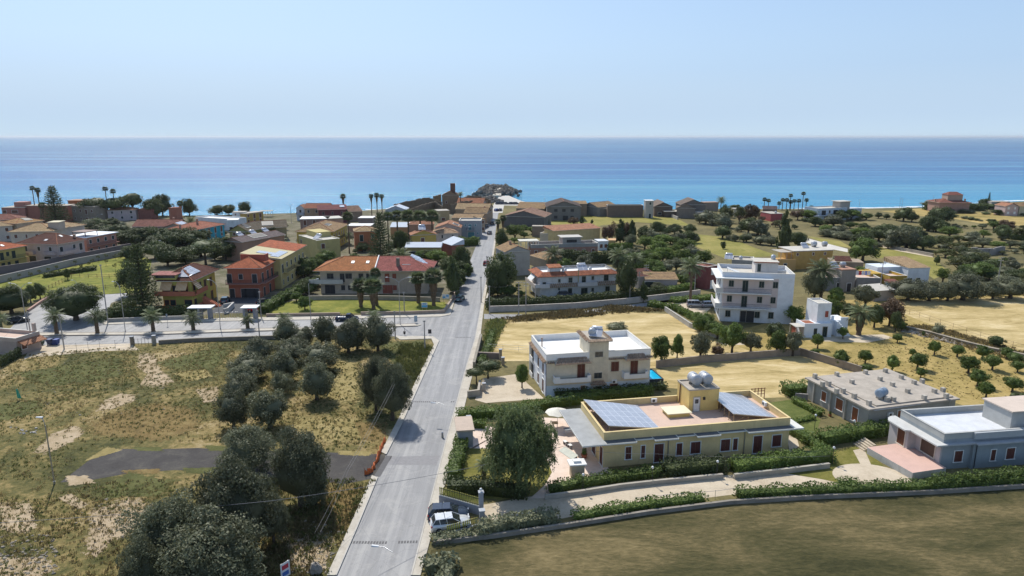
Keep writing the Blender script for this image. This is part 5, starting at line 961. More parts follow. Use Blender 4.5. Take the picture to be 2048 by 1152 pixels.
h = hh('house', 'far house with a long mauve-pink roof at the left edge', 'house', c('F1',-200,470), c('F1',215,455), 5.5, D=10, wall=(.4,.25,.22), roof='hip', rmat=PUR, rh=2.0, o=.5, wins=[])
h = hh('house', 'square brick-pink block with a raised roof room on the left shore', 'house', c('F1',15,322), c('F1',285,320), 6.8, D=10, wall=(.38,.17,.14), roof='slab', rmat=M_GROOF, o=.1, wins=[(0,'b',(.12,.5,.6),1)])
m = MB(); m.box(h.W*.45, h.W*.92, 2, 7, 6.9, 9.3); m.build('roof_room', plaster((.42,.2,.16), .2), h.root)
h = hh('house', 'long brick-red block behind the tall leaning palms on the left shore', 'house', c('F1',275,300), c('F1',770,300), 7.5, D=8, wall=(.36,.15,.11), roof='slab', rmat=M_GROOF, o=.1, wins=[])
h = hh('house', 'low cream and grey house with a dark flat roof, left of the dead-skirt palm', 'house', c('F1',290,345), c('F1',480,345), 5.0, D=8, wall=(.48,.44,.4), roof='shed', rmat=GRT, rh=.9, o=.3, pane=M_GREENS, faces=(0,))
h = hh('house', 'low cream house with a grey roof, right of the dead-skirt palm', 'house', c('F1',545,350), c('F1',770,345), 5.0, D=8, wall=(.48,.42,.34), roof='shed', rmat=GRT, rh=.9, o=.3, faces=(0,))
h = hh('house', 'orange-brown tower-like house with a small flat roof on the left shore', 'house', c('F1',780,240), c('F1',955,240), 9.0, D=7, wall=(.42,.17,.07), roof='slab', rmat=plaster((.4,.22,.14), .3), o=.25, wins=[(0,'w',(.7,),2)])
h = hh('house', 'grey-beige block in the shade right of the orange-brown tower house', 'house', c('F1',820,300), c('F1',1085,310), 7.4, D=7, wall=(.3,.25,.2), roof='slab', rmat=M_GROOF, o=.1, faces=(0,))
h = hh('house', 'mauve-white house with a salmon roof under the umbrella pines', 'house', c('F1',1235,355), c('F1',1560,345), 5.0, D=8, wall=(.5,.42,.42), roof='hip', rmat=PINKT, rh=1.2, o=.4, pane=M_DARK, faces=(0,))
h = hh('house', 'small orange-brown house wall between the shore pines', 'house', c('F2',620,300), c('F2',715,300), 5.5, D=6, wall=(.38,.15,.1), roof='slab', rmat=PUR, o=.2, wins=[])
h = hh('house', 'dark brick house behind the tall shore pine', 'house', c('F2',225,315), c('F2',400,315), 5.0, D=6, wall=(.25,.1,.08), roof='slab', rmat=PUR, o=.2, wins=[])
h = hh('house', 'house with a long pinkish-mauve roof left of the cyan-walled house', 'house', c('F2',160,535), c('F2',745,535), 4.6, D=9, wall=(.36,.22,.22), roof='gable', rmat=PUR, rh=2.3, o=.3, wins=[], skyl=[(.35,.6)], chim=[(.75,.7,1.4)])
h = hh('house', 'low gabled house front with solar panels before the long mauve roof', 'house', c('F2',520,560), c('F2',880,560), 4.6, D=7, wall=(.4,.33,.26), roof='gable', rmat=PINKT, rh=2.0, o=.4, ridge='y', wins=[], panels=[(.5,.85,.1,.9)])
h = hh('house', 'house with a broad red hip roof and bright cyan side wall', 'house', c('F2',930,585), c('F2',1330,505), 5.2, D=12, wall=(.03,.36,.5), roof='hip', rmat=tile((.42,.16,.1)), rh=1.9, o=.5, pane=M_BRNS, faces=(0,1), chim=[(.45,.35,1.8),(.05,.5,1.5)])
h = hh('house', 'long white flat-roofed house behind the red hip roof', 'house', c('F2',960,410), c('F2',1440,440), 5.0, D=8, wall=(.68,.7,.72), roof='flat', rmat=M_WROOF, ph=.5, pane=M_DARK, faces=(0,))
h = hh('house', 'white corner block with dark door joined to the long white house', 'house', c('F2',1370,455), c('F2',1515,450), 5.0, D=6, wall=(.68,.72,.76), roof='slab', rmat=M_WROOF, o=.1, wins=[(0,'d',(.3,),0)], pane=M_DARK)
h = hh('house', 'small white shore house with tiny window', 'house', c('F2',1435,355), c('F2',1600,352), 5.5, D=5, wall=(.66,.68,.7), roof='slab', rmat=M_CONC, o=.1, wins=[(0,'s',(.25,),1)])
h = hh('house', 'small yellow-brown shore house right of the tiny white house', 'house', c('F2',1600,372), c('F2',1830,345), 5.0, D=5, wall=(.45,.3,.08), roof='slab', rmat=M_CONC, o=.2, faces=(0,))
rt = empty('pergola', G(c('F2',1880,405)), 0, 'thin white beach pergola on the shore right of the yellow-brown house', 'pergola'); m = MB()
for x in (-2.5, 0, 2.5):
    for y in (-1.5, 1.5): m.tube([(x,y,0),(x,y,3)], .08, 5)
m.build('posts', M_WHITEP, rt); m = MB(); m.box(-3,3,-2,2,3,3.12); m.build('top', M_CONC, rt)
h = hh('house', 'olive house with a dark brown roof and a framed roof opening, left of the others', 'house', c('F2',1400,595), c('F2',1640,600), 5.0, D=12, wall=(.36,.32,.12), roof='gable', rmat=OLV, rh=2.4, o=.6, faces=(0,), holes=[(.5,.8,.15,.38)])
h = hh('house', 'dark-roofed house with a framed gable opening, near the yellow gabled block', 'house', c('F2',1700,560), c('F2',2130,540), 5.0, D=11, wall=(.36,.3,.18), roof='gable', ridge='x', rmat=OLV, rh=2.2, o=.5, wins=[], holes=[(.3,.6,.15,.4)])
h2 = hh('house', 'dark mauve-roofed house with a white framed terrace, behind the yellow terraced block', 'house', c('F2',1560,735), c('F2',2100,640), 6.4, D=8, wall=(.38,.24,.18), roof='gable', ridge='x', rmat=tile((.2,.16,.16)), rh=1.3, o=.5, wins=[], holes=[(.32,.62,.12,.42)])
for q, lb in ((.25,'left of three on the dark mauve roof'),(.55,'middle of three on the dark mauve roof'),(.85,'right of three on the dark mauve roof')): solar_heater(h2, h2.W*q, h2.D*.7, 7.2, 'solar heater, '+lb, s=1.3)
# centre town
h = hh('house', 'white-roofed flat house with brown walls near the shore, left of the palm trunk', 'house', c('F3',385,505), c('F3',740,498), 5.2, D=9, wall=(.3,.2,.17), roof='slab', rmat=M_WROOF, o=.3, faces=(0,))
h = hh('house', 'lower flat house with pale roof joined right of the white-roofed one', 'house', c('F3',742,500), c('F3',935,490), 5.2, D=9, wall=(.4,.25,.18), roof='slab', rmat=M_LCONC, o=.2, wins=[(1,'w',(.3,.7),0)])
h = hh('house', 'seaside house with an orange tiled roof and white balcony', 'house', c('F3',440,365), c('F3',745,365), 6.0, D=9, wall=(.42,.3,.2), roof='gable', rmat=tile((.38,.15,.09)), rh=2.0, o=.4, pane=M_DARK, faces=(0,))
h = hh('house', 'narrow white seaside house with a pinkish roof and terrace', 'house', c('F3',335,362), c('F3',438,362), 6.0, D=7, wall=(.6,.62,.66), roof='gable', rmat=PINKT, rh=1.4, o=.2, pane=M_DARK, faces=(0,), balc=[(0,0,1,1,1,'rail')])
h = hh('house', 'burgundy house with a dark red flat roof on the shore below the single palm', 'house', c('F3',620,385), c('F3',975,375), 6.4, D=9, wall=(.16,.05,.06), roof='shed', rmat=tile((.2,.06,.06)), rh=1.4, o=.5, pane=M_DARK, frame=plaster((.4,.3,.28)), faces=(0,))
m = MB(); P_ = [(h.W*.78,2.5),(h.W*.95,2.5),(h.W*.95,6),(h.W*.78,6)]; m.hexa([(x,y,h.zr(x,y)+.3) for x,y in P_]+[(x,y,h.zr(x,y)+.4) for x,y in P_]); quv(m.build('solar_panel', M_SOL, h.roof))
h = hh('house', 'low house with a brown-mauve tiled roof right of the burgundy house', 'house', c('F3',1010,410), c('F3',1180,400), 4.6, D=12, wall=(.3,.22,.16), roof='gable', rmat=tile((.28,.18,.13)), rh=2.2, o=.3, wins=[], ridge='x')
h = hh('house', 'yellow corner house with a two-tone brown hip roof and framed roof terrace', 'house', c('F3',800,665), c('F3',985,570), 6.8, BL=c('F3',380,648), wall=(.5,.38,.08), roof='hip', rmat=DTAN, rh=2.4, o=.5, pane=M_BRNS, faces=(0,3), balc=[(3,0,.35,1,1.2,'rail'),(0,0,.6,1,1.2,'rail')], holes=[(.3,.5,.25,.55)])
h = hh('house', 'plain tall yellow block with solar heaters on its terrace, before the brown-roofed corner house', 'house', c('F3',362,705), c('F3',600,775), 6.8, D=8, wall=(.5,.42,.18), roof='flat', rmat=M_LCONC, ph=.2, wins=[(0,'w',(.15,),1),(1,'d',(.25,),1),(1,'d',(.25,),0)], balc=[(1,0,.5,1,1.3,'solid'),(1,0,.5,0.05,1.3,'solid')])
solar_heater(h, h.W*.75, 2, 6.7, 'solar heater on the terrace of the plain tall yellow block', s=1.3, rz=.4); water_tank(h, h.W*.45, 5, 6.7, 'dark water tank behind the heater on the plain tall yellow block', .5, 1.2, vertical=True)
m = MB(); m.box(0, h.W*.55, 3, 8, 6.6, 8.4); m.build('roof_room', plaster((.5,.42,.18), .2), h.root)
h = hh('house', 'orange two-storey house with white-framed openings and a tan hip roof', 'house', c('F3',1080,665), c('F3',1370,655), 6.9, D=8, wall=(.46,.17,.08), roof='hip', rmat=TAN, rh=1.5, o=.25, wins=[(0,'d',(.3,),1),(0,'d',(.42,),0),(0,'w',(.8,),1)], pane=M_GREENS, frame=plaster((.66,.6,.5), .1), trim=plaster((.6,.3,.15)))
h = hh('house', 'long flat building with a white roof behind the orange house', 'house', c('F3',990,590), c('F3',1285,590), 4.5, D=7, wall=(.35,.24,.2), roof='slab', rmat=M_WROOF, o=.2, wins=[])
h = hh('house', 'low building with a cream flat roof near the row of palms', 'house', c('F3',1130,490), c('F3',1310,490), 4.4, D=7, wall=(.25,.2,.18), roof='slab', rmat=M_WROOF, o=.2, wins=[])
h = hh('house', 'low house with pale blue-white roof panels between the palm trunks', 'house', c('F4',5,605), c('F4',230,605), 4.6, D=5, wall=(.45,.25,.12), roof='shed', rmat=plaster((.5,.55,.62),.15), rh=1.3, o=.2, wins=[])
h = hh('house', 'salmon-roofed house behind the row of fan palms', 'house', c('F4',230,575), c('F4',560,570), 5.5, D=10, wall=(.42,.25,.17), roof='hip', rmat=tile((.42,.2,.12)), rh=1.5, o=.3, wins=[])
h = hh('carport', 'low roof of blue-white solar panels right behind the long beige house', 'carport', c('F4',200,865), c('F4',645,865), 3.6, D=4.2, wall=(.4,.3,.12), roof='shed', rmat=plaster((.5,.55,.62),.15), rh=1.1, o=.3, wins=[(0,'g',(.2,.6),0)], pane=M_DARK)
h = hh('carport', 'tilted square solar roof beside the low panel roof and the street', 'carport', c('F4',660,800), c('F4',790,840), 3.8, D=4.5, wall=(.3,.1,.07), roof='shed', rmat=plaster((.5,.55,.62),.15), rh=1.8, o=.2, wins=[])
h = hh('house', 'yellow gabled house with a brown door and pink-brown roof above the solar roof', 'house', c('F4',275,710), c('F4',590,700), 6.5, D=6, wall=(.52,.38,.1), roof='gable', ridge='y', rmat=PINKT, rh=1.6, o=.4, wins=[(0,'d',(.45,),1)], pane=M_BRNS)
solar_heater(h, h.W*.45, 2, 8.1, 'solar heater on the ridge of the yellow gabled house', s=1.4)
h = hh('house', 'white house with a broad tan hip roof beside the street', 'house', c('F4',600,690), c('F4',870,680), 5.4, D=9, wall=(.55,.52,.5), roof='hip', rmat=tile((.5,.34,.22)), rh=1.5, o=.5, pane=M_DARK, faces=(0,1))
h = hh('house', 'house with a big rosy tiled roof and framed roof opening near the street', 'house', c('F4',580,615), c('F4',900,615), 5.2, D=11, wall=(.5,.38,.33), roof='gable', rmat=PINKT, rh=1.8, o=.3, wins=[], holes=[(.7,.9,.2,.5)])
h = hh('house', 'grey two-storey house with a pale blue door and balcony facing the camera by the street', 'house', c('F4',880,520), c('F4',1165,520), 7.0, D=9, wall=(.36,.38,.4), roof='flat', rmat=M_LCONC, ph=.5, wins=[(0,'d',(.5,),1),(0,'s',(.3,.75),1),(0,'g',(.55,),0),(0,'s',(.85,),0)], pane=paint((.08,.25,.28), .5), balc=[(0,.35,.68,1,1.0,'rail')])
h = hh('house', 'flat beige house with a dark arch window behind the fan palm row', 'house', c('F4',600,400), c('F4',760,395), 5.5, D=7, wall=(.42,.34,.2), roof='slab', rmat=M_CONC, o=.1, wins=[(0,'b',(.5,),0)])
h = hh('barn', 'long barn with a tan gable roof running along the street, nearer one', 'barn', c('F4',950,425), c('F4',1236,431), 5.4, D=9, wall=(.38,.28,.2), roof='gable', ridge='x', rmat=DTAN, rh=2.2, o=.3, wins=[(0,'w',(.7,),0)], chim=[(.8,.6)])
h = hh('barn', 'long barn with a pale tan gable roof behind the nearer barn by the street', 'barn', c('F4',840,374), c('F4',1262,381), 5.4, D=11, wall=(.4,.3,.2), roof='gable', ridge='x', rmat=tile((.5,.36,.2)), rh=2.4, o=.3, wins=[])
h = hh('barn', 'barn with a reddish roof at the far end of the street, before the ruin', 'barn', c('F4',860,296), c('F4',1190,300), 4.6, D=10, wall=(.3,.2,.15), roof='gable', rmat=tile((.42,.18,.1)), rh=2.4, o=.3, wins=[])
h = hh('house', 'long flat tan house in front of the barns by the street', 'house', c('F4',790,486), c('F4',1165,492), 4.6, D=7, wall=(.42,.32,.22), roof='shed', rmat=DTAN, rh=1.0, o=.3, wins=[])
h = hh('house', 'narrow row house with street doors along the left side of the road', 'house', c('F4',1165,505), c('F4',1215,503), 5.6, D=12, wall=(.36,.28,.2), roof='slab', rmat=DTAN, o=.1, faces=(0,))
h = hh('house', 'small dark red house between the two barns', 'house', c('F4',925,390), c('F4',1050,400), 4.5, D=5, wall=(.25,.06,.06), roof='slab', rmat=DTAN, o=.1, wins=[])
# ruins, chimney house
def ruin(label, base, z0s, t=.7, mat=None, name='ruined_wall'):
    g = [G(p) for p in base]; m = MB(); off = g[0]; rr = random.Random(len(label))
    for i in range(len(g)-1):
        a, b_ = g[i]-off, g[i+1]-off; d = b_-a; l = d.length; n = max(2, int(l/1.6)); dd = d/l; nn = (-dd.y, dd.x)
        z0s = [HT(p, z) if z > 99 else z for p, z in zip(base, z0s)]
        for j in range(n): hgt_ = z0s[i]+(z0s[i+1]-z0s[i])*j/n + rr.uniform(-.25,.25); m.fbox(((a.x,a.y),(dd.x,dd.y),nn), l*j/n, l*(j+1)/n, -t/2, t/2, -.3, hgt_)
    o = m.build(name, mat or plaster((.2,.15,.1), .6)); o.location = off; return tag(o, label, 'ruin')
ruin('long broken dark wall of the old tuna works on the shore', [(789,430),(815,426),(850,422),(870,420),(884,420)], [409,402.5,395.3,399,406])
ruin('lower brown broken walls before the old works', [(800,440),(835,436),(870,430),(885,434)], [4,6,7,5])
ruin('dark broken wall between the chimney house and the pier', [(925,420),(936,414),(960,410),(981,414)], [397.5,391,393,399]); ruin('broken wall in front of the dark wall beside the chimney house', [(900,428),(930,424),(975,420)], [5,6,5])
for q, (x, y, lb) in enumerate(((573,205,'left'),(605,197,'middle'),(640,185,'right'))):
    b_ = c('F4',x,330); hh_ = HT(b_, c('F4',x,y)[1]); m = MB(); m.box(-.8,.8,-.8,.8,-.2,hh_); o = m.build('ruined_pillar', plaster((.22,.16,.1), .5)); o.location = G(b_); tag(o, lb+' one of three stone pillars left of the chimney house', 'pillar', 'stone pillars of the old works')
h = hh('chimney_house', 'tall brown derelict house with a gable roof and a big square chimney on the shore', 'house', c('F4',665,195), c('F4',870,195), 8.2, D=9, wall=(.28,.19,.12), roof='gable', ridge='y', rmat=tile((.22,.13,.09)), rh=2.2, o=.1, wins=[(0,'w',(.27,),1)])
m = MB(); m.box(h.W*.5, h.W*.5+2.6, 3, 5.2, 9.5, 14.5); m.build('chimney', plaster((.16,.08,.06), .3), h.root)
h = hh('house', 'pale blue gabled shed behind the fan palm row', 'shed', c('F4',-60,385), c('F4',205,385), 4.5, D=10, wall=(.4,.45,.5), roof='gable', ridge='y', rmat=plaster((.5,.56,.64), .2), rh=2.0, o=.2, wins=[])
# right of the street, far side
h = hh('warehouse', 'dark gable warehouse with a pinkish roof rim right of the street', 'warehouse', c('C3',152,272), c('C3',423,280), 5.0, D=16, wall=(.15,.14,.135), roof='gable', ridge='y', rmat=tile((.36,.22,.16)), rh=2.6, o=.3, wins=[])
h = hh('shed', 'long low shed with a rough tan roof behind the dark warehouse', 'shed', c('F5',-40,198), c('F5',262,205), 4.6, D=9, wall=(.25,.2,.15), roof='shed', rmat=DTAN, rh=2.4, o=.2, wins=[])
h = hh('warehouse', 'big grey double-height gable warehouse with small square windows', 'warehouse', c('F5',292,182), c('F5',655,182), 6.6, D=20, wall=(.2,.19,.18), roof='gable', ridge='y', rmat=tile((.12,.09,.08)), rh=2.6, o=.5, wins=[(0,'b',(.26,.5,.75),1),(0,'b',(.26,.75),0),(0,'g',(.55,),0)], pane=M_DARK, frame=plaster((.25,.24,.22)), floors=2)
h = hh('shed', 'twin gable shed with tan roof right of the big grey warehouse', 'shed', c('F5',662,170), c('F5',840,190), 4.6, D=14, wall=(.24,.24,.24), roof='gable', ridge='y', rmat=DTAN, rh=2.0, o=.25, wins=[])
h = hh('shed', 'small flat tiled shed behind the twin gable shed', 'shed', c('F5',585,150), c('F5',720,150), 6.2, D=8, wall=(.3,.22,.16), roof='shed', rmat=DTAN, rh=.8, o=.3, wins=[])
h = hh('factory_wall', 'long roofless dark block building along the shore', 'ruin', c('F5',945,165), c('F5',1330,165), 6.0, D=5, wall=(.17,.13,.11), roof='flat', rmat=M_GROOF, ph=.4, wins=[])
h = hh('shed', 'low grey block annex before the long roofless shore building', 'shed', c('F5',850,205), c('F5',1100,200), 3.8, D=4, wall=(.2,.19,.18), roof='slab', rmat=M_GROOF, o=.02, wins=[])
h = hh('watch_tower', 'small white-topped tower house at the end of the roofless building', 'tower', c('F5',1355,118), c('F5',1440,118), 8.6, D=4.5, wall=(.42,.4,.38), roof='slab', rmat=M_WHITEP, o=.2, wins=[(0,'w',(.6,),2),(0,'d',(.6,),0)], pane=M_GREENS)
h = hh('barn', 'dark barn with a low grey-brown gable roof right of the white-topped tower', 'barn', c('F5',1450,180), c('F5',1645,180), 5.0, D=16, wall=(.16,.12,.1), roof='gable', ridge='y', rmat=tile((.24,.19,.15)), rh=2.2, o=.4, wins=[(0,'b',(.3,),0)], pane=M_DARK)
h = hh('barn', 'wide stone barn with a weathered gable roof behind the single fan palm', 'barn', c('F5',1690,195), c('F5',1890,200), 5.0, D=14, wall=(.24,.2,.17), roof='gable', ridge='y', rmat=tile((.28,.23,.18)), rh=2.0, o=.4, wins=[])
h = hh('barn', 'taller barn peak rising behind the wide stone barn', 'barn', c('F5',1740,160), c('F5',2000,160), 6.6, D=12, wall=(.2,.17,.15), roof='gable', ridge='y', rmat=tile((.22,.18,.15)), rh=2.6, o=.4, wins=[])
h = hh('carport', 'open shed with a pale flat roof below the barns', 'carport', c('F5',1560,235), c('F5',1725,235), 2.8, D=5, wall=(.1,.08,.07), roof='slab', rmat=M_LCONC, o=.3, wins=[])
h = hh('shed', 'small flat brown shed on the shore left of the date palm', 'shed', c('F6',175,215), c('F6',345,212), 4.6, D=5, wall=(.3,.24,.2), roof='slab', rmat=plaster((.35,.22,.16)), o=.1, wins=[])
h = hh('shed', 'low pale shed among the trees below the date palm', 'shed', c('F6',100,335), c('F6',260,330), 3.2, D=5, wall=(.4,.36,.3), roof='slab', rmat=M_CONC, o=.1, wins=[])
h = hh('shed', 'rose-pink walled shed with a grey flat roof below the row of beach palms', 'shed', c('F6',850,325), c('F6',975,350), 3.6, D=6, wall=(.42,.1,.1), roof='slab', rmat=M_CONC, o=.1, wins=[]); water_tank(h, h.W*.9, 3, 3.85, 'dark tank on the rose-pink shed roof', .5, 1.0, vertical=True)
h = hh('shed', 'pale shed with grey roof joined right of the rose-pink shed', 'shed', c('F6',980,352), c('F6',1130,350), 3.4, D=6, wall=(.45,.42,.36), roof='slab', rmat=M_LCONC, o=.15, wins=[])
h = hh('shed', 'dark-roofed hut behind the rose-pink shed near the surf', 'shed', c('F6',880,290), c('F6',1050,295), 3.6, D=6, wall=(.2,.15,.12), roof='gable', rmat=tile((.14,.1,.1)), rh=1.2, o=.2, wins=[])
h = hh('shed', 'cream low building at the left of the tall brown tree', 'shed', c('F6',530,290), c('F6',650,290), 4.0, D=4, wall=(.5,.45,.3), roof='slab', rmat=M_CONC, o=.1, wins=[])
h = hh('villa', 'white flat-roofed seaside villa with columned terrace and a taller stair block', 'house', c('F6',1545,285), c('F6',1895,270), 6.2, D=9, wall=(.55,.62,.7), roof='flat', rmat=M_LCONC, ph=.4, pane=M_DARK, wins=[(0,'g',(.2,.6),1),(0,'w',(.4,),1),(0,'g',(.3,.7),0)], balc=[(0,-.15,1,1,1.6,'rail')], floors=2)
m = MB(); m.box(h.W*.86, h.W*1.2, 2, 7, -.1, 8.8, 0); m.box(h.W*.8, h.W*1.24, 1.6, 7.4, 8.8, 9.0, 1); m.build('stair_block', [plaster((.42,.38,.34), .2), M_LCONC], h.root); m = MB(); m.box(h.W*1.2, h.W*1.7, 3, 8, -.1, 5.2); m.build('side_wing', plaster((.5,.52,.56), .2), h.root)
h = hh('villa', 'red-roofed hilltop villa with an upper storey near the right shore', 'house', c('F7',1000,178), c('F7',1300,180), 5.4, D=12, wall=(.35,.22,.18), roof='hip', rmat=tile((.3,.13,.1)), rh=1.8, o=.8, wins=[], chim=[(.0,.4,1.2),(1.0,.4,1.4)])
m = MB(); m.box(h.W*.35, h.W*.85, 3, 9, 5.4, 9.4); m.build('upper_storey', plaster((.4,.3,.24), .2), h.root); m = MB(); a, b_ = h.W*.33, h.W*.87; m.faces([(a,2.7,9.402),(b_,2.7,9.402),(b_,9.3,9.402),(a,9.3,9.402),((a+b_)/2-2,6,10.9),((a+b_)/2+2,6,10.9)], [(3,2,1,0),(0,1,5,4),(1,2,5),(2,3,4,5),(3,0,4)]); m.build('upper_roof', tile((.32,.13,.1)), h.root)
h = hh('house', 'pinkish-white small house with columns at the right edge near the shore', 'house', c('F7',1660,215), c('F7',1790,215), 4.8, D=8, wall=(.55,.42,.4), roof='gable', ridge='y', rmat=PINKT, rh=1.4, o=.3, pane=M_WHITEP, faces=(0,))
h = hh('house', 'yellowish house cut by the right edge near the shore', 'house', c('F7',1800,215), c('F7',1960,215), 4.8, D=8, wall=(.45,.42,.3), roof='gable', rmat=DTAN, rh=1.4, o=.3, wins=[])
h = hh('house', 'pale low beach house right of the tiny tiered tree', 'house', c('F7',1520,170), c('F7',1700,170), 4.0, D=6, wall=(.5,.45,.4), roof='slab', rmat=M_CONC, o=.1, wins=[])
# behind the apartment block
h = hh('house', 'mustard flat-roofed house with a pergola and roof tanks, above the apartment block', 'house', c('E7',770,95), c('E7',1090,85), 5.6, D=8.5, wall=(.52,.33,.1), roof='slab', rmat=M_LCONC, o=.15, wins=[(0,'s',(.1,.5,.8),1)])
W = h.W; m = MB(); m.box(-4.0, -.2, .5, 6, 5.3, 5.42)
for x in (-3.9, -1.9, -.4): m.box(x, x+.12, .6, .72, 2.7, 5.3)
m.build('pergola', M_CONC, h.root); m = MB(); m.box(-6, -.004, -1.5, 6, -.1, 2.7); m.box(-6, -.004, -1.5, -1.35, 2.7, 3.5); m.build('lower_terrace', plaster((.55,.35,.14), .2), h.root); window(h.root, ((-6,-1.5),(1,0),(0,-1)), 2.5, .3, 1, 2, M_DARK, M_WHITEP)
water_tank(h, W*.8, 6, 5.82, 'left one of two round tanks on the mustard house', .75, 1.3, group='tanks on the mustard house'); water_tank(h, W*1.08, 6, 5.82, 'right one of two round tanks on the mustard house', .7, 1.3, group='tanks on the mustard house'); solar_heater(h, W*.5, 5, 5.82, 'flat solar heater in the middle of the mustard house roof', s=1.2)
h = hh('house', 'brown low house with a dark red tile roof right of the mustard house', 'house', c('E7',1080,180), c('E7',1340,190), 4.0, D=6, wall=(.3,.22,.16), roof='slab', rmat=plaster((.36,.28,.2), .4), o=.1, wins=[])
m = MB(); m.hexa([(1,.6,4.3),(h.W*.65,.6,4.3),(h.W*.65,4,5.2),(1,4,5.2),(1,.6,4.4),(h.W*.65,.6,4.4),(h.W*.65,4,5.3),(1,4,5.3)]); m.box(1,h.W*.65,3.8,4,4.2,5.2); m.build('tiled_roof_part', BRN, h.root)
h = hh('house', 'unplastered grey house with a small roof room, behind the olive trees', 'house', c('E7',1005,305), c('E7',1175,312), 3.6, D=8, wall=(.25,.25,.25), roof='flat', rmat=M_PINKR, ph=.6, wins=[(0,'w',(.8,),0)], pane=M_DARK)
h = hh('house', 'grey-brown two-storey cube with a tiled lean-to and tank on its roof', 'house', c('E7',1165,248), c('E7',1280,245), 5.8, D=6, wall=(.3,.27,.24), roof='slab', rmat=plaster((.4,.22,.15), .3), o=.1, wins=[(0,'d',(.6,),0)], pane=M_DARK); water_tank(h, h.W*.5, 3, 6.0, 'grey tank on the grey-brown cube house', .6, 1.2, rz=0); solar_heater(h, -.5, 3, 5.9, 'solar heater with a white tank left on the grey-brown cube house', s=1.2)
h = hh('house', 'long low grey house with laundry terrace before the yellow and white house', 'house', c('E7',1285,308), c('E7',1480,312), 3.6, D=7, wall=(.3,.28,.26), roof='flat', rmat=M_PINKR, ph=.5, wins=[])
rt = empty('laundry_line', h.w(.3, 2.2, 3.1), h.ang, 'white and red laundry hanging over the terrace of the long low grey house', 'laundry'); m = MB(); m.tube([(0,0,0),(0,0,2)], .04, 5); m.tube([(4,0,0),(4,0,2)], .04, 5); m.tube([(0,0,1.95),(4,0,1.95)], .015, 4); m.build('line', M_METAL, rt)
for i, cc in enumerate(((.7,.7,.75),(.5,.05,.08),(.72,.72,.76),(.3,.35,.6),(.75,.75,.75))):
    m = MB(); m.box(.2+.75*i, .85+.75*i, -.02, .02, .8, 1.93); m.build('cloth', paint(cc, .9), rt)
h = hh('house', 'bright white house with a tan gable roof and two dark green doors', 'house', c('E7',1710,232), c('E7',1885,228), 5.0, D=10.5, wall=(.7,.74,.78), roof='shed', rmat=tile((.5,.35,.2)), rh=1.3, o=.15, wins=[(0,'d',(.12,.5),0)], pane=M_GREENS, floors=1)
m = MB(); m.box(-7, -.004, 3.0, 8.5, -.1, 4.9); m.build('side_wing', plaster((.66,.72,.78), .2), h.root)
h = hh('house', 'mustard-yellow house with a roof terrace left of the bright white house', 'house', c('E7',1560,295), c('E7',1700,292), 3.9, D=11, wall=(.5,.32,.05), roof='flat', rmat=M_PINKR, ph=.7, wins=[(0,'w',(.6,),0)])
m = MB(); m.box(-3.6, -.004, 3.5, 9, -.1, 3.9); m.build('side_wing', plaster((.5,.32,.05), .2), h.root)
h = hh('shed', 'low shed with a pale corrugated roof below the mustard-yellow house', 'shed', c('E7',1430,422), c('E7',1600,408), 2.6, D=5, wall=(.36,.3,.25), roof='shed', rmat=M_LCONC, rh=.5, o=.15, wins=[])
h = hh('shed', 'small white hut with a dark door beside the mustard-yellow house', 'shed', c('E7',1578,362), c('E7',1650,360), 2.6, D=3, wall=(.6,.66,.7), roof='shed', rmat=PUR, rh=.6, o=.2, wins=[(0,'d',(.65,),0)], pane=M_DARK)
h = hh('house', 'low grey house with a roof tank behind the apartment block roof', 'house', c('E7',262,160), c('E7',440,170), 4.5, D=7, wall=(.36,.34,.32), roof='flat', rmat=M_CONC, ph=.4, wins=[]); water_tank(h, h.W*.4, 3, 4.2, 'small tank on the low grey house behind the apartment block', .5, 1.0, vertical=True); solar_heater(h, -1, 2, 4.3, 'solar heater left of the low grey house behind the apartment block', s=1.3)
h = hh('house', 'dark red house with tiled roof corner left of the apartment block', 'house', c('E7',62,222), c('E7',150,206), 6.2, D=6, wall=(.2,.06,.055), roof='flat', rmat=PUR, ph=.3, pane=M_WHITEP, faces=(0,))
h = hh('garage', 'small mauve garage with a brown tiled roof by the lane', 'garage', c('C3',1095,688), c('C3',1300,690), 2.9, D=5.5, wall=(.42,.36,.36), roof='shed', rmat=DTAN, rh=.9, o=.3, wins=[(0,'g',(.12,),0)], pane=M_GREENS)
h = hh('shed', 'grey shed with a dark sloping roof behind the mauve garage', 'shed', c('C3',1045,672), c('C3',1180,662), 3.3, D=7, wall=(.33,.31,.29), roof='shed', rmat=BRN, rh=.7, o=.1, wins=[])
h = hh('house', 'house corner with a red sloping lean-to at the left edge of the forecourt', 'house', c('D1',-130,45), c('D1',70,62), 3.4, D=5, wall=(.4,.32,.28), roof='flat', rmat=M_PINKR, ph=.7, trim=plaster((.5,.4,.34), .3), wins=[(1,'w',(.3,),0)])
m = MB(); m.hexa([(h.W+.02,.3,2.6),(h.W+1.6,.3,1.9),(h.W+1.6,5,1.9),(h.W+.02,5,2.6),(h.W+.02,.3,2.75),(h.W+1.6,.3,2.05),(h.W+1.6,5,2.05),(h.W+.02,5,2.75)]); m.build('tiled_lean_to', PINKT, h.root); m = MB(); m.box(h.W-.5,h.W,4,4.5,3.65,5.2); m.build('chimney', plaster((.5,.4,.34)), h.root)
# stone ruin in the right orchard
ruin('tumbled dry-stone ruin among the almond trees on the right', cs('F7',(1310,700),(1480,705),(1600,690),(1640,690)), [2.6,2.2,2.8,2], .8, plaster((.28,.26,.24), .5))
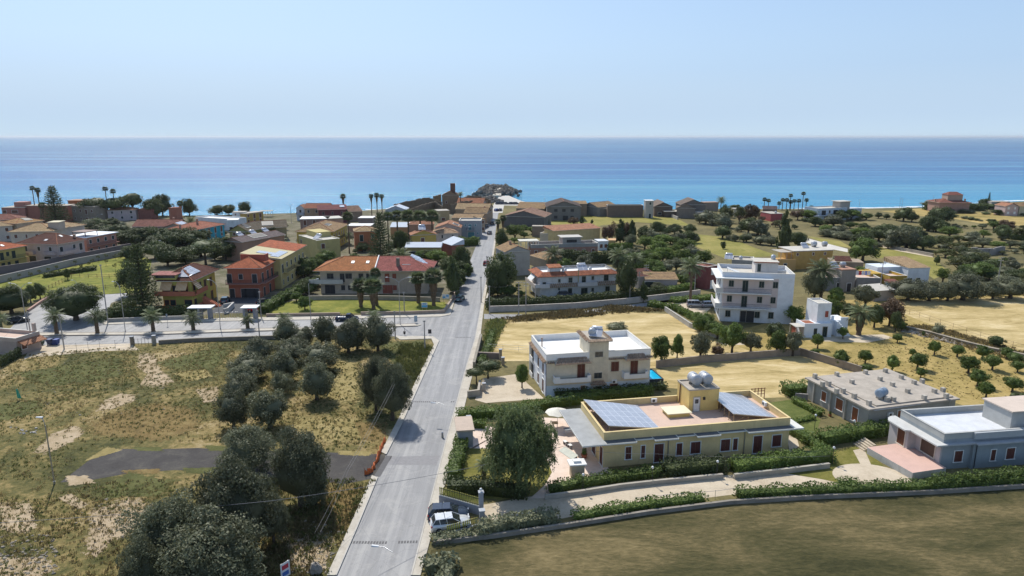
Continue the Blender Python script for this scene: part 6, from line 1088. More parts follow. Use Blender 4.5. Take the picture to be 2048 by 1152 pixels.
# ---------------- trees ----------------
OG = 'olive trees of the roadside grove'
for k, bx, by, top, wp, lb in (
 ('nearolive',352,1165,992,175,'big dark olive tree at the lower left corner of the nearest clump'), ('nearolive',478,1118,925,172,'tallest dark olive tree of the nearest clump, beside the asphalt track'), ('nearolive',430,1215,1035,230,'dark olive tree cut by the bottom edge of the photo'), ('nearolive',548,1085,985,70,'narrow olive tree on the right flank of the nearest clump'), ('nearolive',300,1225,1080,110,'low olive tree at the bottom edge, left flank of the clump'),
 ('nearolive',602,1012,860,128,'broad rounded olive tree just below the asphalt track end, nearest the orange netting'), ('nearolive',497,950,853,122,'wide olive tree straddling the asphalt track'), ('nearolive',632,1010,965,48,'small olive bush at the foot of the broad rounded olive'), ('nearolive',785,840,722,85,'large olive tree leaning over the pavement and road, right half'), ('nearolive',752,822,710,62,'large olive tree beside the pavement, left half'),
 ('olive',468,856,776,66,'olive tree at the lower left corner of the upper grove'), ('olive',540,856,776,88,'wide olive tree at the lower right of the upper grove'), ('olive',634,800,722,80,'isolated olive tree casting shade on yellow grass'), ('olive',563,787,741,46,'small round olive tree in the middle of the grove'), ('olive',482,802,747,72,'olive tree second from the bottom on the grove left edge'), ('olive',486,772,729,70,'olive tree third from the bottom on the grove left edge'), ('olive',498,757,706,74,'olive tree fourth from the bottom on the grove left edge'), ('olive',568,762,698,68,'olive tree in the heart of the grove'), ('olive',517,727,674,68,'olive tree at the top left of the grove near the side road'), ('olive',640,737,684,76,'olive tree above the isolated one, right rim of the grove'), ('olive',586,724,677,72,'olive tree at the top middle of the grove'), ('olive',573,686,636,54,'olive tree before the median palm, nearest the side road'), ('olive',610,693,652,46,'small olive tree between the road palm and the parked pickup'), ('olive',652,694,629,58,'tall olive tree hiding the parked pickup'), ('olive',697,706,643,70,'round olive tree with a bare short trunk at the grove top'), ('olive',756,702,629,64,'rightmost olive tree of the top row beside the junction'), ('olive',715,698,632,54,'olive tree just behind the round one with the bare trunk')): tree(k, bx, by, top, wp, lb, OG)
for k, bx, by, top, wp, lb in (
 ('pepper',1040,976,802,148,'huge weeping tree beside the pink terrace of the yellow bungalow'), ('pine',953,768,733,42,'left of two clipped umbrella trees in the white villa court'), ('pine',976,757,719,58,'right and larger of two clipped umbrella trees in the white villa court'), ('green',1044,776,728,32,'leafy green shrub tree at the left corner of the white villa'),
 ('greybush',1232,663,641,50,'round grey-green bush in the straw field behind the white villa roof'), ('green',1322,726,670,46,'dense green tree right of the white villa'), ('green',1354,718,668,30,'slim green tree next to the dense tree right of the white villa'), ('greyolive',1400,719,662,48,'silvery olive tree behind the walled plot'), ('brown',1436,718,682,30,'small bare reddish tree right of the silvery olive'), ('green',1399,668,632,34,'green bush tree at the concrete terrace corner'),
 ('green',1464,706,643,52,'light green tree in front of the apartment block, left'), ('greyolive',1501,705,663,48,'grey olive tree before the apartment block'), ('round',1549,682,642,46,'dark round tree at the foot of the apartment block'), ('green',1553,708,660,46,'bright green tree left of the small tower house'), ('greyolive',1585,712,662,48,'grey-green tree in front of the tower house annex'), ('lime',1589,652,610,42,'fresh green tree between the apartment block and the tower house'),
 ('round',1748,655,606,40,'dark green tree behind the orchard palm'), ('brown',1778,652,592,62,'dry reddish-brown bushy tree at the straw field corner'), ('round',1790,664,620,26,'small dark tree below the dry brown one'), ('green',1632,650,602,30,'green tree behind the tower house'), ('green',1660,640,596,44,'leafy tree on the bank behind the tower house stairs'), ('greyolive',1730,614,568,56,'olive tree below the long low grey house'), ('olive',1628,600,530,50,'dark olive tree right behind the apartment block'), ('green',1671,612,575,40,'green tree below the grey house at the utility pole'), ('round',1700,640,604,36,'low dark tree left of the orchard palm'),
 ('olive',1815,601,556,76,'big dark olive tree below the bright white house'), ('olive',1858,602,560,66,'olive tree second in the row along the straw field'), ('olive',1925,600,545,98,'largest dark olive tree of the row along the straw field'), ('olive',1895,602,560,50,'olive tree squeezed left of the largest one in the row'), ('olive',2020,597,553,80,'olive tree at the right end of the row beyond the lattice pole'), ('olive',1985,598,562,45,'small olive tree beside the lattice pole')): tree(k, bx, by, top, wp, lb)
CG = 'citrus trees of the dry orchard'
for x, ty, w_, by, lb in ((235,450,115,580,'citrus tree with a visible trunk, nearest the tower house annex'),(210,580,90,648,'low round citrus bush by the corner of the plot wall'),(425,600,150,725,'bushy citrus tree left in the lower row, by the plot wall'),(640,590,130,712,'second citrus tree in the row above the concrete roof'),(645,715,125,780,'low citrus bush touching the concrete roof line'),(870,645,125,775,'third citrus tree in the row above the concrete roof'),(1085,612,165,755,'wide fourth citrus tree in the row above the concrete roof'),(1042,580,62,650,'small citrus tree peeking behind the wide fourth one'),(1115,750,95,830,'small round citrus bush behind the roof edge chimneys'),(1230,510,110,635,'lone citrus tree in the middle of the upper orchard'),(1425,550,125,650,'citrus tree right of the lone middle one'),(1640,560,140,670,'citrus tree in the third column of the upper orchard'),(1520,635,175,790,'large dark citrus tree in the right centre of the orchard'),(1725,630,150,762,'citrus tree with a forked trunk right of the large dark one'),(1600,765,175,900,'large low citrus tree below the large dark one'),(1670,860,155,1005,'citrus tree closest to the blue-grey house'),(1895,820,165,950,'lone citrus tree near the right edge'),(1845,575,120,662,'upper one of three citrus trees at the right edge'),(1905,615,140,708,'middle one of three citrus trees at the right edge'),(1940,685,115,782,'lower one of three citrus trees at the right edge'),(950,350,90,430,'small citrus tree at the top of the orchard below the brown bush'),(915,455,90,530,'thin citrus tree beside the paved slab right of the palm'),(450,395,90,497,'small citrus tree in front of the white outside stairs'),(1135,435,32,478,'tiny upright citrus shrub at the top of the orchard')):
    a = c('F8', x, by); tree('citrus', a[0], a[1]+1, c('F8', x, ty)[1], w_/4.267, lb, CG)
for x, ty, w_, by, lb in ((1255,360,125,462,'grey-green bush on the stony bank of the straw field'),(1755,465,150,562,'dark bush on the dry-stone bank further right'),(1910,955,95,1012,'bush behind the blue-grey house roof, left one'),(1985,960,90,1015,'bush behind the blue-grey house roof, right one')):
    a = c('F8', x, by); tree('greybush' if x == 1255 else 'darkbush', a[0], a[1], c('F8', x, ty)[1], w_/4.267, lb)
# upper left
for k, bx, by, top, wp, lb in (
 ('biground',153,640,566,106,'big round ficus beside the left junction'), ('biground',24,628,569,80,'dark spreading tree at the left edge by the junction'), ('round',62,606,568,30,'dark tree between the left edge tree and the small round one'), ('round',81,598,564,26,'small round dark tree at the park corner'), ('round',272,590,512,72,'dense dark tree behind the tiered pine'), ('araucaria',288,624,482,74,'tall tiered dark pine in front of the yellow house'), ('round',135,560,536,14,'small round tree alone on the park grass'),
 ('araucaria',762,520,422,56,'tall tiered pine between the orange house and the palms'), ('round',803,505,458,40,'bushy dark tree right of the tall tiered pine'), ('round',820,512,478,30,'low dark tree behind the beige house roof'),
 ('cypress',906,596,508,52,'dense dark conical tree at the right end of the beige house'), ('round',921,560,520,50,'dark tree behind the conical one near the street'), ('lime',874,532,498,52,'bright green spreading tree behind the solar panels'), ('round',925,545,488,40,'dark leafy tree beside the street wall'), ('round',918,490,470,34,'square-clipped dark tree behind a lime hedge by the street'),
 ('araucaria',113,447,369,54,'dark tiered tree on the left shore beside the two tall palms'), ('pine',196,441,390,62,'left umbrella pine over the mauve-white house'), ('pine',231,441,391,54,'right umbrella pine over the mauve-white house'), ('pine',268,437,381,48,'tall open umbrella pine on the left shore'), ('fullpine',308,437,396,46,'full pine in front of the orange-brown shore house'), ('fullpine',326,432,385,40,'taller pine behind the full pine'), ('fullpine',379,431,396,32,'single dark pine against the sea'), ('fullpine',434,430,410,34,'low wind-cut tree against the sea, left one'), ('fullpine',458,430,408,28,'low wind-cut tree against the sea, right one'), ('fullpine',490,430,402,28,'dark tree on a slim trunk against the sea'),
 ('fullpine',640,497,480,18,'small pale green tree near the yellow gabled house lamp'), ('green',590,540,515,40,'green garden tree right of the yellow terraced balconies'), ('green',655,528,500,44,'green tree behind the orange roof half'), ('green',610,620,592,30,'rounded garden shrub at the corner of the meadow'), ('green',593,603,583,26,'rounded garden shrub behind the meadow corner'), ('round',618,590,560,40,'dark garden tree left of the beige house'), ('darkbush',563,460,440,30,'dark bush by the shore houses'), ('round',550,480,452,34,'palm-like dark tree among the brown roofs')): tree(k, bx, by, top, wp, lb)
BG = 'dark pines of the belt behind the park'
for i, (bx, by, top, wp, lb) in enumerate(((250,492,462,36,'left end, by the white van'),(275,490,455,44,'second from the left, back row'),(300,488,452,44,'third from the left, back row'),(325,490,453,46,'fourth from the left, back row'),(350,490,455,46,'fifth from the left, back row'),(375,488,454,44,'sixth from the left, back row'),(400,486,458,40,'right end, back row below the cyan wall'),(262,520,490,40,'left end, front row behind the dense dark tree'),(336,532,488,56,'front row, with a pale flat top'),(372,528,500,40,'front row, low one between two broad crowns'),(412,530,476,62,'front row, broadest and greenest crown'),(452,520,472,56,'front row, behind the coral house'),(474,510,484,34,'right end, front row'))): tree('fullpine' if i != 10 else 'pine', bx, by, top, wp*1.15, 'belt pine behind the park, '+lb, BG)
# palms
RP = 'palms on the median of the side road'
for x, y, ty, w_, lb in ((375,1048,880,130,'first median palm, right of the rubbish bins'),(643,1045,880,130,'median palm in front of the big round ficus'),(1010,1033,878,132,'median palm in front of the tiered pine'),(1274,1024,895,122,'median palm before the first gate canopy'),(1632,1013,916,98,'median palm before the second gate canopy')):
    a = c('C1',x,y); palm('date', a[0], a[1], c('C1',x,ty)[1], w_/3.292, lb, RP, .42)
palm('date', 570, 668, 625, 32, 'median palm half hidden behind the top olive trees', RP, .4); palm('date', 748, 656, 621, 32, 'median palm poking out between the right olive trees', RP, .4); palm('date', 3, 663, 626, 34, 'median palm cut by the left edge', RP, .4)
GP = 'fan palms in the garden meadow'
for x, y, ty, w_, lb in ((695,762,435,230,'left garden fan palm on the meadow'),(838,785,425,250,'garden fan palm with the thickest trunk'),(872,742,318,150,'tallest garden fan palm, behind the thick one'),(1348,715,355,210,'third garden fan palm near the beige house corner'),(1522,745,325,250,'right garden fan palm near the two signs')):
    a = c('E6',x,y); palm('fan', a[0], a[1], c('E6',x,ty)[1], w_/5.689, lb, GP, .45, True)
TP = 'tall fan palms in the middle of the town'
for x, y, w_, lb in ((817-21,492,28,'leftmost of four tall fan palms behind the roofs'),(818,496,28,'second of four tall fan palms behind the roofs'),(842,500,28,'third of four tall fan palms behind the roofs'),(865,492,28,'rightmost of four tall fan palms behind the roofs')): palm('fan', x, y, 420, w_*1.2, lb, TP, .34)
palm('fan', 699, 507, 423, 26, 'tall slim palm left of the orange house', None, .25); palm('fan', 778, 505, 424, 26, 'palm partly behind the tall tiered pine', None, .25); palm('date', 802, 530, 496, 44, 'low bushy palm behind the beige house roof', None, .4)
palm('date', 699, 490, 464, 20, 'small palm at the foot of the tall slim palm', None, .3); palm('date', 555, 500, 468, 40, 'bushy palm among the olive-brown roofs', None, .3); palm('date', 385, 472, 433, 26, 'palm in front of the red hip roof', None, .3); palm('date', 5, 480, 445, 30, 'dark palm at the left edge before the cream villa', None, .4)
for x, ty, by, w_, lb, g_ in ((688,388,434,14,'single palm on the shore above the burgundy house',None),(744,388,436,12,'left of three skirted palms on the shore','three skirted shore palms'),(755,386,436,13,'middle of three skirted palms on the shore','three skirted shore palms'),(765,388,437,12,'right of three skirted palms on the shore','three skirted shore palms'),(74,372,442,12,'left of two tall palms on the left shore',None),(84,375,444,14,'right of two tall palms on the left shore',None),(89,405,450,15,'dead-skirted palm before the brick-red block',None),(218,373,440,13,'left of two palms above the umbrella pines',None),(233,378,440,13,'right of two palms above the umbrella pines',None),(363,401,434,16,'skirted palm beside the single dark pine',None)): palm('fan', x, by, ty, w_, lb, g_, .25, x not in (74, 218, 233))
BP = 'tall fan palms lining the beach'
for x, ty, lb in ((890,152,'first from the left'),(940,166,'second from the left'),(1070,198,'short one, third from the left'),(1110,157,'fourth from the left'),(1158,160,'fifth from the left'),(1200,105,'tall one left of centre'),(1208,182,'low one under the tall one'),(1250,170,'between the two tall ones, left'),(1303,168,'between the two tall ones, right'),(1350,80,'tallest, with a clean trunk'),(1393,160,'rightmost')):
    b_ = c('F6',x,300); palm('fan', b_[0], b_[1], c('F6',x,ty)[1], 10.5, 'beach fan palm of the row, '+lb, BP, .22)
a = c('F6',370,290); palm('date', a[0], a[1], c('F6',370,135)[1], 19, 'feathery date palm against the sea, right of the barns', None, .25)
a = c('F5',1757,265); palm('fan', a[0], a[1], c('F5',1757,120)[1], 12, 'slim fan palm in front of the wide stone barn', None, .22); a = c('F5',1903,270); palm('fan', a[0], a[1], c('F5',1903,125)[1], 12, 'second slim fan palm before the taller barn peak', None, .22)
a = c('F4',905,240); palm('date', a[0], 424, c('F4',905,150)[1], 12, 'dark palm right of the chimney house', None, .3)
a = c('F4',1375,760); palm('fan', 996, 478, c('F4',1375,500)[1], 15, 'left of two palms at the right side of the street', None, .3, True); palm('fan', 1006, 476, c('F4',1450,450)[1], 17, 'right of two palms at the right side of the street', None, .3, True)
palm('date', 1717, 670, 608, 50, 'broad palm with a thick dead skirt in the dry orchard', None, .5, True); palm('date', 1641, 600, 518, 62, 'large drooping palm behind the grey houses', None, .4); palm('date', 1106, 542, 492, 42, 'bushy palm behind the hedge of the tiled-skirt villa', None, .45); palm('date', 1380, 606, 515, 48, 'palm right of the mauve garage', None, .35)
palm('date', 968, 958, 918, 34, 'low cycad-like palm on the small garden lawn', None, .3)
palm('date', 1236, 540, 495, 40, 'bushy palm among the trees right of the long hedge', None, .4); palm('date', 1270, 545, 505, 36, 'second bushy palm right of the long hedge', None, .4)
# right middle: named ones first
for k, bx, by, top, wp, lb in (('fullpine',1002,588,500,64,'big ragged pine beside the street before the windowless house'),('fullpine',985,596,545,30,'low pine growing on the street wall'),('round',1003,500,452,30,'dark tree on the right street side below the two palms'),('lime',1030,478,448,40,'pale green scrub tree behind the street palms'),('cypress',1095,452,428,10,'dark slim cypress at the corner of the dark warehouse'),('brown',1147,450,432,26,'dark reddish tree before the far meadow'),('cypress',1163,450,430,12,'narrow cypress beside the dark reddish tree'),('cypress',1184,448,438,10,'tiny cypress at the far meadow'),
 ('brown',1218,488,436,34,'tall brown cypress-like tree at the pink roof end'),('cypress',1240,490,438,34,'dark cedar right of the tall brown tree'),('brown',1252,488,441,26,'brownish cedar between two dark ones'),('cypress',1264,490,436,28,'dark pointed cedar at the right of the group'),('round',1290,484,450,40,'dark broad tree right of the cedars'),('greyolive',1260,496,468,28,'grey tree below the cedars'),
 ('greyolive',1169,545,508,46,'clipped dome-shaped olive behind the skirt-roofed villa'),('round',1150,548,520,30,'dark shrub left of the dome-shaped olive'),('green',1130,548,515,32,'green tree by the bushy palm'),('round',1252,600,508,46,'large dark tree with bare trunk right of the skirt-roofed villa'),('cypress',1286,604,560,26,'ivy-covered dark column of leaves on the lane wall'),('round',1005,560,530,36,'dark bush beside the ragged pine'),
 ('cypress',1566,512,420,40,'tall dark araucaria-like tree at the end of the meadow'),('round',1596,496,462,44,'dark tree with drooping crown right of the tall dark one'),('brown',1500,446,403,40,'big brownish tree rising above the pink shed'),('almond',1478,448,412,26,'yellowish tall tree left of the big brownish one'),('almond',1455,446,414,26,'yellowish tree further left'),('round',1448,440,405,22,'dark tree under the date palm'),('brown',1595,440,414,34,'reddish thicket beneath the beach palms'),('round',1622,430,410,20,'dark tree right of the beach palms'),
 ('green',1725,522,475,62,'leafy tree above the mustard house tanks'),('round',1712,520,490,30,'dark tree at the left of the leafy one'),('lime',1885,565,535,34,'pale yellow-green tree in the slope meadow'),('round',1925,572,526,46,'dark tree with trunk in the slope meadow'),('round',1873,530,510,14,'small round tree in the slope meadow'),('darkbush',1446,498,480,12,'tiny lone tree on the hill meadow'),('araucaria',1976,412,384,8,'tiny tiered tree against the sea at right'),('round',1970,416,396,30,'dark dome tree below the tiny tiered one'),('round',1997,418,402,26,'dark tree right of the dome tree'),('lime',1722,560,532,46,'green tree between the brown house and the white house'),
 ('brown',2010,460,438,40,'reddish scrub at the right of the coast field'),('round',2003,480,448,34,'dark dense tree near the right edge')): tree(k, bx, by, top, wp, lb)
# woods and groves, tree by tree
def grove(poly, rows, kinds, h, w_, label, group, seed, jit=.35):
    rr = random.Random(seed); (x0, y0), (x1, y1), (x2, y2), (x3, y3) = poly       # back-left, back-right, front-right, front-left (photo points)
    n = 0
    for j, cnt in enumerate(rows):
        t = j/max(1, len(rows)-1)
        for i in range(cnt):
            s = (i+.5+rr.uniform(-jit, jit))/cnt; A = G((x0+(x1-x0)*s, y0+(y1-y0)*s)); B = G((x3+(x2-x3)*s, y3+(y2-y3)*s)); tt = min(1, max(0, t+rr.uniform(-.12,.12)))
            p = A.lerp(B, tt); k = rr.choice(kinds); sc_ = rr.choice((.45, .6, .75, .9, 1.0, 1.15, 1.4)); treem(k, p.x, p.y, h*sc_, w_*sc_*rr.uniform(.9,1.15), label, group); n += 1
grove(((1290,470),(1385,468),(1400,486),(1300,490)), (6,6), ('farolive','round'), 4.2, 5.5, 'olive tree of the grey-green wood below the far meadow', 'wood below the far meadow', 1)
grove(((1255,500),(1375,490),(1390,520),(1250,530)), (6,7,7), ('farolive','green','lime'), 3.6, 5.2, 'leafy tree of the mixed garden right of the long hedge', 'garden trees right of the long hedge', 2)
grove(((1230,540),(1420,515),(1440,560),(1300,590)), (8,8,7,6), ('green','greyolive','farolive','lime'), 3.6, 5.2, 'tree of the green belt behind the mauve garage', 'green belt behind the mauve garage', 3)
grove(((1395,445),(1545,476),(1545,494),(1440,478)), (11,8), ('farolive','farolive','round'), 5.0, 7.0, 'grey-green tree of the row above the hill meadow', 'row above the hill meadow', 4)
grove(((1380,425),(1620,432),(1600,462),(1420,446)), (10,9,8), ('farolive','almond','round','brown'), 3.6, 6.0, 'scrubby tree of the coastal thicket before the beach palms', 'coastal thicket', 5)
grove(((1600,440),(1740,440),(1730,478),(1640,466)), (8,8,7), ('round','farolive','green','lime'), 4.0, 7.0, 'tree of the thicket below the white seaside villa', 'thicket below the seaside villa', 6)
grove(((1750,436),(1890,452),(1902,468),(1850,462)), (8,7), ('round',), 7.0, 9.0, 'dark oak at the back of the dark wood', 'dark wood, back rows', 7)
grove(((1735,468),(1850,478),(1850,502),(1765,496)), (7,7,6), ('round','round','farolive'), 6.2, 8.5, 'dark oak at the front of the dark wood', 'dark wood, front rows', 8)
grove(((1690,470),(1740,478),(1760,498),(1700,486)), (3,3), ('round','greyolive'), 4.0, 6.5, 'low tree left of the dark wood', 'low trees left of the dark wood', 9)
grove(((1900,455),(2060,462),(2060,500),(1870,500)), (8,7,7), ('farolive','almond','lime','greyolive'), 3.4, 6.0, 'low olive or almond tree on the right hillside', 'right hillside trees', 10)
grove(((1850,485),(1960,485),(1960,525),(1860,512)), (6,6,6), ('almond','almond','farolive'), 3.2, 6.5, 'yellow-green almond tree beside the dark wood', 'almonds beside the dark wood', 11)
grove(((1890,525),(2060,500),(2060,575),(1930,560)), (7,7,7,6), ('almond','farolive','green','round'), 3.6, 6.0, 'tree of the almond and olive orchard around the ruin', 'orchard around the ruin', 12)
grove(((1850,412),(2060,420),(2060,432),(1860,425)), (8,8), ('round','darkbush','greybush'), 2.6, 8.0, 'low shrub of the belt below the hilltop villa', 'shrubs below the hilltop villa', 13)
grove(((1890,432),(2000,448),(1990,452),(1880,438)), (8,), ('greybush','darkbush'), 2.2, 6.0, 'low bush of the line crossing the coast field', 'bush line in the coast field', 14)
grove(((1640,470),(1700,480),(1690,488),(1650,482)), (4,), ('greybush',), 2.6, 6.5, 'rounded bush by the white gravel track', 'bushes by the gravel track', 15)
grove(((170,450),(250,452),(258,466),(190,462)), (7,7), ('greybush','darkbush','round'), 3.4, 6.5, 'low garden bush below the umbrella pines', 'garden bushes below the umbrella pines', 16)
grove(((1010,470),(1090,445),(1100,452),(1020,490)), (5,5), ('lime','green'), 3.0, 5.0, 'pale scrub below the dark warehouse', 'scrub below the dark warehouse', 17)
grove(((990,575),(1040,575),(1050,592),(985,592)), (4,4), ('green','round','green'), 2.0, 3.2, 'garden shrub around the ragged pine', 'garden shrubs around the ragged pine', 18)
grove(((1385,640),(1430,665),(1440,680),(1400,660)), (4,4), ('green','bush'), 2.4, 3.4, 'green shrub on the bank left of the apartment block', 'shrubs left of the apartment block', 19)
grove(((245,478),(430,474),(480,520),(250,520)), (12,11,10), ('round','fullpine'), 4.6, 7.5, 'dark undergrowth tree between the belt pines', 'undergrowth of the pine belt', 20)
grove(((440,470),(560,455),(560,480),(480,500)), (6,5), ('round','green','darkbush'), 3.2, 5.0, 'garden tree among the olive-brown roofs', 'gardens among the olive-brown roofs', 21)
grove(((600,560),(630,540),(640,570),(600,600)), (4,4), ('round','green'), 4.0, 5.5, 'dark garden tree between the yellow row and the beige house', 'garden trees left of the beige house', 22)
grove(((690,505),(860,500),(880,522),(700,520)), (7,7), ('round','green','darkbush'), 3.4, 5.0, 'garden tree behind the beige house roof', 'garden trees behind the beige house', 23)
grove(((885,560),(925,520),(935,540),(905,590)), (4,4), ('round','green'), 4.6, 5.5, 'dark tree of the street garden beside the conical tree', 'street garden trees', 24)
grove(((100,460),(230,455),(240,475),(170,478)), (6,5), ('round','greybush'), 3.2, 6.0, 'dark shrub between the cream villa and the shore houses', 'shrubs behind the cream villa', 25)
SG = 'young trees planted in the park'
for x, y, h_ in ((70,720,2),(130,690,2),(205,690,2.4),(320,650,2),(375,635,2),(355,680,2.4),(430,600,2.4),(500,600,2),(545,640,2.6),(590,620,2.6),(610,590,2),(650,570,2.2),(700,560,2.2),(760,560,2),(760,630,2.4),(480,650,1.8),(700,600,2.4),(790,545,2),(840,540,2),(260,665,2)):
    a = c('C1',x,y); g = G(a); cm, tm = proto('sapling')[int(x) % 3]; rt = empty('sapling', g, x, 'thin young tree standing on the park grass', 'sapling', SG); A_ = link('crown', cm, rt); B_ = link('trunk', tm, rt); A_.scale = B_.scale = (1.5, 1.5, h_)
# ---------------- hedges ----------------
hedge('tall clipped hedge of the street garden, along the road', [(926,806+78),(922,900),(905,960)], 1.5, 1.5); hedge('dense hedge in front of the small garden lawn', [(895,985),(960,984),(1050,994)], 1.7, 1.6, 'dark'); hedge('hedge between the white villa and the yellow bungalow', [(918,838),(1010,830),(1100,815),(1200,800),(1300,790)], 1.5, 1.5)
hedge('second hedge row behind the weeping tree drive', [(921,853),(970,856)], 1.2, 1.0); hedge('dark shrub row right behind the white villa wall', [(1110,792),(1200,788),(1330,778)], 1.2, .9, 'dark')
hedge('leafy hedge in front of the yellow bungalow, left part', [(1100,985),(1160,972),(1240,960),(1316,950)], 1.15, 1.3); hedge('taller dark hedge in front of the yellow bungalow doors', [(1330,950),(1440,940)], 1.7, 1.9, 'dark'); hedge('wide hedge in front of the right end of the yellow bungalow', [(1468,945),(1560,932),(1655,920)], 1.7, 1.8)
hedge('hedge turning the corner behind the right end of the yellow bungalow', [(1652,918),(1620,888),(1585,868)], 1.3, 1.4); hedge('tall hedge between the concrete house and the blue-grey bungalow', [(1640,888),(1700,878),(1780,866)], 1.8, 1.8)
hedge('small clipped hedge in the garden left of the concrete house', [(1590,805),(1640,832)], .9, 1.1, 'lime'); hedge('low hedge behind the small clipped one', [(1588,845),(1625,838)], .5, 1.0, 'lime'); hedge('dense bush block left of the concrete house', [(1570,790),(1612,786)], 1.9, 2.2, 'green')
hedge('flowering hedge along the driveway, left stretch beside the cars', [(960,1070),(1020,1058),(1110,1044)], 1.5, 1.5, 'greenish' if 0 else 'grey', dens=36, size=.16); hedge('low flowering hedge right in front of the white parked car', [(868,1085),(960,1072)], .75, 1.1, 'grey', dens=36, size=.16); hedge('flowering hedge along the driveway, middle stretch', [(1150,1040),(1230,1026),(1300,1015),(1405,1003)], 1.0, 1.2); hedge('flowering hedge along the driveway, right stretch', [(1475,996),(1620,990),(1760,984),(1860,980),(2060,966),(2300,950)], 1.2, 1.3); hedge('low clipped bush at the edge of the round paving', [(1680,976),(1712,974)], 1.0, 1.3)
hedge('higher hedge before the blue-grey bungalow', [(1870,976),(1960,970),(2060,958),(2250,945)], 1.6, 1.2)
hedge('hedge behind the concrete house along the orchard', [(1765,780),(1850,812),(1960,850)], 1.2, 1.3); hedge('dark ivy hedge on the lane wall below the skirt-roofed villa', [(975,619),(1050,617),(1150,612),(1250,601),(1330,592)], 2.6, 1.6, 'dark', size=.2, dens=26); hedge('hedge on the lane wall towards the mauve garage', [(1335,588),(1385,578)], 1.8, 1.6, 'green', size=.2, dens=26)
hedge('tall dark hedge wall behind the bushy palm', [(1125,520),(1190,527),(1245,524)], 3.6, 1.6, 'dark', size=.25, dens=20); hedge('dark hedge right of the tall hedge wall', [(1240,528),(1330,512)], 2.6, 2, 'green', size=.25, dens=20); hedge('hedge behind the white and blue cottage', [(1215,500),(1262,498)], 2.2, 1.6, 'green', size=.25, dens=20); hedge('hedge in front of the long low house', [(1060,528),(1100,526)], 1.4, 1.5, 'dark', size=.22, dens=20)
hedge('clipped dark hedge on the corner wall of the yellow-green house', [(222,634),(300,631),(392,627)], 2.0, 1.5, 'dark', size=.2, dens=26); hedge('hedge sloping beside the meadow towards the coral house', [(527,626),(570,600),(598,585)], 2.0, 2.0, 'green', size=.2, dens=26); hedge('oleander hedge on the bank left of the tiered pine', [(208,640),(262,612)], 1.8, 2.2, 'dark', size=.2, dens=22)
hedge('hedge along the concrete terrace of the apartment block', [(1300,612),(1350,620),(1400,645),(1425,660)], 1.3, 1.6, 'lime', size=.2, dens=24); hedge('small green hedge behind the parked silver car', [(1345,605),(1430,598)], 1.2, 2.0, 'green', size=.2, dens=20); hedge('dark clipped hedge before the white terraced balconies of the mauve villa', [(90,555),(190,540)], 1.3, 1.5, 'dark', size=.22, dens=18)
hedge('lime-edged clipped hedge by the street, behind the solar carport', [(925,492),(955,490)], 3.0, 2.5, 'green', size=.25, dens=18); hedge('ivy on the left wall of the forecourt house', [(2,735),(42,712)], 1.8, .5, 'dark', size=.15); hedge('bushes on the roadside bank by the straw field', [(962,730),(975,700),(985,668)], 1.0, 1.3, 'green', size=.16, dens=20)
hedge('overgrown dark hedge below the hilltop villa', [(1850,420),(1900,421),(1965,421)], 3.6, 4, 'dark', size=.35, dens=10); hedge('dark hedge behind the almond trees near the right edge', [(2020,478),(2070,482)], 2.5, 3, 'dark', size=.3, dens=12); hedge('weed thicket at the bottom edge beside the road', [(850,1140),(900,1130),(880,1200)], 1.1, 1.4, 'grey', size=.2, dens=22)
# ---------------- walls and fences ----------------
polywall('garden_wall', 'white rendered wall below the dark ivy hedge along the lane', [(978,624),(1050,622),(1150,617),(1250,608),(1345,597),(1400,590)], 1.35, .3, plaster((.5,.45,.4), .5)); polywall('block_wall', 'grey block wall around the straw plot', [(1312,736),(1400,726),(1500,718),(1600,710),(1722,748)], 1.3, .25, plaster((.3,.25,.2), .5))
polywall('garden_wall', 'low white wall in front of the bungalow hedge, left part', [(1090,999),(1160,990),(1240,977),(1320,968),(1445,956)], .5, .25, plaster((.42,.38,.32), .5)); polywall('garden_wall', 'low white wall in front of the bungalow hedge, right part', [(1468,958),(1560,948),(1658,936)], .6, .25, plaster((.42,.39,.33), .5)); polywall('field_wall', 'long low wall between the driveway hedge and the brown field', [(866,1090),(985,1076),(1130,1055),(1300,1028),(1460,1008),(1620,998),(1860,988),(2300,960)], .4, .25, plaster((.28,.25,.21), .6))
polywall('garden_wall', 'low stone wall around the garden meadow', [(533,634),(620,632.5),(680,631.5)], .7, .35, plaster((.36,.28,.22), .4)); polywall('garden_wall', 'stone wall around the meadow corner up to the street', [(722,631),(820,629.5),(888,627),(902,606),(915,580),(925,560)], .8, .35, plaster((.38,.3,.24), .4)); polywall('garden_wall', 'wall in front of the beige house across the meadow', [(617,600),(700,599),(790,600),(880,603)], 1.0, .3, plaster((.36,.32,.27), .4)); polywall('garden_wall', 'low wall under the clipped dark hedge', [(215,645),(300,641),(400,638)], .8, .3, plaster((.38,.36,.34), .4))
polywall('field_wall', 'rough low wall at the top of the rough field', [(318,688),(380,684),(430,682),(520,679),(560,678)], .7, .35, plaster((.22,.19,.15), .5)); polywall('park_wall', 'long grey wall behind the park', [(-200,600),(0,566),(60,552),(150,530),(265,508)], 2.0, .4, plaster((.36,.34,.33), .3)); polywall('park_wall', 'dark wall beyond the long park wall', [(-100,560),(0,548),(80,536),(160,520),(262,499)], 2.2, .4, plaster((.16,.14,.14), .3)); polywall('kerb_wall', 'pink-topped low wall curving from the park to the left junction', [(103,593),(80,607),(56,624)], .5, .4, plaster((.4,.25,.2), .2))
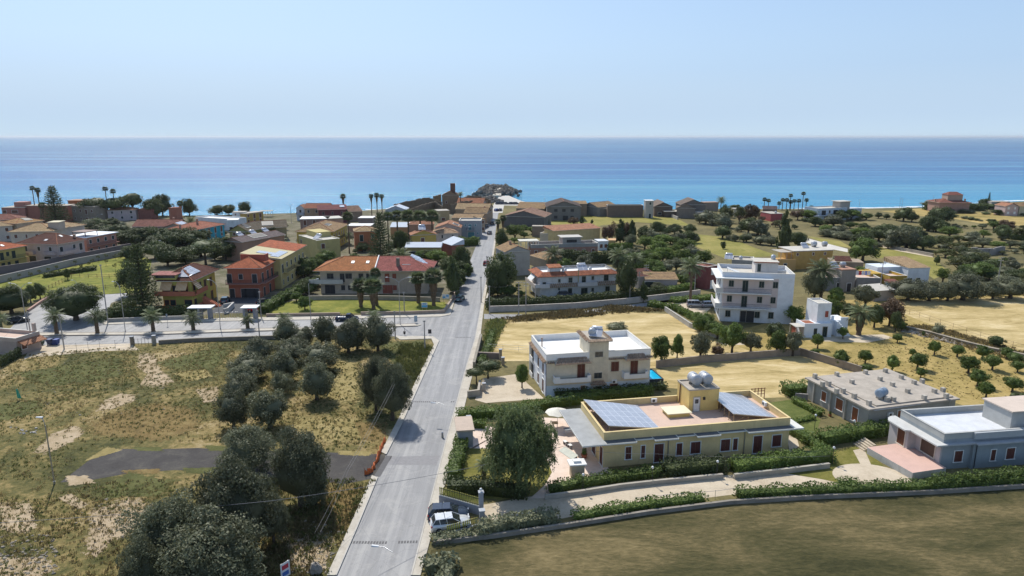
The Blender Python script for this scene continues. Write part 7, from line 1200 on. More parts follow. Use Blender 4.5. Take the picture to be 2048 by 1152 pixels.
polywall('roadside_wall', 'rough stone wall along the right side of the road', [(948,738),(956,706),(962,680)], 1.2, .4, plaster((.28,.25,.2), .6)); polywall('garden_wall', 'dark low wall crossing above the courtyard', [(953,716),(1003,718)], 1.1, .4, plaster((.24,.19,.16), .5)); polywall('street_wall', 'garden wall along the right side of the street', [(972,612),(978,590),(985,560),(990,530)], 1.3, .3, plaster((.5,.46,.4), .4)); polywall('courtyard_wall', 'low wall with block piers at the street side of the white villa court', [(935,795),(957,792),(960,772)], 1.0, .3, plaster((.42,.37,.3), .4)); polywall('garden_wall', 'stone wall between the meadow and the barns', cs('F5',(1500,240),(1570,270),(1650,300),(1700,320)), 1.4, .5, plaster((.4,.38,.35), .4)); polywall('garden_wall', 'wall at the edge of the apartment block terrace', [(1330,622),(1380,655),(1432,676),(1520,690)], 1.0, .35, plaster((.42,.4,.36), .4)); polywall('field_wall', 'block wall along the slope meadow', cs('F7',(385,605),(600,650),(930,715)), .9, .5, plaster((.4,.35,.28), .4))
polywall('courtyard_wall', 'short dark wall behind the block wall right of the red gate', [(1590,798),(1615,800)], .9, .25, plaster((.3,.28,.26), .4)); polywall('boundary_wall', 'long block wall behind the grey block annex', cs('F5',(250,240),(295,245)), 2, .3, plaster((.2,.19,.18)))
polywall('dry_stone_wall', 'crumbling dry-stone wall between the orchard and the straw field', [(1800,655),(1860,668),(1920,685),(1980,700),(2060,716),(2200,740)], .5, .7, plaster((.34,.29,.22), .7)); polywall('curved_stair_wall', 'pale curved ramp wall inside the gates of the coral house', cs('E5',(860,760),(960,740),(900,800),(860,810)), 1.2, .3, plaster((.5,.48,.45)))
railfence('rail_fence', 'dark timber rail fence across the park grass, upper part', cs('C1',(470,670),(640,678),(800,678)), 1.2, 3.2, M_BRNS); railfence('rail_fence', 'dark timber rail fence sloping down the park grass', cs('C1',(300,765),(390,720),(470,680)), 1.2, 2.2, M_BRNS); railfence('rail_fence', 'dark timber rail fence at the lower right of the park', cs('C1',(630,755),(760,745),(870,735)), 1.2, 2.6, M_BRNS)
railfence('wire_fence', 'thin wire fence on the edge of the forecourt', [(130,703),(200,698),(262,694)], 1.6, 2.2, M_METAL, (.5,1.0,1.5), .03); railfence('wire_fence', 'thin wire fence across the straw field behind the villa roof', [(975,700),(1100,706),(1250,702),(1330,695)], 1.2, 3, M_METAL, (.4,.8,1.2), .03); railfence('wire_fence', 'wire fence posts along the orchard bank', [(1800,622),(1880,650),(1960,676),(2060,706)], 1.3, 3, M_BRNS, (.6,1.2), .025); railfence('wire_fence', 'thin posts and wire along the driveway', [(1270,1012),(1350,1004),(1430,998),(1475,992)], 1.1, 2.2, M_METAL, (1.0,), .025)
def slatfence(label, pts, h, base, cc=(.55,.5,.1), step=.22):
    g = [G(p) for p in pts]; rt = empty('street_fence', g[0], 0, label, 'fence'); m, k, r = MB(), MB(), MB()
    for i in range(len(g)-1):
        d = g[i+1]-g[i]; l = d.length; d = d/l; nn = (-d.y, d.x); o = g[i]-g[0]; fr = ((o.x,o.y),(d.x,d.y),nn); k.fbox(fr, 0, l, -.14, .14, -.1, base); r.fbox(fr, 0, l, -.03, -.005, base+.15, base+.2); r.fbox(fr, 0, l, -.03, -.005, base+h-.15, base+h-.1)
        for j in range(int(l/step)): m.fbox(fr, j*step, j*step+.13, 0, .03, base+.03, base+h)
    k.build('base_wall', plaster((.3,.32,.36), .2), rt); m.build('slats', paint(cc, .6), rt); r.build('frame_rails', M_DARK, rt); return rt
slatfence('yellow slatted fence above a grey wall behind the dark parked car', cs('E4',(138,790),(280,830),(415,870)), 1.0, 1.0); slatfence('yellow slatted fence in front of the white parked car', cs('E4',(190,1020),(300,990),(420,955)), .8, .4); slatfence('short yellow slatted fence by the upper gate on the road', cs('E4',(252,250),(330,252)), .9, .4)
def pillar(label, px, h, s, cc, ball=False, cap=(.4,.42,.45), group=None):
    rt = empty('gate_pillar', G(px), math.radians(10), label, 'pillar', group); m = MB(); m.box(-s,s,-s,s,-.1,h); m.build('shaft', plaster(cc,.3), rt); m = MB(); m.box(-s-.06,s+.06,-s-.06,s+.06,h+.002,h+.1); m.build('cap', plaster(cap,.2), rt)
    if ball: m = MB(); m.faces(*[list(map(tuple, blob(RNG, (0,0,h+.35), (.16,.16,.16), 10, 0)[0])), blob(RNG, (0,0,0), (1,1,1), 10, 0)[1]], 0, True); m.build('globe', M_WHITEP, rt)
pillar('tall grey gate pillar with a white globe at the driveway mouth', c('E4',427,860), 2.5, .24, (.3,.32,.36), True); pillar('grey gate pillar nearer the white car, without globe', c('E4',433,930), 1.5, .26, (.3,.32,.36)); pillar('grey gate pillar at the upper garden gate', c('E4',341,255), 1.5, .28, (.36,.37,.38)); pillar('stone gate pillar at the top of the rough field, left one', (265,690), 1.7, .3, (.2,.17,.13)); pillar('stone gate pillar at the top of the rough field, right one', (309,688), 1.7, .3, (.3,.27,.22)); pillar('stone pier at the courtyard road gate, left', (1001,720), 2.0, .25, (.3,.26,.2)); pillar('stone pier at the courtyard road gate, right', (1006,730), 1.4, .25, (.3,.26,.2)); pillar('pale block pier at the end of the courtyard wall', (968,782), 1.3, .25, (.45,.4,.34))
rt = empty('bin_shelter', G(c('E4',318,400)), math.radians(8), 'grey block shelter with a beige slab roof at the upper garden gate', 'shelter'); m = MB(); m.box(-.9,1.0,0,.3,-.1,2.3); m.box(.75,1.0,.3,4.2,-.1,2.3); m.box(-.9,-.6,.3,4.2,-.1,2.3); m.build('walls', plaster((.33,.35,.38), .3), rt); m = MB(); m.box(-1.2,1.2,-.2,4.4,2.302,2.5); m.build('roof', plaster((.5,.4,.32), .3), rt)
for x, lb in ((1310,'first'),(1608,'second')):
    b_ = c('C1',x,955); rt = empty('gate_canopy', G(b_), math.radians(3), lb+' white-roofed concrete gate canopy on the pavement of the side road', 'gate canopy', 'gate canopies'); m = MB(); m.box(-.2,.25,0,2.0,-.1,2.7); m.build('pier', plaster((.3,.3,.32), .4), rt); m = MB(); m.box(2.0,2.4,0,2.0,-.1,2.7); m.build('pier', plaster((.3,.3,.32), .4), rt); m = MB(); m.box(-2.2 if x == 1310 else -.6,3.0,-.4,2.4,2.702,2.9); m.build('roof', M_WHITEP, rt)
railfence('iron_gate', 'pale iron gate between the two gate canopies', [(404,640),(436,639),(478,637)], 1.7, .5, M_METAL, (.2,1.6), .03); railfence('iron_gate', 'thin dark gate between the stone pillars of the rough field', [(270,690),(304,689)], 1.3, .6, M_DARK, (.3,1.2), .03); railfence('red_gate', 'dark red wooden gate frame behind the bungalow roof terrace', [(1502,800),(1528,798)], 1.9, .5, paint((.2,.03,.02),.6), (.9,1.4,1.8), .06)
# ---------------- street furniture ----------------
def lamp(px, top, label, arms=(1,), group=None, r=.07, armlen=1.8, az=0.0):
    h = HT(px, top); rt = empty('street_lamp', G(px), az, label, 'street lamp', group); m = MB(); m.tube([(0,0,0),(0,0,.35)], r*1.8, 8); m.tube([(0,0,.3),(0,0,h-1.0)], [r*1.2, r], 8); m.build('pole', M_METAL, rt)
    for s in arms:
        m = MB(); m.tube([(0,0,h-1.1),(s*armlen*.25,0,h-.6),(s*armlen*.6,0,h-.18),(s*armlen,0,h)], r*.6, 6); a = m.build('arm', M_METAL, rt)
        k = MB(); k.hexa([(s*armlen-.15,-.14,h-.05),(s*armlen+.6*s+.001,-.1,h),(s*armlen+.6*s+.001,.1,h),(s*armlen-.15,.14,h-.05),(s*armlen-.15,-.12,h+.08),(s*armlen+.6*s+.001,-.08,h+.08),(s*armlen+.6*s+.001,.08,h+.08),(s*armlen-.15,.12,h+.08)]); k.build('lamp_head', paint((.7,.72,.74),.4), a)
    return rt
ML = 'lamps on the median of the side road'
lamp(c('C1',185,1047), c('C1',185,712)[1], 'double-armed street lamp at the left end of the median', (1,-1), ML); lamp(c('C1',826,1035), c('C1',826,702)[1], 'single-armed median lamp between the ficus and the tiered pine', (-1,), ML, armlen=.9); lamp(c('C1',1452,1015), c('C1',1440,690)[1], 'median lamp between the two gate canopies', (-1,), ML, armlen=1.2); lamp((623,657), c('C2',480,685)[1], 'median lamp with a curved arm left of the garden palms', (-1,), ML, armlen=1.6, az=math.pi); lamp(c('E6',1141,968), c('E6',1141,425)[1], 'tall double-armed lamp at the right end of the median', (1,-1), ML, armlen=2.2)
lamp((109,968), 835, 'lone flat-headed street lamp in the left of the rough field', (1,), None, .07, .3, math.pi); lamp(c('C1',1015,500), c('C1',1050,432)[1], 'lamp with long arm before the pine belt', (1,), None, armlen=2.2); lamp(c('F1',1120,500), c('F1',1170,395)[1], 'lamp with curved arm below the umbrella pines', (1,), None, armlen=2.5); lamp((674,505), c('F3',865,712)[1], 'lamp beside the yellow corner house', (1,), None, armlen=.8); lamp((583,446), c('F3',270,308)[1], 'slim lamp on the shore left of the seaside house', (1,-1), None, armlen=1.0); lamp(c('F4',995,830), c('F4',995,600)[1], 'thin lamp in front of the grey balcony house', (1,), None, armlen=.6)
lamp(c('C1',515,770), c('C1',500,692)[1], 'small lamp behind the ficus at the park edge', (-1,), None, armlen=.8)
for x, y, lb in ((240,890,'left globe garden lamp before the hedge of the bungalow'),(745,835,'middle globe garden lamp before the hedge of the bungalow'),(1218,790,'right globe garden lamp before the hedge of the bungalow')):
    b_ = c('E2',x,y); h_ = 2.0; rt = empty('garden_lamp', G(b_), 0, lb, 'garden lamp', 'globe lamps along the driveway'); m = MB(); m.tube([(0,0,0),(0,0,h_)], .035, 6); m.build('post', M_DARK, rt); m = MB(); v_, f_ = blob(RNG, (0,0,h_+.15), (.16,.16,.18), 10, 0); m.faces([tuple(v) for v in v_], f_, 0, True); m.build('globe', M_WHITEP, rt)
for p_, lb in ((c('E3',275,890),'globe garden lamp beside the garden path of the blue-grey bungalow'),(c('E3',122,600),'thin garden lamp on the green lawn behind the bungalow corner'),(c('E3',450,650),'globe lamp over the tall dividing hedge'),(c('E4',640,700),'globe lamp standing in the hedge of the small lawn'),(c('E3',805,640),'globe lamp at the left corner of the blue-grey bungalow')):
    h_ = 2.1; rt = empty('garden_lamp', G(p_), 0, lb, 'garden lamp'); m = MB(); m.tube([(0,0,0),(0,0,h_)], .035, 6); m.build('post', M_DARK, rt); m = MB(); v_, f_ = blob(RNG, (0,0,h_+.15), (.16,.16,.18), 10, 0); m.faces([tuple(v) for v in v_], f_, 0, True); m.build('globe', M_WHITEP, rt)
def pole(px, top, label, arms=0, r=.13, mat=None, group=None):
    h = HT(px, top); rt = empty('utility_pole', G(px), 0, label, 'utility pole', group); m = MB(); m.tube([(0,0,-.1),(0,0,h)], [r, r*.65], 8); m.build('pole', mat or plaster((.36,.33,.3), .3), rt); k = MB()
    for i in range(max(arms, 1)):
        z = h-.2-.7*i; w_ = .7 if arms else .25; k.box(-w_, w_, -.05, .05, z-.05, z+.05)
        for x in (-w_+.08, 0, w_-.08): k.tube([(x,0,z+.05),(x,0,z+.22)], .05, 6)
    k.build('crossarm', M_METAL, rt); return Vector((*G(px).xy, h-.1))
P = {}
for kq, px, top, lb, ar in (('a',c('C3',255,920),c('C3',255,702)[1],'left one of the pair of concrete poles on the lane',1),('b',c('C3',302,925),c('C3',302,705)[1],'right thicker one of the pair of concrete poles on the lane',2),('c',c('C1',217,1146),c('C1',188,900)[1],'concrete pole behind the left edge house',0),('d',c('C1',423,1146),c('C1',400,920)[1],'second concrete pole on the forecourt edge',0),('e',c('C1',712,975),c('C1',684,590)[1],'tall thin pole in front of the round ficus',0),
  ('f',c('C2',140,940),c('C2',128,765)[1],'pale pole in front of the coral house gates',0),('g',c('C2',130,1080),c('C2',120,890)[1],'thin pole at the edge of the olive grove',0),('h',c('C2',1083,918),c('C2',1077,770)[1],'wooden pole on the pavement before the garden palms',0),('i',c('C2',1023,1080),c('C2',1018,895)[1],'wooden pole at the near side of the junction',0),('j',c('C2',1218,1150),c('C2',1218,958)[1],'dark pole at the pavement corner of the junction',0),
  ('k',c('C2',1588,840),c('C2',1588,670)[1],'dark pole on the right pavement of the street, nearer',0),('l',c('C2',1628,680),c('C2',1628,540)[1],'dark pole on the right pavement of the street, farther',0),('m',c('C2',1643,915),c('C2',1645,730)[1],'slim grey pole beside the ivy hedge',0),('n',c('C4',648,785),c('C4',658,580)[1],'leaning concrete pole right of the apartment block',0),('o',c('C4',1048,800),c('C4',1062,580)[1],'brown wooden pole in front of the mustard-yellow house',1),
  ('p',c('C4',1815,790),c('C4',1838,540)[1],'tall pale lattice-like pole at the top of the straw field',2),('q',c('C3',1412,775),c('C3',1412,612)[1],'concrete pole left of the dark red house',0),('r',c('C3',1090,720),c('C3',1090,590)[1],'pole with stacked crossarms by the mauve garage',3),('s',c('C3',985,830),c('C3',985,650)[1],'thin pole at the right of the skirt-roofed villa',0),('t',c('C3',1045,760),c('C3',1045,640)[1],'pole beside the ivy column on the lane',0),
  ('u',c('F7',595,235),c('F7',600,130)[1],'left thin mast at the surf, near the hilltop villa',0),('v',c('F7',617,235),c('F7',615,135)[1],'right thin mast at the surf, near the hilltop villa',0),('w',c('F5',940,190),c('F5',940,90)[1],'dark mast beside the roofless shore building',0),('x',c('F5',1950,200),c('F5',1952,85)[1],'mast behind the barn peak by the sea',0),('y',c('F5',12,185),c('F5',12,25)[1],'thin mast on the harbour square',0),('z',c('F5',262,200),c('F5',262,90)[1],'second thin mast before the harbour',0),('A',c('F7',193,215),c('F7',193,140)[1],'slim mast right of the white seaside villa',0),('B',c('F7',932,170),c('F7',932,105)[1],'slim mast left of the hilltop villa',0),('C',c('F7',1705,925),c('F7',1707,830)[1],'short white pole in the almond orchard',0),('D',c('F4',1240,1150),c('F4',1242,975)[1],'dark post at the street kerb by the red car',0)): P[kq] = pole(px, top, lb, ar, .13 if kq not in 'uvwxyzABC' else .08)
def wire(label, pts, sag=.8, r=.014):
    m = MB(); off = Vector(pts[0])
    for a, b_ in zip(pts[:-1], pts[1:]):
        a, b_ = Vector(a), Vector(b_); q = [a.lerp(b_, t/14) - off - Vector((0,0,sag*4*(t/14)*(1-t/14))) for t in range(15)]; m.tube(q, r, 5, cap=False)
    o = m.build('overhead_cable', paint((.2,.2,.21), .6)); o.location = off; tag(o, label, 'cable')
wire('long cable crossing above the nearest olive clump, the road and the weeping tree', [(-70, 58, 3.5), G((540,1002),8.0), G((1125,893),3.0) ], .5, .022)
wire('cable running from the junction corner pole down to the street', [P['j'], P['k'], P['l'], P['D']], .6); wire('cable between the lane poles and the skirt-roofed villa pole', [P['a'], P['s'], P['q']], .5); wire('cable pair crossing the meadow from the pale pole', [P['f'], P['h'], P['m'], P['a']], .6); wire('cable from the tall lattice-like pole across the right field', [P['o'], P['p'], P['p']+Vector((60,-20,0))], 1.0)
wire('cable sloping through the olive grove to the road bank', [G((787,765),6.5), G((692,940),5.0), G((630,1065),2.5)], .2); wire('second cable sloping beside it through the olive grove', [G((790,768),6.5), G((696,942),5.0), G((640,1065),2.5)], .3); wire('cable from the left thin pole to the field lamp', [P['e'], P['c']], .6); wire('cable above the rough field on the left', [(-75, 66, 4.0), P['c']], 2); wire('low cable running in front of the yellow bungalow', [G((1125,893),3.0), G((1300,907),3.2), G((1660,912),3.2)], .3, .015)
for bx, by, lb in ((750,1093,'hanging road lamp with its arm over the drain grate, nearer one'),(866,806,'hanging road lamp over the upper drain grate')):
    g = G((bx, by), 3.0); rt = empty('hanging_lamp', g, math.radians(-8), lb, 'road lamp', 'lamps hanging over the road'); m = MB(); m.hexa([(-.35,-.12,0),(.35,-.1,0),(.35,.1,0),(-.35,.12,0),(-.3,-.08,.14),(.35,-.07,.1),(.35,.07,.1),(-.3,.08,.14)]); m.build('lamp_head', paint((.7,.72,.74),.4), rt); m = MB(); m.tube([(.3,0,.06),(1.0,-.15,.1),(1.9,-.6,-.05)], .035, 6); m.build('arm', M_METAL, rt)
for p0, p1, lb in ((c('D2',565,1012),c('D2',722,1014),'iron drain grate across the left lane near the bottom'),(c('D2',765,1012),c('D2',850,1010),'iron drain grate across the right lane near the bottom'),(c('D2',828,425),c('D2',925,426),'iron drain grate across the road beside the big tree shadow'),(c('D2',985,425),c('D2',1003,425),'short end piece of the upper drain grate'),(c('D2',1005,156),c('D2',1070,156),'narrow drain grate at the junction')):
    a, b_ = G(p0), G(p1); d = b_-a; l = d.length; d = d/l; m = MB(); fr = ((0,0),(d.x,d.y),(-d.y,d.x)); n = max(2, int(l/.28))
    for i in range(n): m.fbox(fr, i*l/n, i*l/n+.19, -.22, .22, .005, .022)
    o = m.build('drain_grate', paint((.07,.07,.075), .7)); o.location = a; tag(o, lb, 'drain grate')
g = G(c('D2',950,575)); rt = empty('bollard', g, 0, 'small pale concrete bollard standing on the right side of the road', 'bollard'); m = MB(); m.tube([(0,0,0),(0,0,.75)], [.16,.13], 8); m.build('post', plaster((.4,.38,.33)), rt); m = MB(); m.tube([(0,0,.75),(0,0,.85)], [.15,.06], 8); m.build('cap', M_METAL, rt)
# orange netting along the kerb gap
rt = empty('safety_netting', G(c('D2',712,585)), 0, 'crumpled orange safety netting strung across the asphalt track mouth', 'netting'); q = [G(p)-G(c('D2',712,585)) for p in cs('D2',(712,585),(690,630),(672,680),(655,720),(625,735))]; m = MB(); rr = random.Random(4); pts = []
for i in range(len(q)-1):
    for t in range(7): p = q[i].lerp(q[i+1], t/7); pts.append((p + Vector((rr.uniform(-.12,.12), rr.uniform(-.12,.12), 0)), rr.uniform(.3,.8)))
for (a, h0), (b_, h1) in zip(pts[:-1], pts[1:]): o_ = Vector((.14,.05,0)); m.hexa([tuple(a-o_), tuple(b_-o_), tuple(b_+o_), tuple(a+o_), tuple(a-o_*.2+Vector((rr.uniform(-.1,.1),0,h0))), tuple(b_-o_*.2+Vector((0,0,h1))), tuple(b_+o_*.2+Vector((0,0,h1))), tuple(a+o_*.2+Vector((0,0,h0)))])
m.build('net', paint((.62,.14,.03), .8), rt); m = MB()
for p in q: m.tube([p, p+Vector((0,0,1.1))], .03, 5)
m.build('stakes', M_RUST, rt)
# signs
def sign(px, h, w_, hh_, label, cc, az=0, name='sign', two=True, face=None):
    rt = empty(name, G(px), az, label, 'sign'); m = MB(); m.tube([(-w_*.35 if two else 0,0,0),(-w_*.35 if two else 0,0,h)], .035, 6)
    if two: m.tube([(w_*.35,0,0),(w_*.35,0,h)], .035, 6)
    m.build('posts', M_METAL, rt); m = MB(); m.box(-w_/2,w_/2,-.06,-.036,h-hh_,h); o = m.build('panel', paint(cc,.5), rt)
    if face:
        for (x0,x1,z0,z1,fc) in face: m = MB(); m.box(x0*w_/2,x1*w_/2,-.066,-.061,h-hh_+z0*hh_,h-hh_+z1*hh_); m.build('panel_field', paint(fc,.5), o)
    return rt
sign(c('E6',1418,800), 1.9, 1.4, 1.2, 'blue and white agency sign board on the meadow corner', (.7,.75,.8), 0, face=[(-.9,.9,.08,.45,(.05,.4,.75)),(-.6,.6,.6,.85,(.1,.35,.65))]); sign(c('E6',1660,720), 2.3, 1.7, 1.1, 'white and blue sign board by the wall under the dark conical tree', (.75,.78,.8), 0, face=[(-.9,-.1,.1,.5,(.1,.35,.7)),(.1,.9,.4,.85,(.2,.45,.75))]); sign((572,1165), 2.1, 1.0, 1.5, 'white road sign board with blue and red marks at the bottom edge', (.7,.72,.75), math.radians(55), face=[(-.7,.7,.55,.85,(.5,.05,.08)),(-.7,.7,.12,.4,(.06,.15,.45))])
sign(c('E6',1478,1085), 1.3, .7, .9, 'back of a dark traffic sign at the near side of the junction', (.04,.04,.045), 0, two=False); sign(c('E6',1318,950), 1.8, .7, 1.4, 'pale blue advertising panel on the side road island', (.35,.45,.52), .3, two=False); sign(c('C1',1105,990), 2.6, .35, .8, 'narrow bus stop sign on the side road pavement', (.3,.35,.4), 0, two=False)
rt = empty('dumpster', G(c('E6',1192,1085)), 0, 'small dark waste basket on a post at the junction pavement', 'waste basket'); m = MB(); m.tube([(0,0,0),(0,0,1.6)], .04, 6); m.build('post', M_DARK, rt); m = MB(); m.tube([(0,-.25,.35),(0,-.25,.95)], [.2,.26], 10); m.build('basket', M_DARK, rt)
for i, (x, cc, lb) in enumerate(((200,(.03,.035,.04),'dark wheeled rubbish bin left of the others on the forecourt'),(235,(.03,.04,.04),'second dark rubbish bin on the forecourt'),(275,(.04,.07,.035),'small green bin between the rubbish bins'),(338,(.02,.04,.12),'blue-black rubbish bin, left of the blue pair'),(368,(.02,.05,.2),'blue rubbish bin at the right end of the row'))):
    b_ = c('C1',x,1118); rt = empty('rubbish_bin', G(b_), 0, lb, 'bin', 'rubbish bins on the forecourt'); s = .7 if i == 2 else 1.0; m = MB(); m.hexa([(-.5*s,-.4*s,.15),(.5*s,-.4*s,.15),(.5*s,.4*s,.15),(-.5*s,.4*s,.15),(-.62*s,-.5*s,1.1*s),(.62*s,-.5*s,1.1*s),(.62*s,.5*s,1.1*s),(-.62*s,.5*s,1.1*s)]); m.build('body', paint(cc,.5), rt); m = MB(); m.box(-.66*s,.66*s,-.54*s,.54*s,1.105*s,1.2*s); m.build('lid', paint(tuple(v*1.5 for v in cc),.45), rt); m = MB(); [m.tube([(x_*s,-.42*s,.1),(x_*s,-.32*s,.1)], .1, 8) for x_ in (-.45,.45)]; m.build('wheels', M_DARK, rt)
# garden furniture by the bungalow
g = G(c('E4',958,255)); rt = empty('parasol', g, 0, 'open cream parasol on the terrace left of the yellow bungalow', 'parasol'); m = MB(); m.tube([(0,0,0),(0,0,2.7)], .035, 6); m.build('pole', M_METAL, rt); m = MB(); n = 8; R2 = 1.75; vs = [(0,0,2.75)]+[(R2*math.cos(6.283*i/n), R2*math.sin(6.283*i/n), 2.15) for i in range(n)]+[(R2*math.cos(6.283*(i+.5)/n)*.93, R2*math.sin(6.283*(i+.5)/n)*.93, 2.2) for i in range(n)]
m.faces(vs, [(0,1+i,9+i) for i in range(n)]+[(0,9+i,1+(i+1) % n) for i in range(n)]); m.faces([(x,y,z-.03) for x, y, z in vs], [(0,9+i,1+i) for i in range(n)]+[(0,1+(i+1) % n,9+i) for i in range(n)]); m.build('canopy', paint((.72,.68,.58), .8), rt)
def table(px, label, w_=1.6, d=.8, az=.2, cc=(.5,.48,.42)):
    rt = empty('garden_table', G(px), az, label, 'table'); m = MB(); m.box(-w_/2,w_/2,-d/2,d/2,.7,.76); m.build('table_top', paint(cc,.6), rt)
    for sx in (-1,1):
        for sy in (-1,1): m = MB(); m.tube([(sx*(w_/2-.1),sy*(d/2-.1),0),(sx*(w_/2-.1),sy*(d/2-.1),.7)], .03, 6); m.build('leg', M_METAL, rt)
    return rt
table(c('E4',1040,305), 'dark garden table beside the parasol terrace', 1.4, .9, .3, (.2,.22,.24)); table(c('E4',940,262), 'small wooden table under the cream parasol', .9, .9, 0, (.4,.3,.16))
for x, y, lb in ((1022,385,'left'),(1040,398,'right')):
    rt = empty('garden_bench', G(c('E4',x,y)), math.radians(-62), lb+' white garden seat on the terrace by the bungalow wall', 'bench', 'white terrace seats'); m = MB(); m.box(-.6,.6,-.22,.22,.4,.46); m.build('seat', M_WHITEP, rt); m = MB(); [m.box(a-.04,a+.04,-.2,.2,0,.4) for a in (-.5,.5)]; m.build('legs', M_METAL, rt)
rt = empty('stone_grill', G(c('E4',1090,600)), math.radians(8), 'small masonry grill house with a white slab top on the terrace', 'grill'); m = MB(); m.box(-.7,.9,-.5,.6,-.1,1.7); m.build('body', plaster((.5,.42,.3),.3), rt); m = MB(); m.box(-1.0,1.1,-.8,.8,1.702,1.85); m.box(-.4,.5,-.3,.4,1.852,2.1); m.build('slab_top', M_WHITEP, rt)
rt = empty('slanted_panel', G(c('E4',1035,450)), math.radians(-60), 'pale green tarpaulin panel leaning on the pink terrace', 'panel'); m = MB(); m.hexa([(-1.5,-.5,.02),(1.5,-.5,.02),(1.5,.5,.35),(-1.5,.5,.35),(-1.5,-.5,.06),(1.5,-.5,.06),(1.5,.5,.4),(-1.5,.5,.4)]); m.build('sheet', paint((.5,.52,.45),.7), rt); m = MB(); m.box(-1.4,-1.3,.3,.4,0,.33); m.box(1.3,1.4,.3,.4,0,.33); m.build('props', M_METAL, rt)
for p_, lb, s in ((c('E2',250,640),'large terracotta planter by the bungalow entrance',1.0),(c('E3',255,480),'small terracotta pot by the concrete house door',.6)):
    rt = empty('plant_pot', G(p_), 0, lb, 'plant pot'); m = MB(); m.tube([(0,0,0),(0,0,.5*s)], [.3*s,.42*s], 12); m.build('pot', paint((.4,.13,.06),.8), rt); cm = proto('bush')[0][0]; o = link('plant', cm, rt); o.scale = (.8*s,.8*s,1.0*s); o.location.z = .35*s
# rubble, green bottle sign, white litter
rt = empty('green_flag', G((39,800)), 0, 'green plastic marker strip standing in the rough field', 'marker'); m = MB(); m.tube([(0,0,0),(0,0,1.9)], .03, 5); m.build('stake', M_METAL, rt); m = MB(); m.hexa([(-.25,-.02,.3),(.35,-.02,.3),(.35,.02,.3),(-.25,.02,.3),(-.3,-.02,1.8),(0,-.02,1.8),(0,.02,1.8),(-.3,.02,1.8)]); m.build('strip', paint((.02,.4,.25),.6), rt)
def stones(label, pts, n, s, seed, cc=(.32,.28,.22)):
    rr = random.Random(seed); g = [G(p) for p in pts]; m = MB()
    for i in range(n):
        a, b_ = rr.random(), rr.random(); p = g[0].lerp(g[1], a).lerp(g[3].lerp(g[2], a), b_); q = s*rr.uniform(.4,1.4); v_, f_ = blob(np.random.default_rng(i+seed), (p.x-g[0].x, p.y-g[0].y, q*.2), (q, q*rr.uniform(.6,1), q*.5), 6, .25); m.faces([tuple(v) for v in v_], f_)
    o = m.build('rubble', plaster(cc,.4)); o.location = g[0]; tag(o, kind='stuff')
stones('r', [(-20,1070),(110,1070),(120,1150),(-20,1150)], 160, .16, 1); stones('r', [(20,855),(75,855),(75,868),(20,868)], 14, .2, 2, (.45,.42,.38)); stones('r', [(180,990),(300,1010),(260,1080),(150,1050)], 60, .12, 3); stones('r', [(610,1040),(690,1060),(660,1150),(560,1150)], 160, .12, 4); stones('r', [(1810,658),(2060,712),(2060,722),(1800,664)], 420, .28, 5, (.36,.31,.25))
stones('r', [(120,700),(330,760),(330,840),(60,840)], 60, .13, 6)
b_ = G((632,1148)); v_, f_ = blob(np.random.default_rng(3), (0,0,.5), (.6,.5,.75), 9, .2); m = MB(); m.faces([tuple(v) for v in v_], f_); o = m.build('boulder', plaster((.3,.27,.24),.5)); o.location = b_; tag(o, 'grey upright boulder at the bottom beside the left pavement', 'boulder')
# ---------------- harbour pier ----------------
m = MB(); rr = np.random.default_rng(11)
def rocks(label, p0, p1, w_, h, n, sd):
    a, b_ = G(p0), G(p1); rg = np.random.default_rng(sd); m = MB(); d = (b_-a)
    for i in range(n):
        t = rg.random(); q = rg.normal()*.4; p = d*t + Vector((-d.y, d.x, 0)).normalized()*q*w_; zz = h*max(0, 1-abs(q))*rg.uniform(.5,1); s = rg.uniform(.8,2.0); v_, f_ = blob(rg, (p.x, p.y, zz-.6), (s, s*rg.uniform(.6,1), s*.8), 6, .3); m.faces([tuple(v) for v in v_], f_)
    o = m.build('breakwater_rocks', plaster((.2,.18,.155),.6)); o.location = a; tag(o, kind='stuff')
rocks('r', c('F4',1160,190), c('F4',1255,105), 6, 3.2, 240, 1); rocks('r', c('F4',1240,112), c('F4',1500,112), 6, 3.2, 260, 2); rocks('r', c('F4',1470,190), c('F4',1500,125), 9, 3.2, 200, 3); rocks('r', c('F4',1270,215), c('F4',1300,120), 8, 2.5, 120, 4)
rocks('r', c('F4',1000,300), c('F4',1290,270), 14, 3.5, 200, 5)
pr = [G(p) for p in cs('F4',(1290,215),(1420,215),(1440,105),(1350,100))]; m = MB(); m.prism([(p.x, p.y) for p in pr], -3, 1.0); o = m.build('pier_deck', plaster((.5,.46,.38),.3)); tag(o, kind='structure')
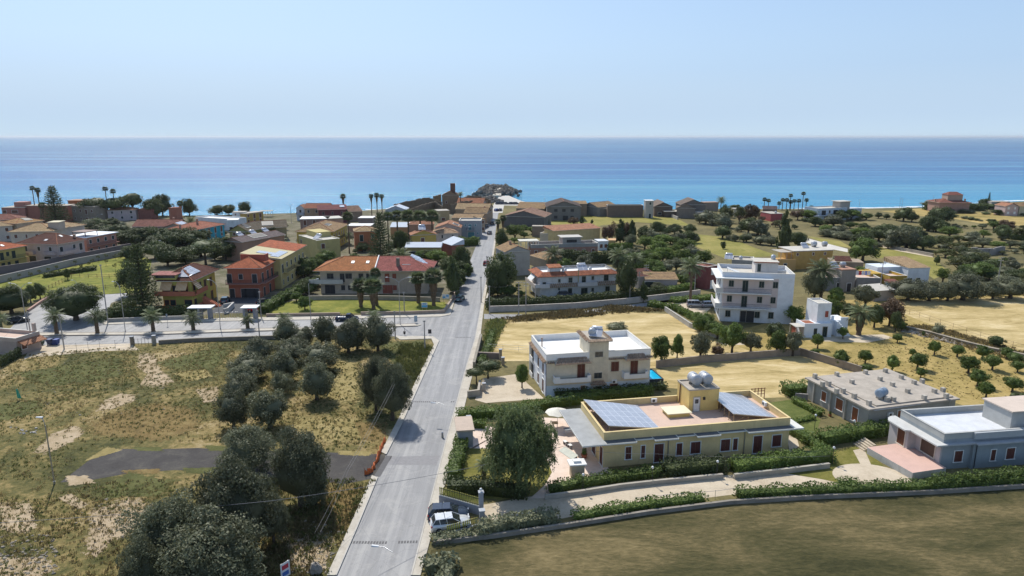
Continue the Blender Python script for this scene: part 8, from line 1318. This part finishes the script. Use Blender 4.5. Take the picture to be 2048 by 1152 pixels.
# ---------------- cars ----------------
def car(px, az, cc, label, L_=4.1, W_=1.75, H_=1.5, kind='hatch', group=None, near=False):
    rt = empty('parked_car', G(px), az, label, 'car', group); body = paint(cc, .22, .25); w2 = W_/2
    # length along x: rear at -L/2, front at +L/2
    xs = [-.5,-.495,-.46,-.3,0,.22,.3,.4,.46,.49,.5]; bt = [.6,.88,.98,.97,.95,.95,.9,.84,.74,.62,.48]; bb = [.35,.26,.22,.2,.2,.2,.2,.2,.22,.26,.34]; wd = [.84,.93,.98,1,1,1,1,.97,.9,.82,.74]
    m = MB(); vs = []
    for x, t, b_, wq in zip(xs, bt, bb, wd): x *= L_; vs += [(x,-w2*wq*.97,b_),(x,-w2*wq,(t+b_)*.55),(x,-w2*wq*.93,t),(x,0,t+.03),(x,w2*wq*.93,t),(x,w2*wq,(t+b_)*.55),(x,w2*wq*.97,b_)]
    n = 7; m.faces(vs, [(i*n+j, i*n+j+1, (i+1)*n+j+1, (i+1)*n+j)[::-1] for i in range(len(xs)-1) for j in range(n-1)] + [tuple(range(n)), tuple(range((len(xs)-1)*n, len(xs)*n))[::-1]] + [(i*n, (i+1)*n, (i+1)*n+6, i*n+6)[::-1] for i in range(len(xs)-1)], 0, True); bo = m.build('body', body, rt)
    rx = [-.475,-.38,-.15,.04,.25] if kind == 'hatch' else ([-.49,-.45,0,.12,.3] if kind == 'van' else [-.02,.0,.12,.16,.3]); zz = [.93, H_-.06, H_, H_-.03, .94]; ww = [.86,.7,.73,.72,.86]
    g_ = MB(); gv = []
    for x, z, q in zip(rx, zz, ww): gv += [(x*L_,-w2*q if z > 1 else -w2*.9,z-.012),(x*L_,w2*q if z > 1 else w2*.9,z-.012)]
    fl = [(i*2, i*2+1, i*2+3, i*2+2) for i in range(4)]; side = [[i*2 for i in range(5)], [i*2+1 for i in range(5)][::-1]]; g_.faces(gv, [tuple(f[::-1]) for f in fl]+[tuple(s) for s in side]); g_.build('windows', M_BLK if not near else glassy((.012,.016,.02), .08), rt)
    r_ = MB(); r_.hexa([(rx[1]*L_-.02,-w2*.75,H_-.07),(rx[3]*L_+.03,-w2*.75,H_-.05),(rx[3]*L_+.03,w2*.75,H_-.05),(rx[1]*L_-.02,w2*.75,H_-.07),(rx[1]*L_,-w2*.7,H_-.03),(rx[3]*L_,-w2*.7,H_),(rx[3]*L_,w2*.7,H_),(rx[1]*L_,w2*.7,H_-.03)])
    for s in (-1, 1):
        for i0, i1 in ((0,1),(3,4)): r_.tube([(gv[i0*2][0], s*abs(gv[i0*2][1])*1.0, gv[i0*2][2]+.0),(gv[i1*2][0], s*abs(gv[i1*2][1])*1.0, gv[i1*2][2]+.02)], .045, 4)
        r_.tube([(-.1*L_, s*w2*.9, .95),(-.12*L_, s*w2*.77, H_-.04)], .035, 4); r_.tube([(-.27*L_, s*w2*.9, .95),(-.3*L_, s*w2*.75, H_-.05)], .05, 4)
    r_.build('roof', body, rt)
    for sx in (-.31, .32):
        for s in (-1, 1):
            k = MB(); k.tube([(sx*L_, s*(w2-.2), .32),(sx*L_, s*(w2+.012), .32)], .32, 16); wo = k.build('wheel', M_BLK, rt); k = MB(); k.tube([(sx*L_, s*(w2+.012), .32),(sx*L_, s*(w2+.028), .32)], .19, 12); k.build('rim', M_METAL, wo)
    for s in (-1, 1):
        k = MB(); k.box(-.5*L_-.012, -.455*L_, s*w2*.8-.12, s*w2*.8+.12, .68, .88); k.build('tail_light', paint((.45,.01,.01),.3), rt); k = MB(); k.box(.44*L_, .492*L_, s*w2*.68-.17, s*w2*.68+.17, .6, .72); k.build('headlight', paint((.7,.72,.75),.15), rt)
        k = MB(); k.box(.14*L_, .17*L_, s*w2-.02 if s > 0 else s*w2-.16, s*w2+.16 if s > 0 else s*w2+.02, .95, 1.08); k.build('mirror', body, rt)
    k = MB(); k.box(-.5*L_-.02,-.49*L_,-.26,.26,.5,.61); k.build('number_plate', M_WHITEP, rt); k = MB(); k.box(-.505*L_-.01,-.47*L_,-w2*.85,w2*.85,.3,.46); k.build('bumper', body if near else M_DARK, rt); k = MB(); k.box(.47*L_,.505*L_,-w2*.8,w2*.8,.28,.42); k.build('bumper', body if near else M_DARK, rt); return rt
car(c('E4',215,962), math.radians(12), (.68,.7,.72), 'white hatchback parked beside the driveway fence', 4.2, 1.8, 1.52, near=True); car(c('E4',200,893), math.radians(4), (.05,.07,.11), 'dark blue-grey hatchback parked behind the white one', 4.4, 1.8, 1.5, near=True)
car((898+22,601), math.radians(80), (.12,.2,.2), 'teal-grey car parked by the left kerb of the street', 4.2)
car(c('C2',1622,592), math.radians(85), (.35,.03,.02), 'red and black car parked on the right side by the dark post', 3.9); car(c('F4',1275,692), math.radians(85), (.3,.3,.32), 'pale grey car driving down the street centre'); car(c('F4',1312,565), math.radians(85), (.08,.09,.1), 'dark car parked further down the left kerb'); car(c('F4',1240,600), math.radians(85), (.2,.22,.24), 'grey car half hidden by the row houses on the street')
car(c('F4',1365,398), math.radians(70), (.03,.12,.35), 'blue car near the harbour end of the street'); car(c('F4',1412,396), math.radians(80), (.05,.06,.08), 'dark car right of the blue one at the street end')
for i, (x, lb) in enumerate(((1392,'leftmost'),(1438,'second'),(1485,'third'),(1562,'fourth'),(1615,'rightmost'))): car(c('F4',x,312), math.radians(0 if i != 3 else 8), ((.06,.07,.08),(.05,.06,.1),(.1,.1,.11),(.04,.05,.07),(.08,.08,.1))[i], lb+' dark car parked on the harbour square', 4.2, group='cars parked on the harbour square')
car(c('C3',1422,868), math.radians(-6), (.42,.43,.45), 'silver people carrier parked on the apartment terrace', 4.4, 1.8, 1.65, 'van'); car(c('C3',1512,870), math.radians(5), (.3,.33,.38), 'grey-blue car partly behind the apartment block corner')
car(c('C1',1485,838), math.radians(100), (.05,.1,.13), 'dark teal car parked before the coral house'); car(c('C2',165,850), math.radians(60), (.03,.04,.05), 'black car parked beside the sloping hedge'); car(c('C2',108,898), math.radians(5), (.5,.02,.03), 'bright red car behind the gate canopies'); car(c('C2',705,958), math.radians(2), (.03,.045,.08), 'dark blue pickup parked behind the olive trees on the side road', 5.0, 1.8, 1.6, 'pickup')
car(c('C1',848,468), math.radians(0), (.65,.65,.68), 'white van on the street behind the park', 4.8, 1.9, 2.0, 'van'); car(c('C1',123,970), math.radians(40), (.03,.035,.04), 'dark car in the shade of the left edge trees'); car(c('E6',1195,0) if 0 else c('F3',470,440), 0.1, (.1,.13,.25), 'small blue-grey car on the shore below the seaside house')
car(c('E8',985,885), math.radians(8), (.06,.07,.09), 'dark car roof showing above the ivy hedge of the skirt-roofed villa')
# ---------------- haze: thin sea air round the whole place ----------------
HAZE = True
if HAZE:
    m = MB(); m.box(-70000, 70000, -400, 95000, -5, 60); o = m.build('haze', None); o.data.materials.clear(); mt = bpy.data.materials.new('haze_air'); mt.use_nodes = True; nt = mt.node_tree; nt.nodes.clear(); ou = nt.nodes.new('ShaderNodeOutputMaterial'); pv = nt.nodes.new('ShaderNodeVolumePrincipled'); pv.inputs['Color'].default_value = (.82,.88,.95,1); pv.inputs['Density'].default_value = .00004; pv.inputs['Anisotropy'].default_value = .3; nt.links.new(pv.outputs[0], ou.inputs['Volume']); o.data.materials.append(mt); o['kind'] = 'stuff'
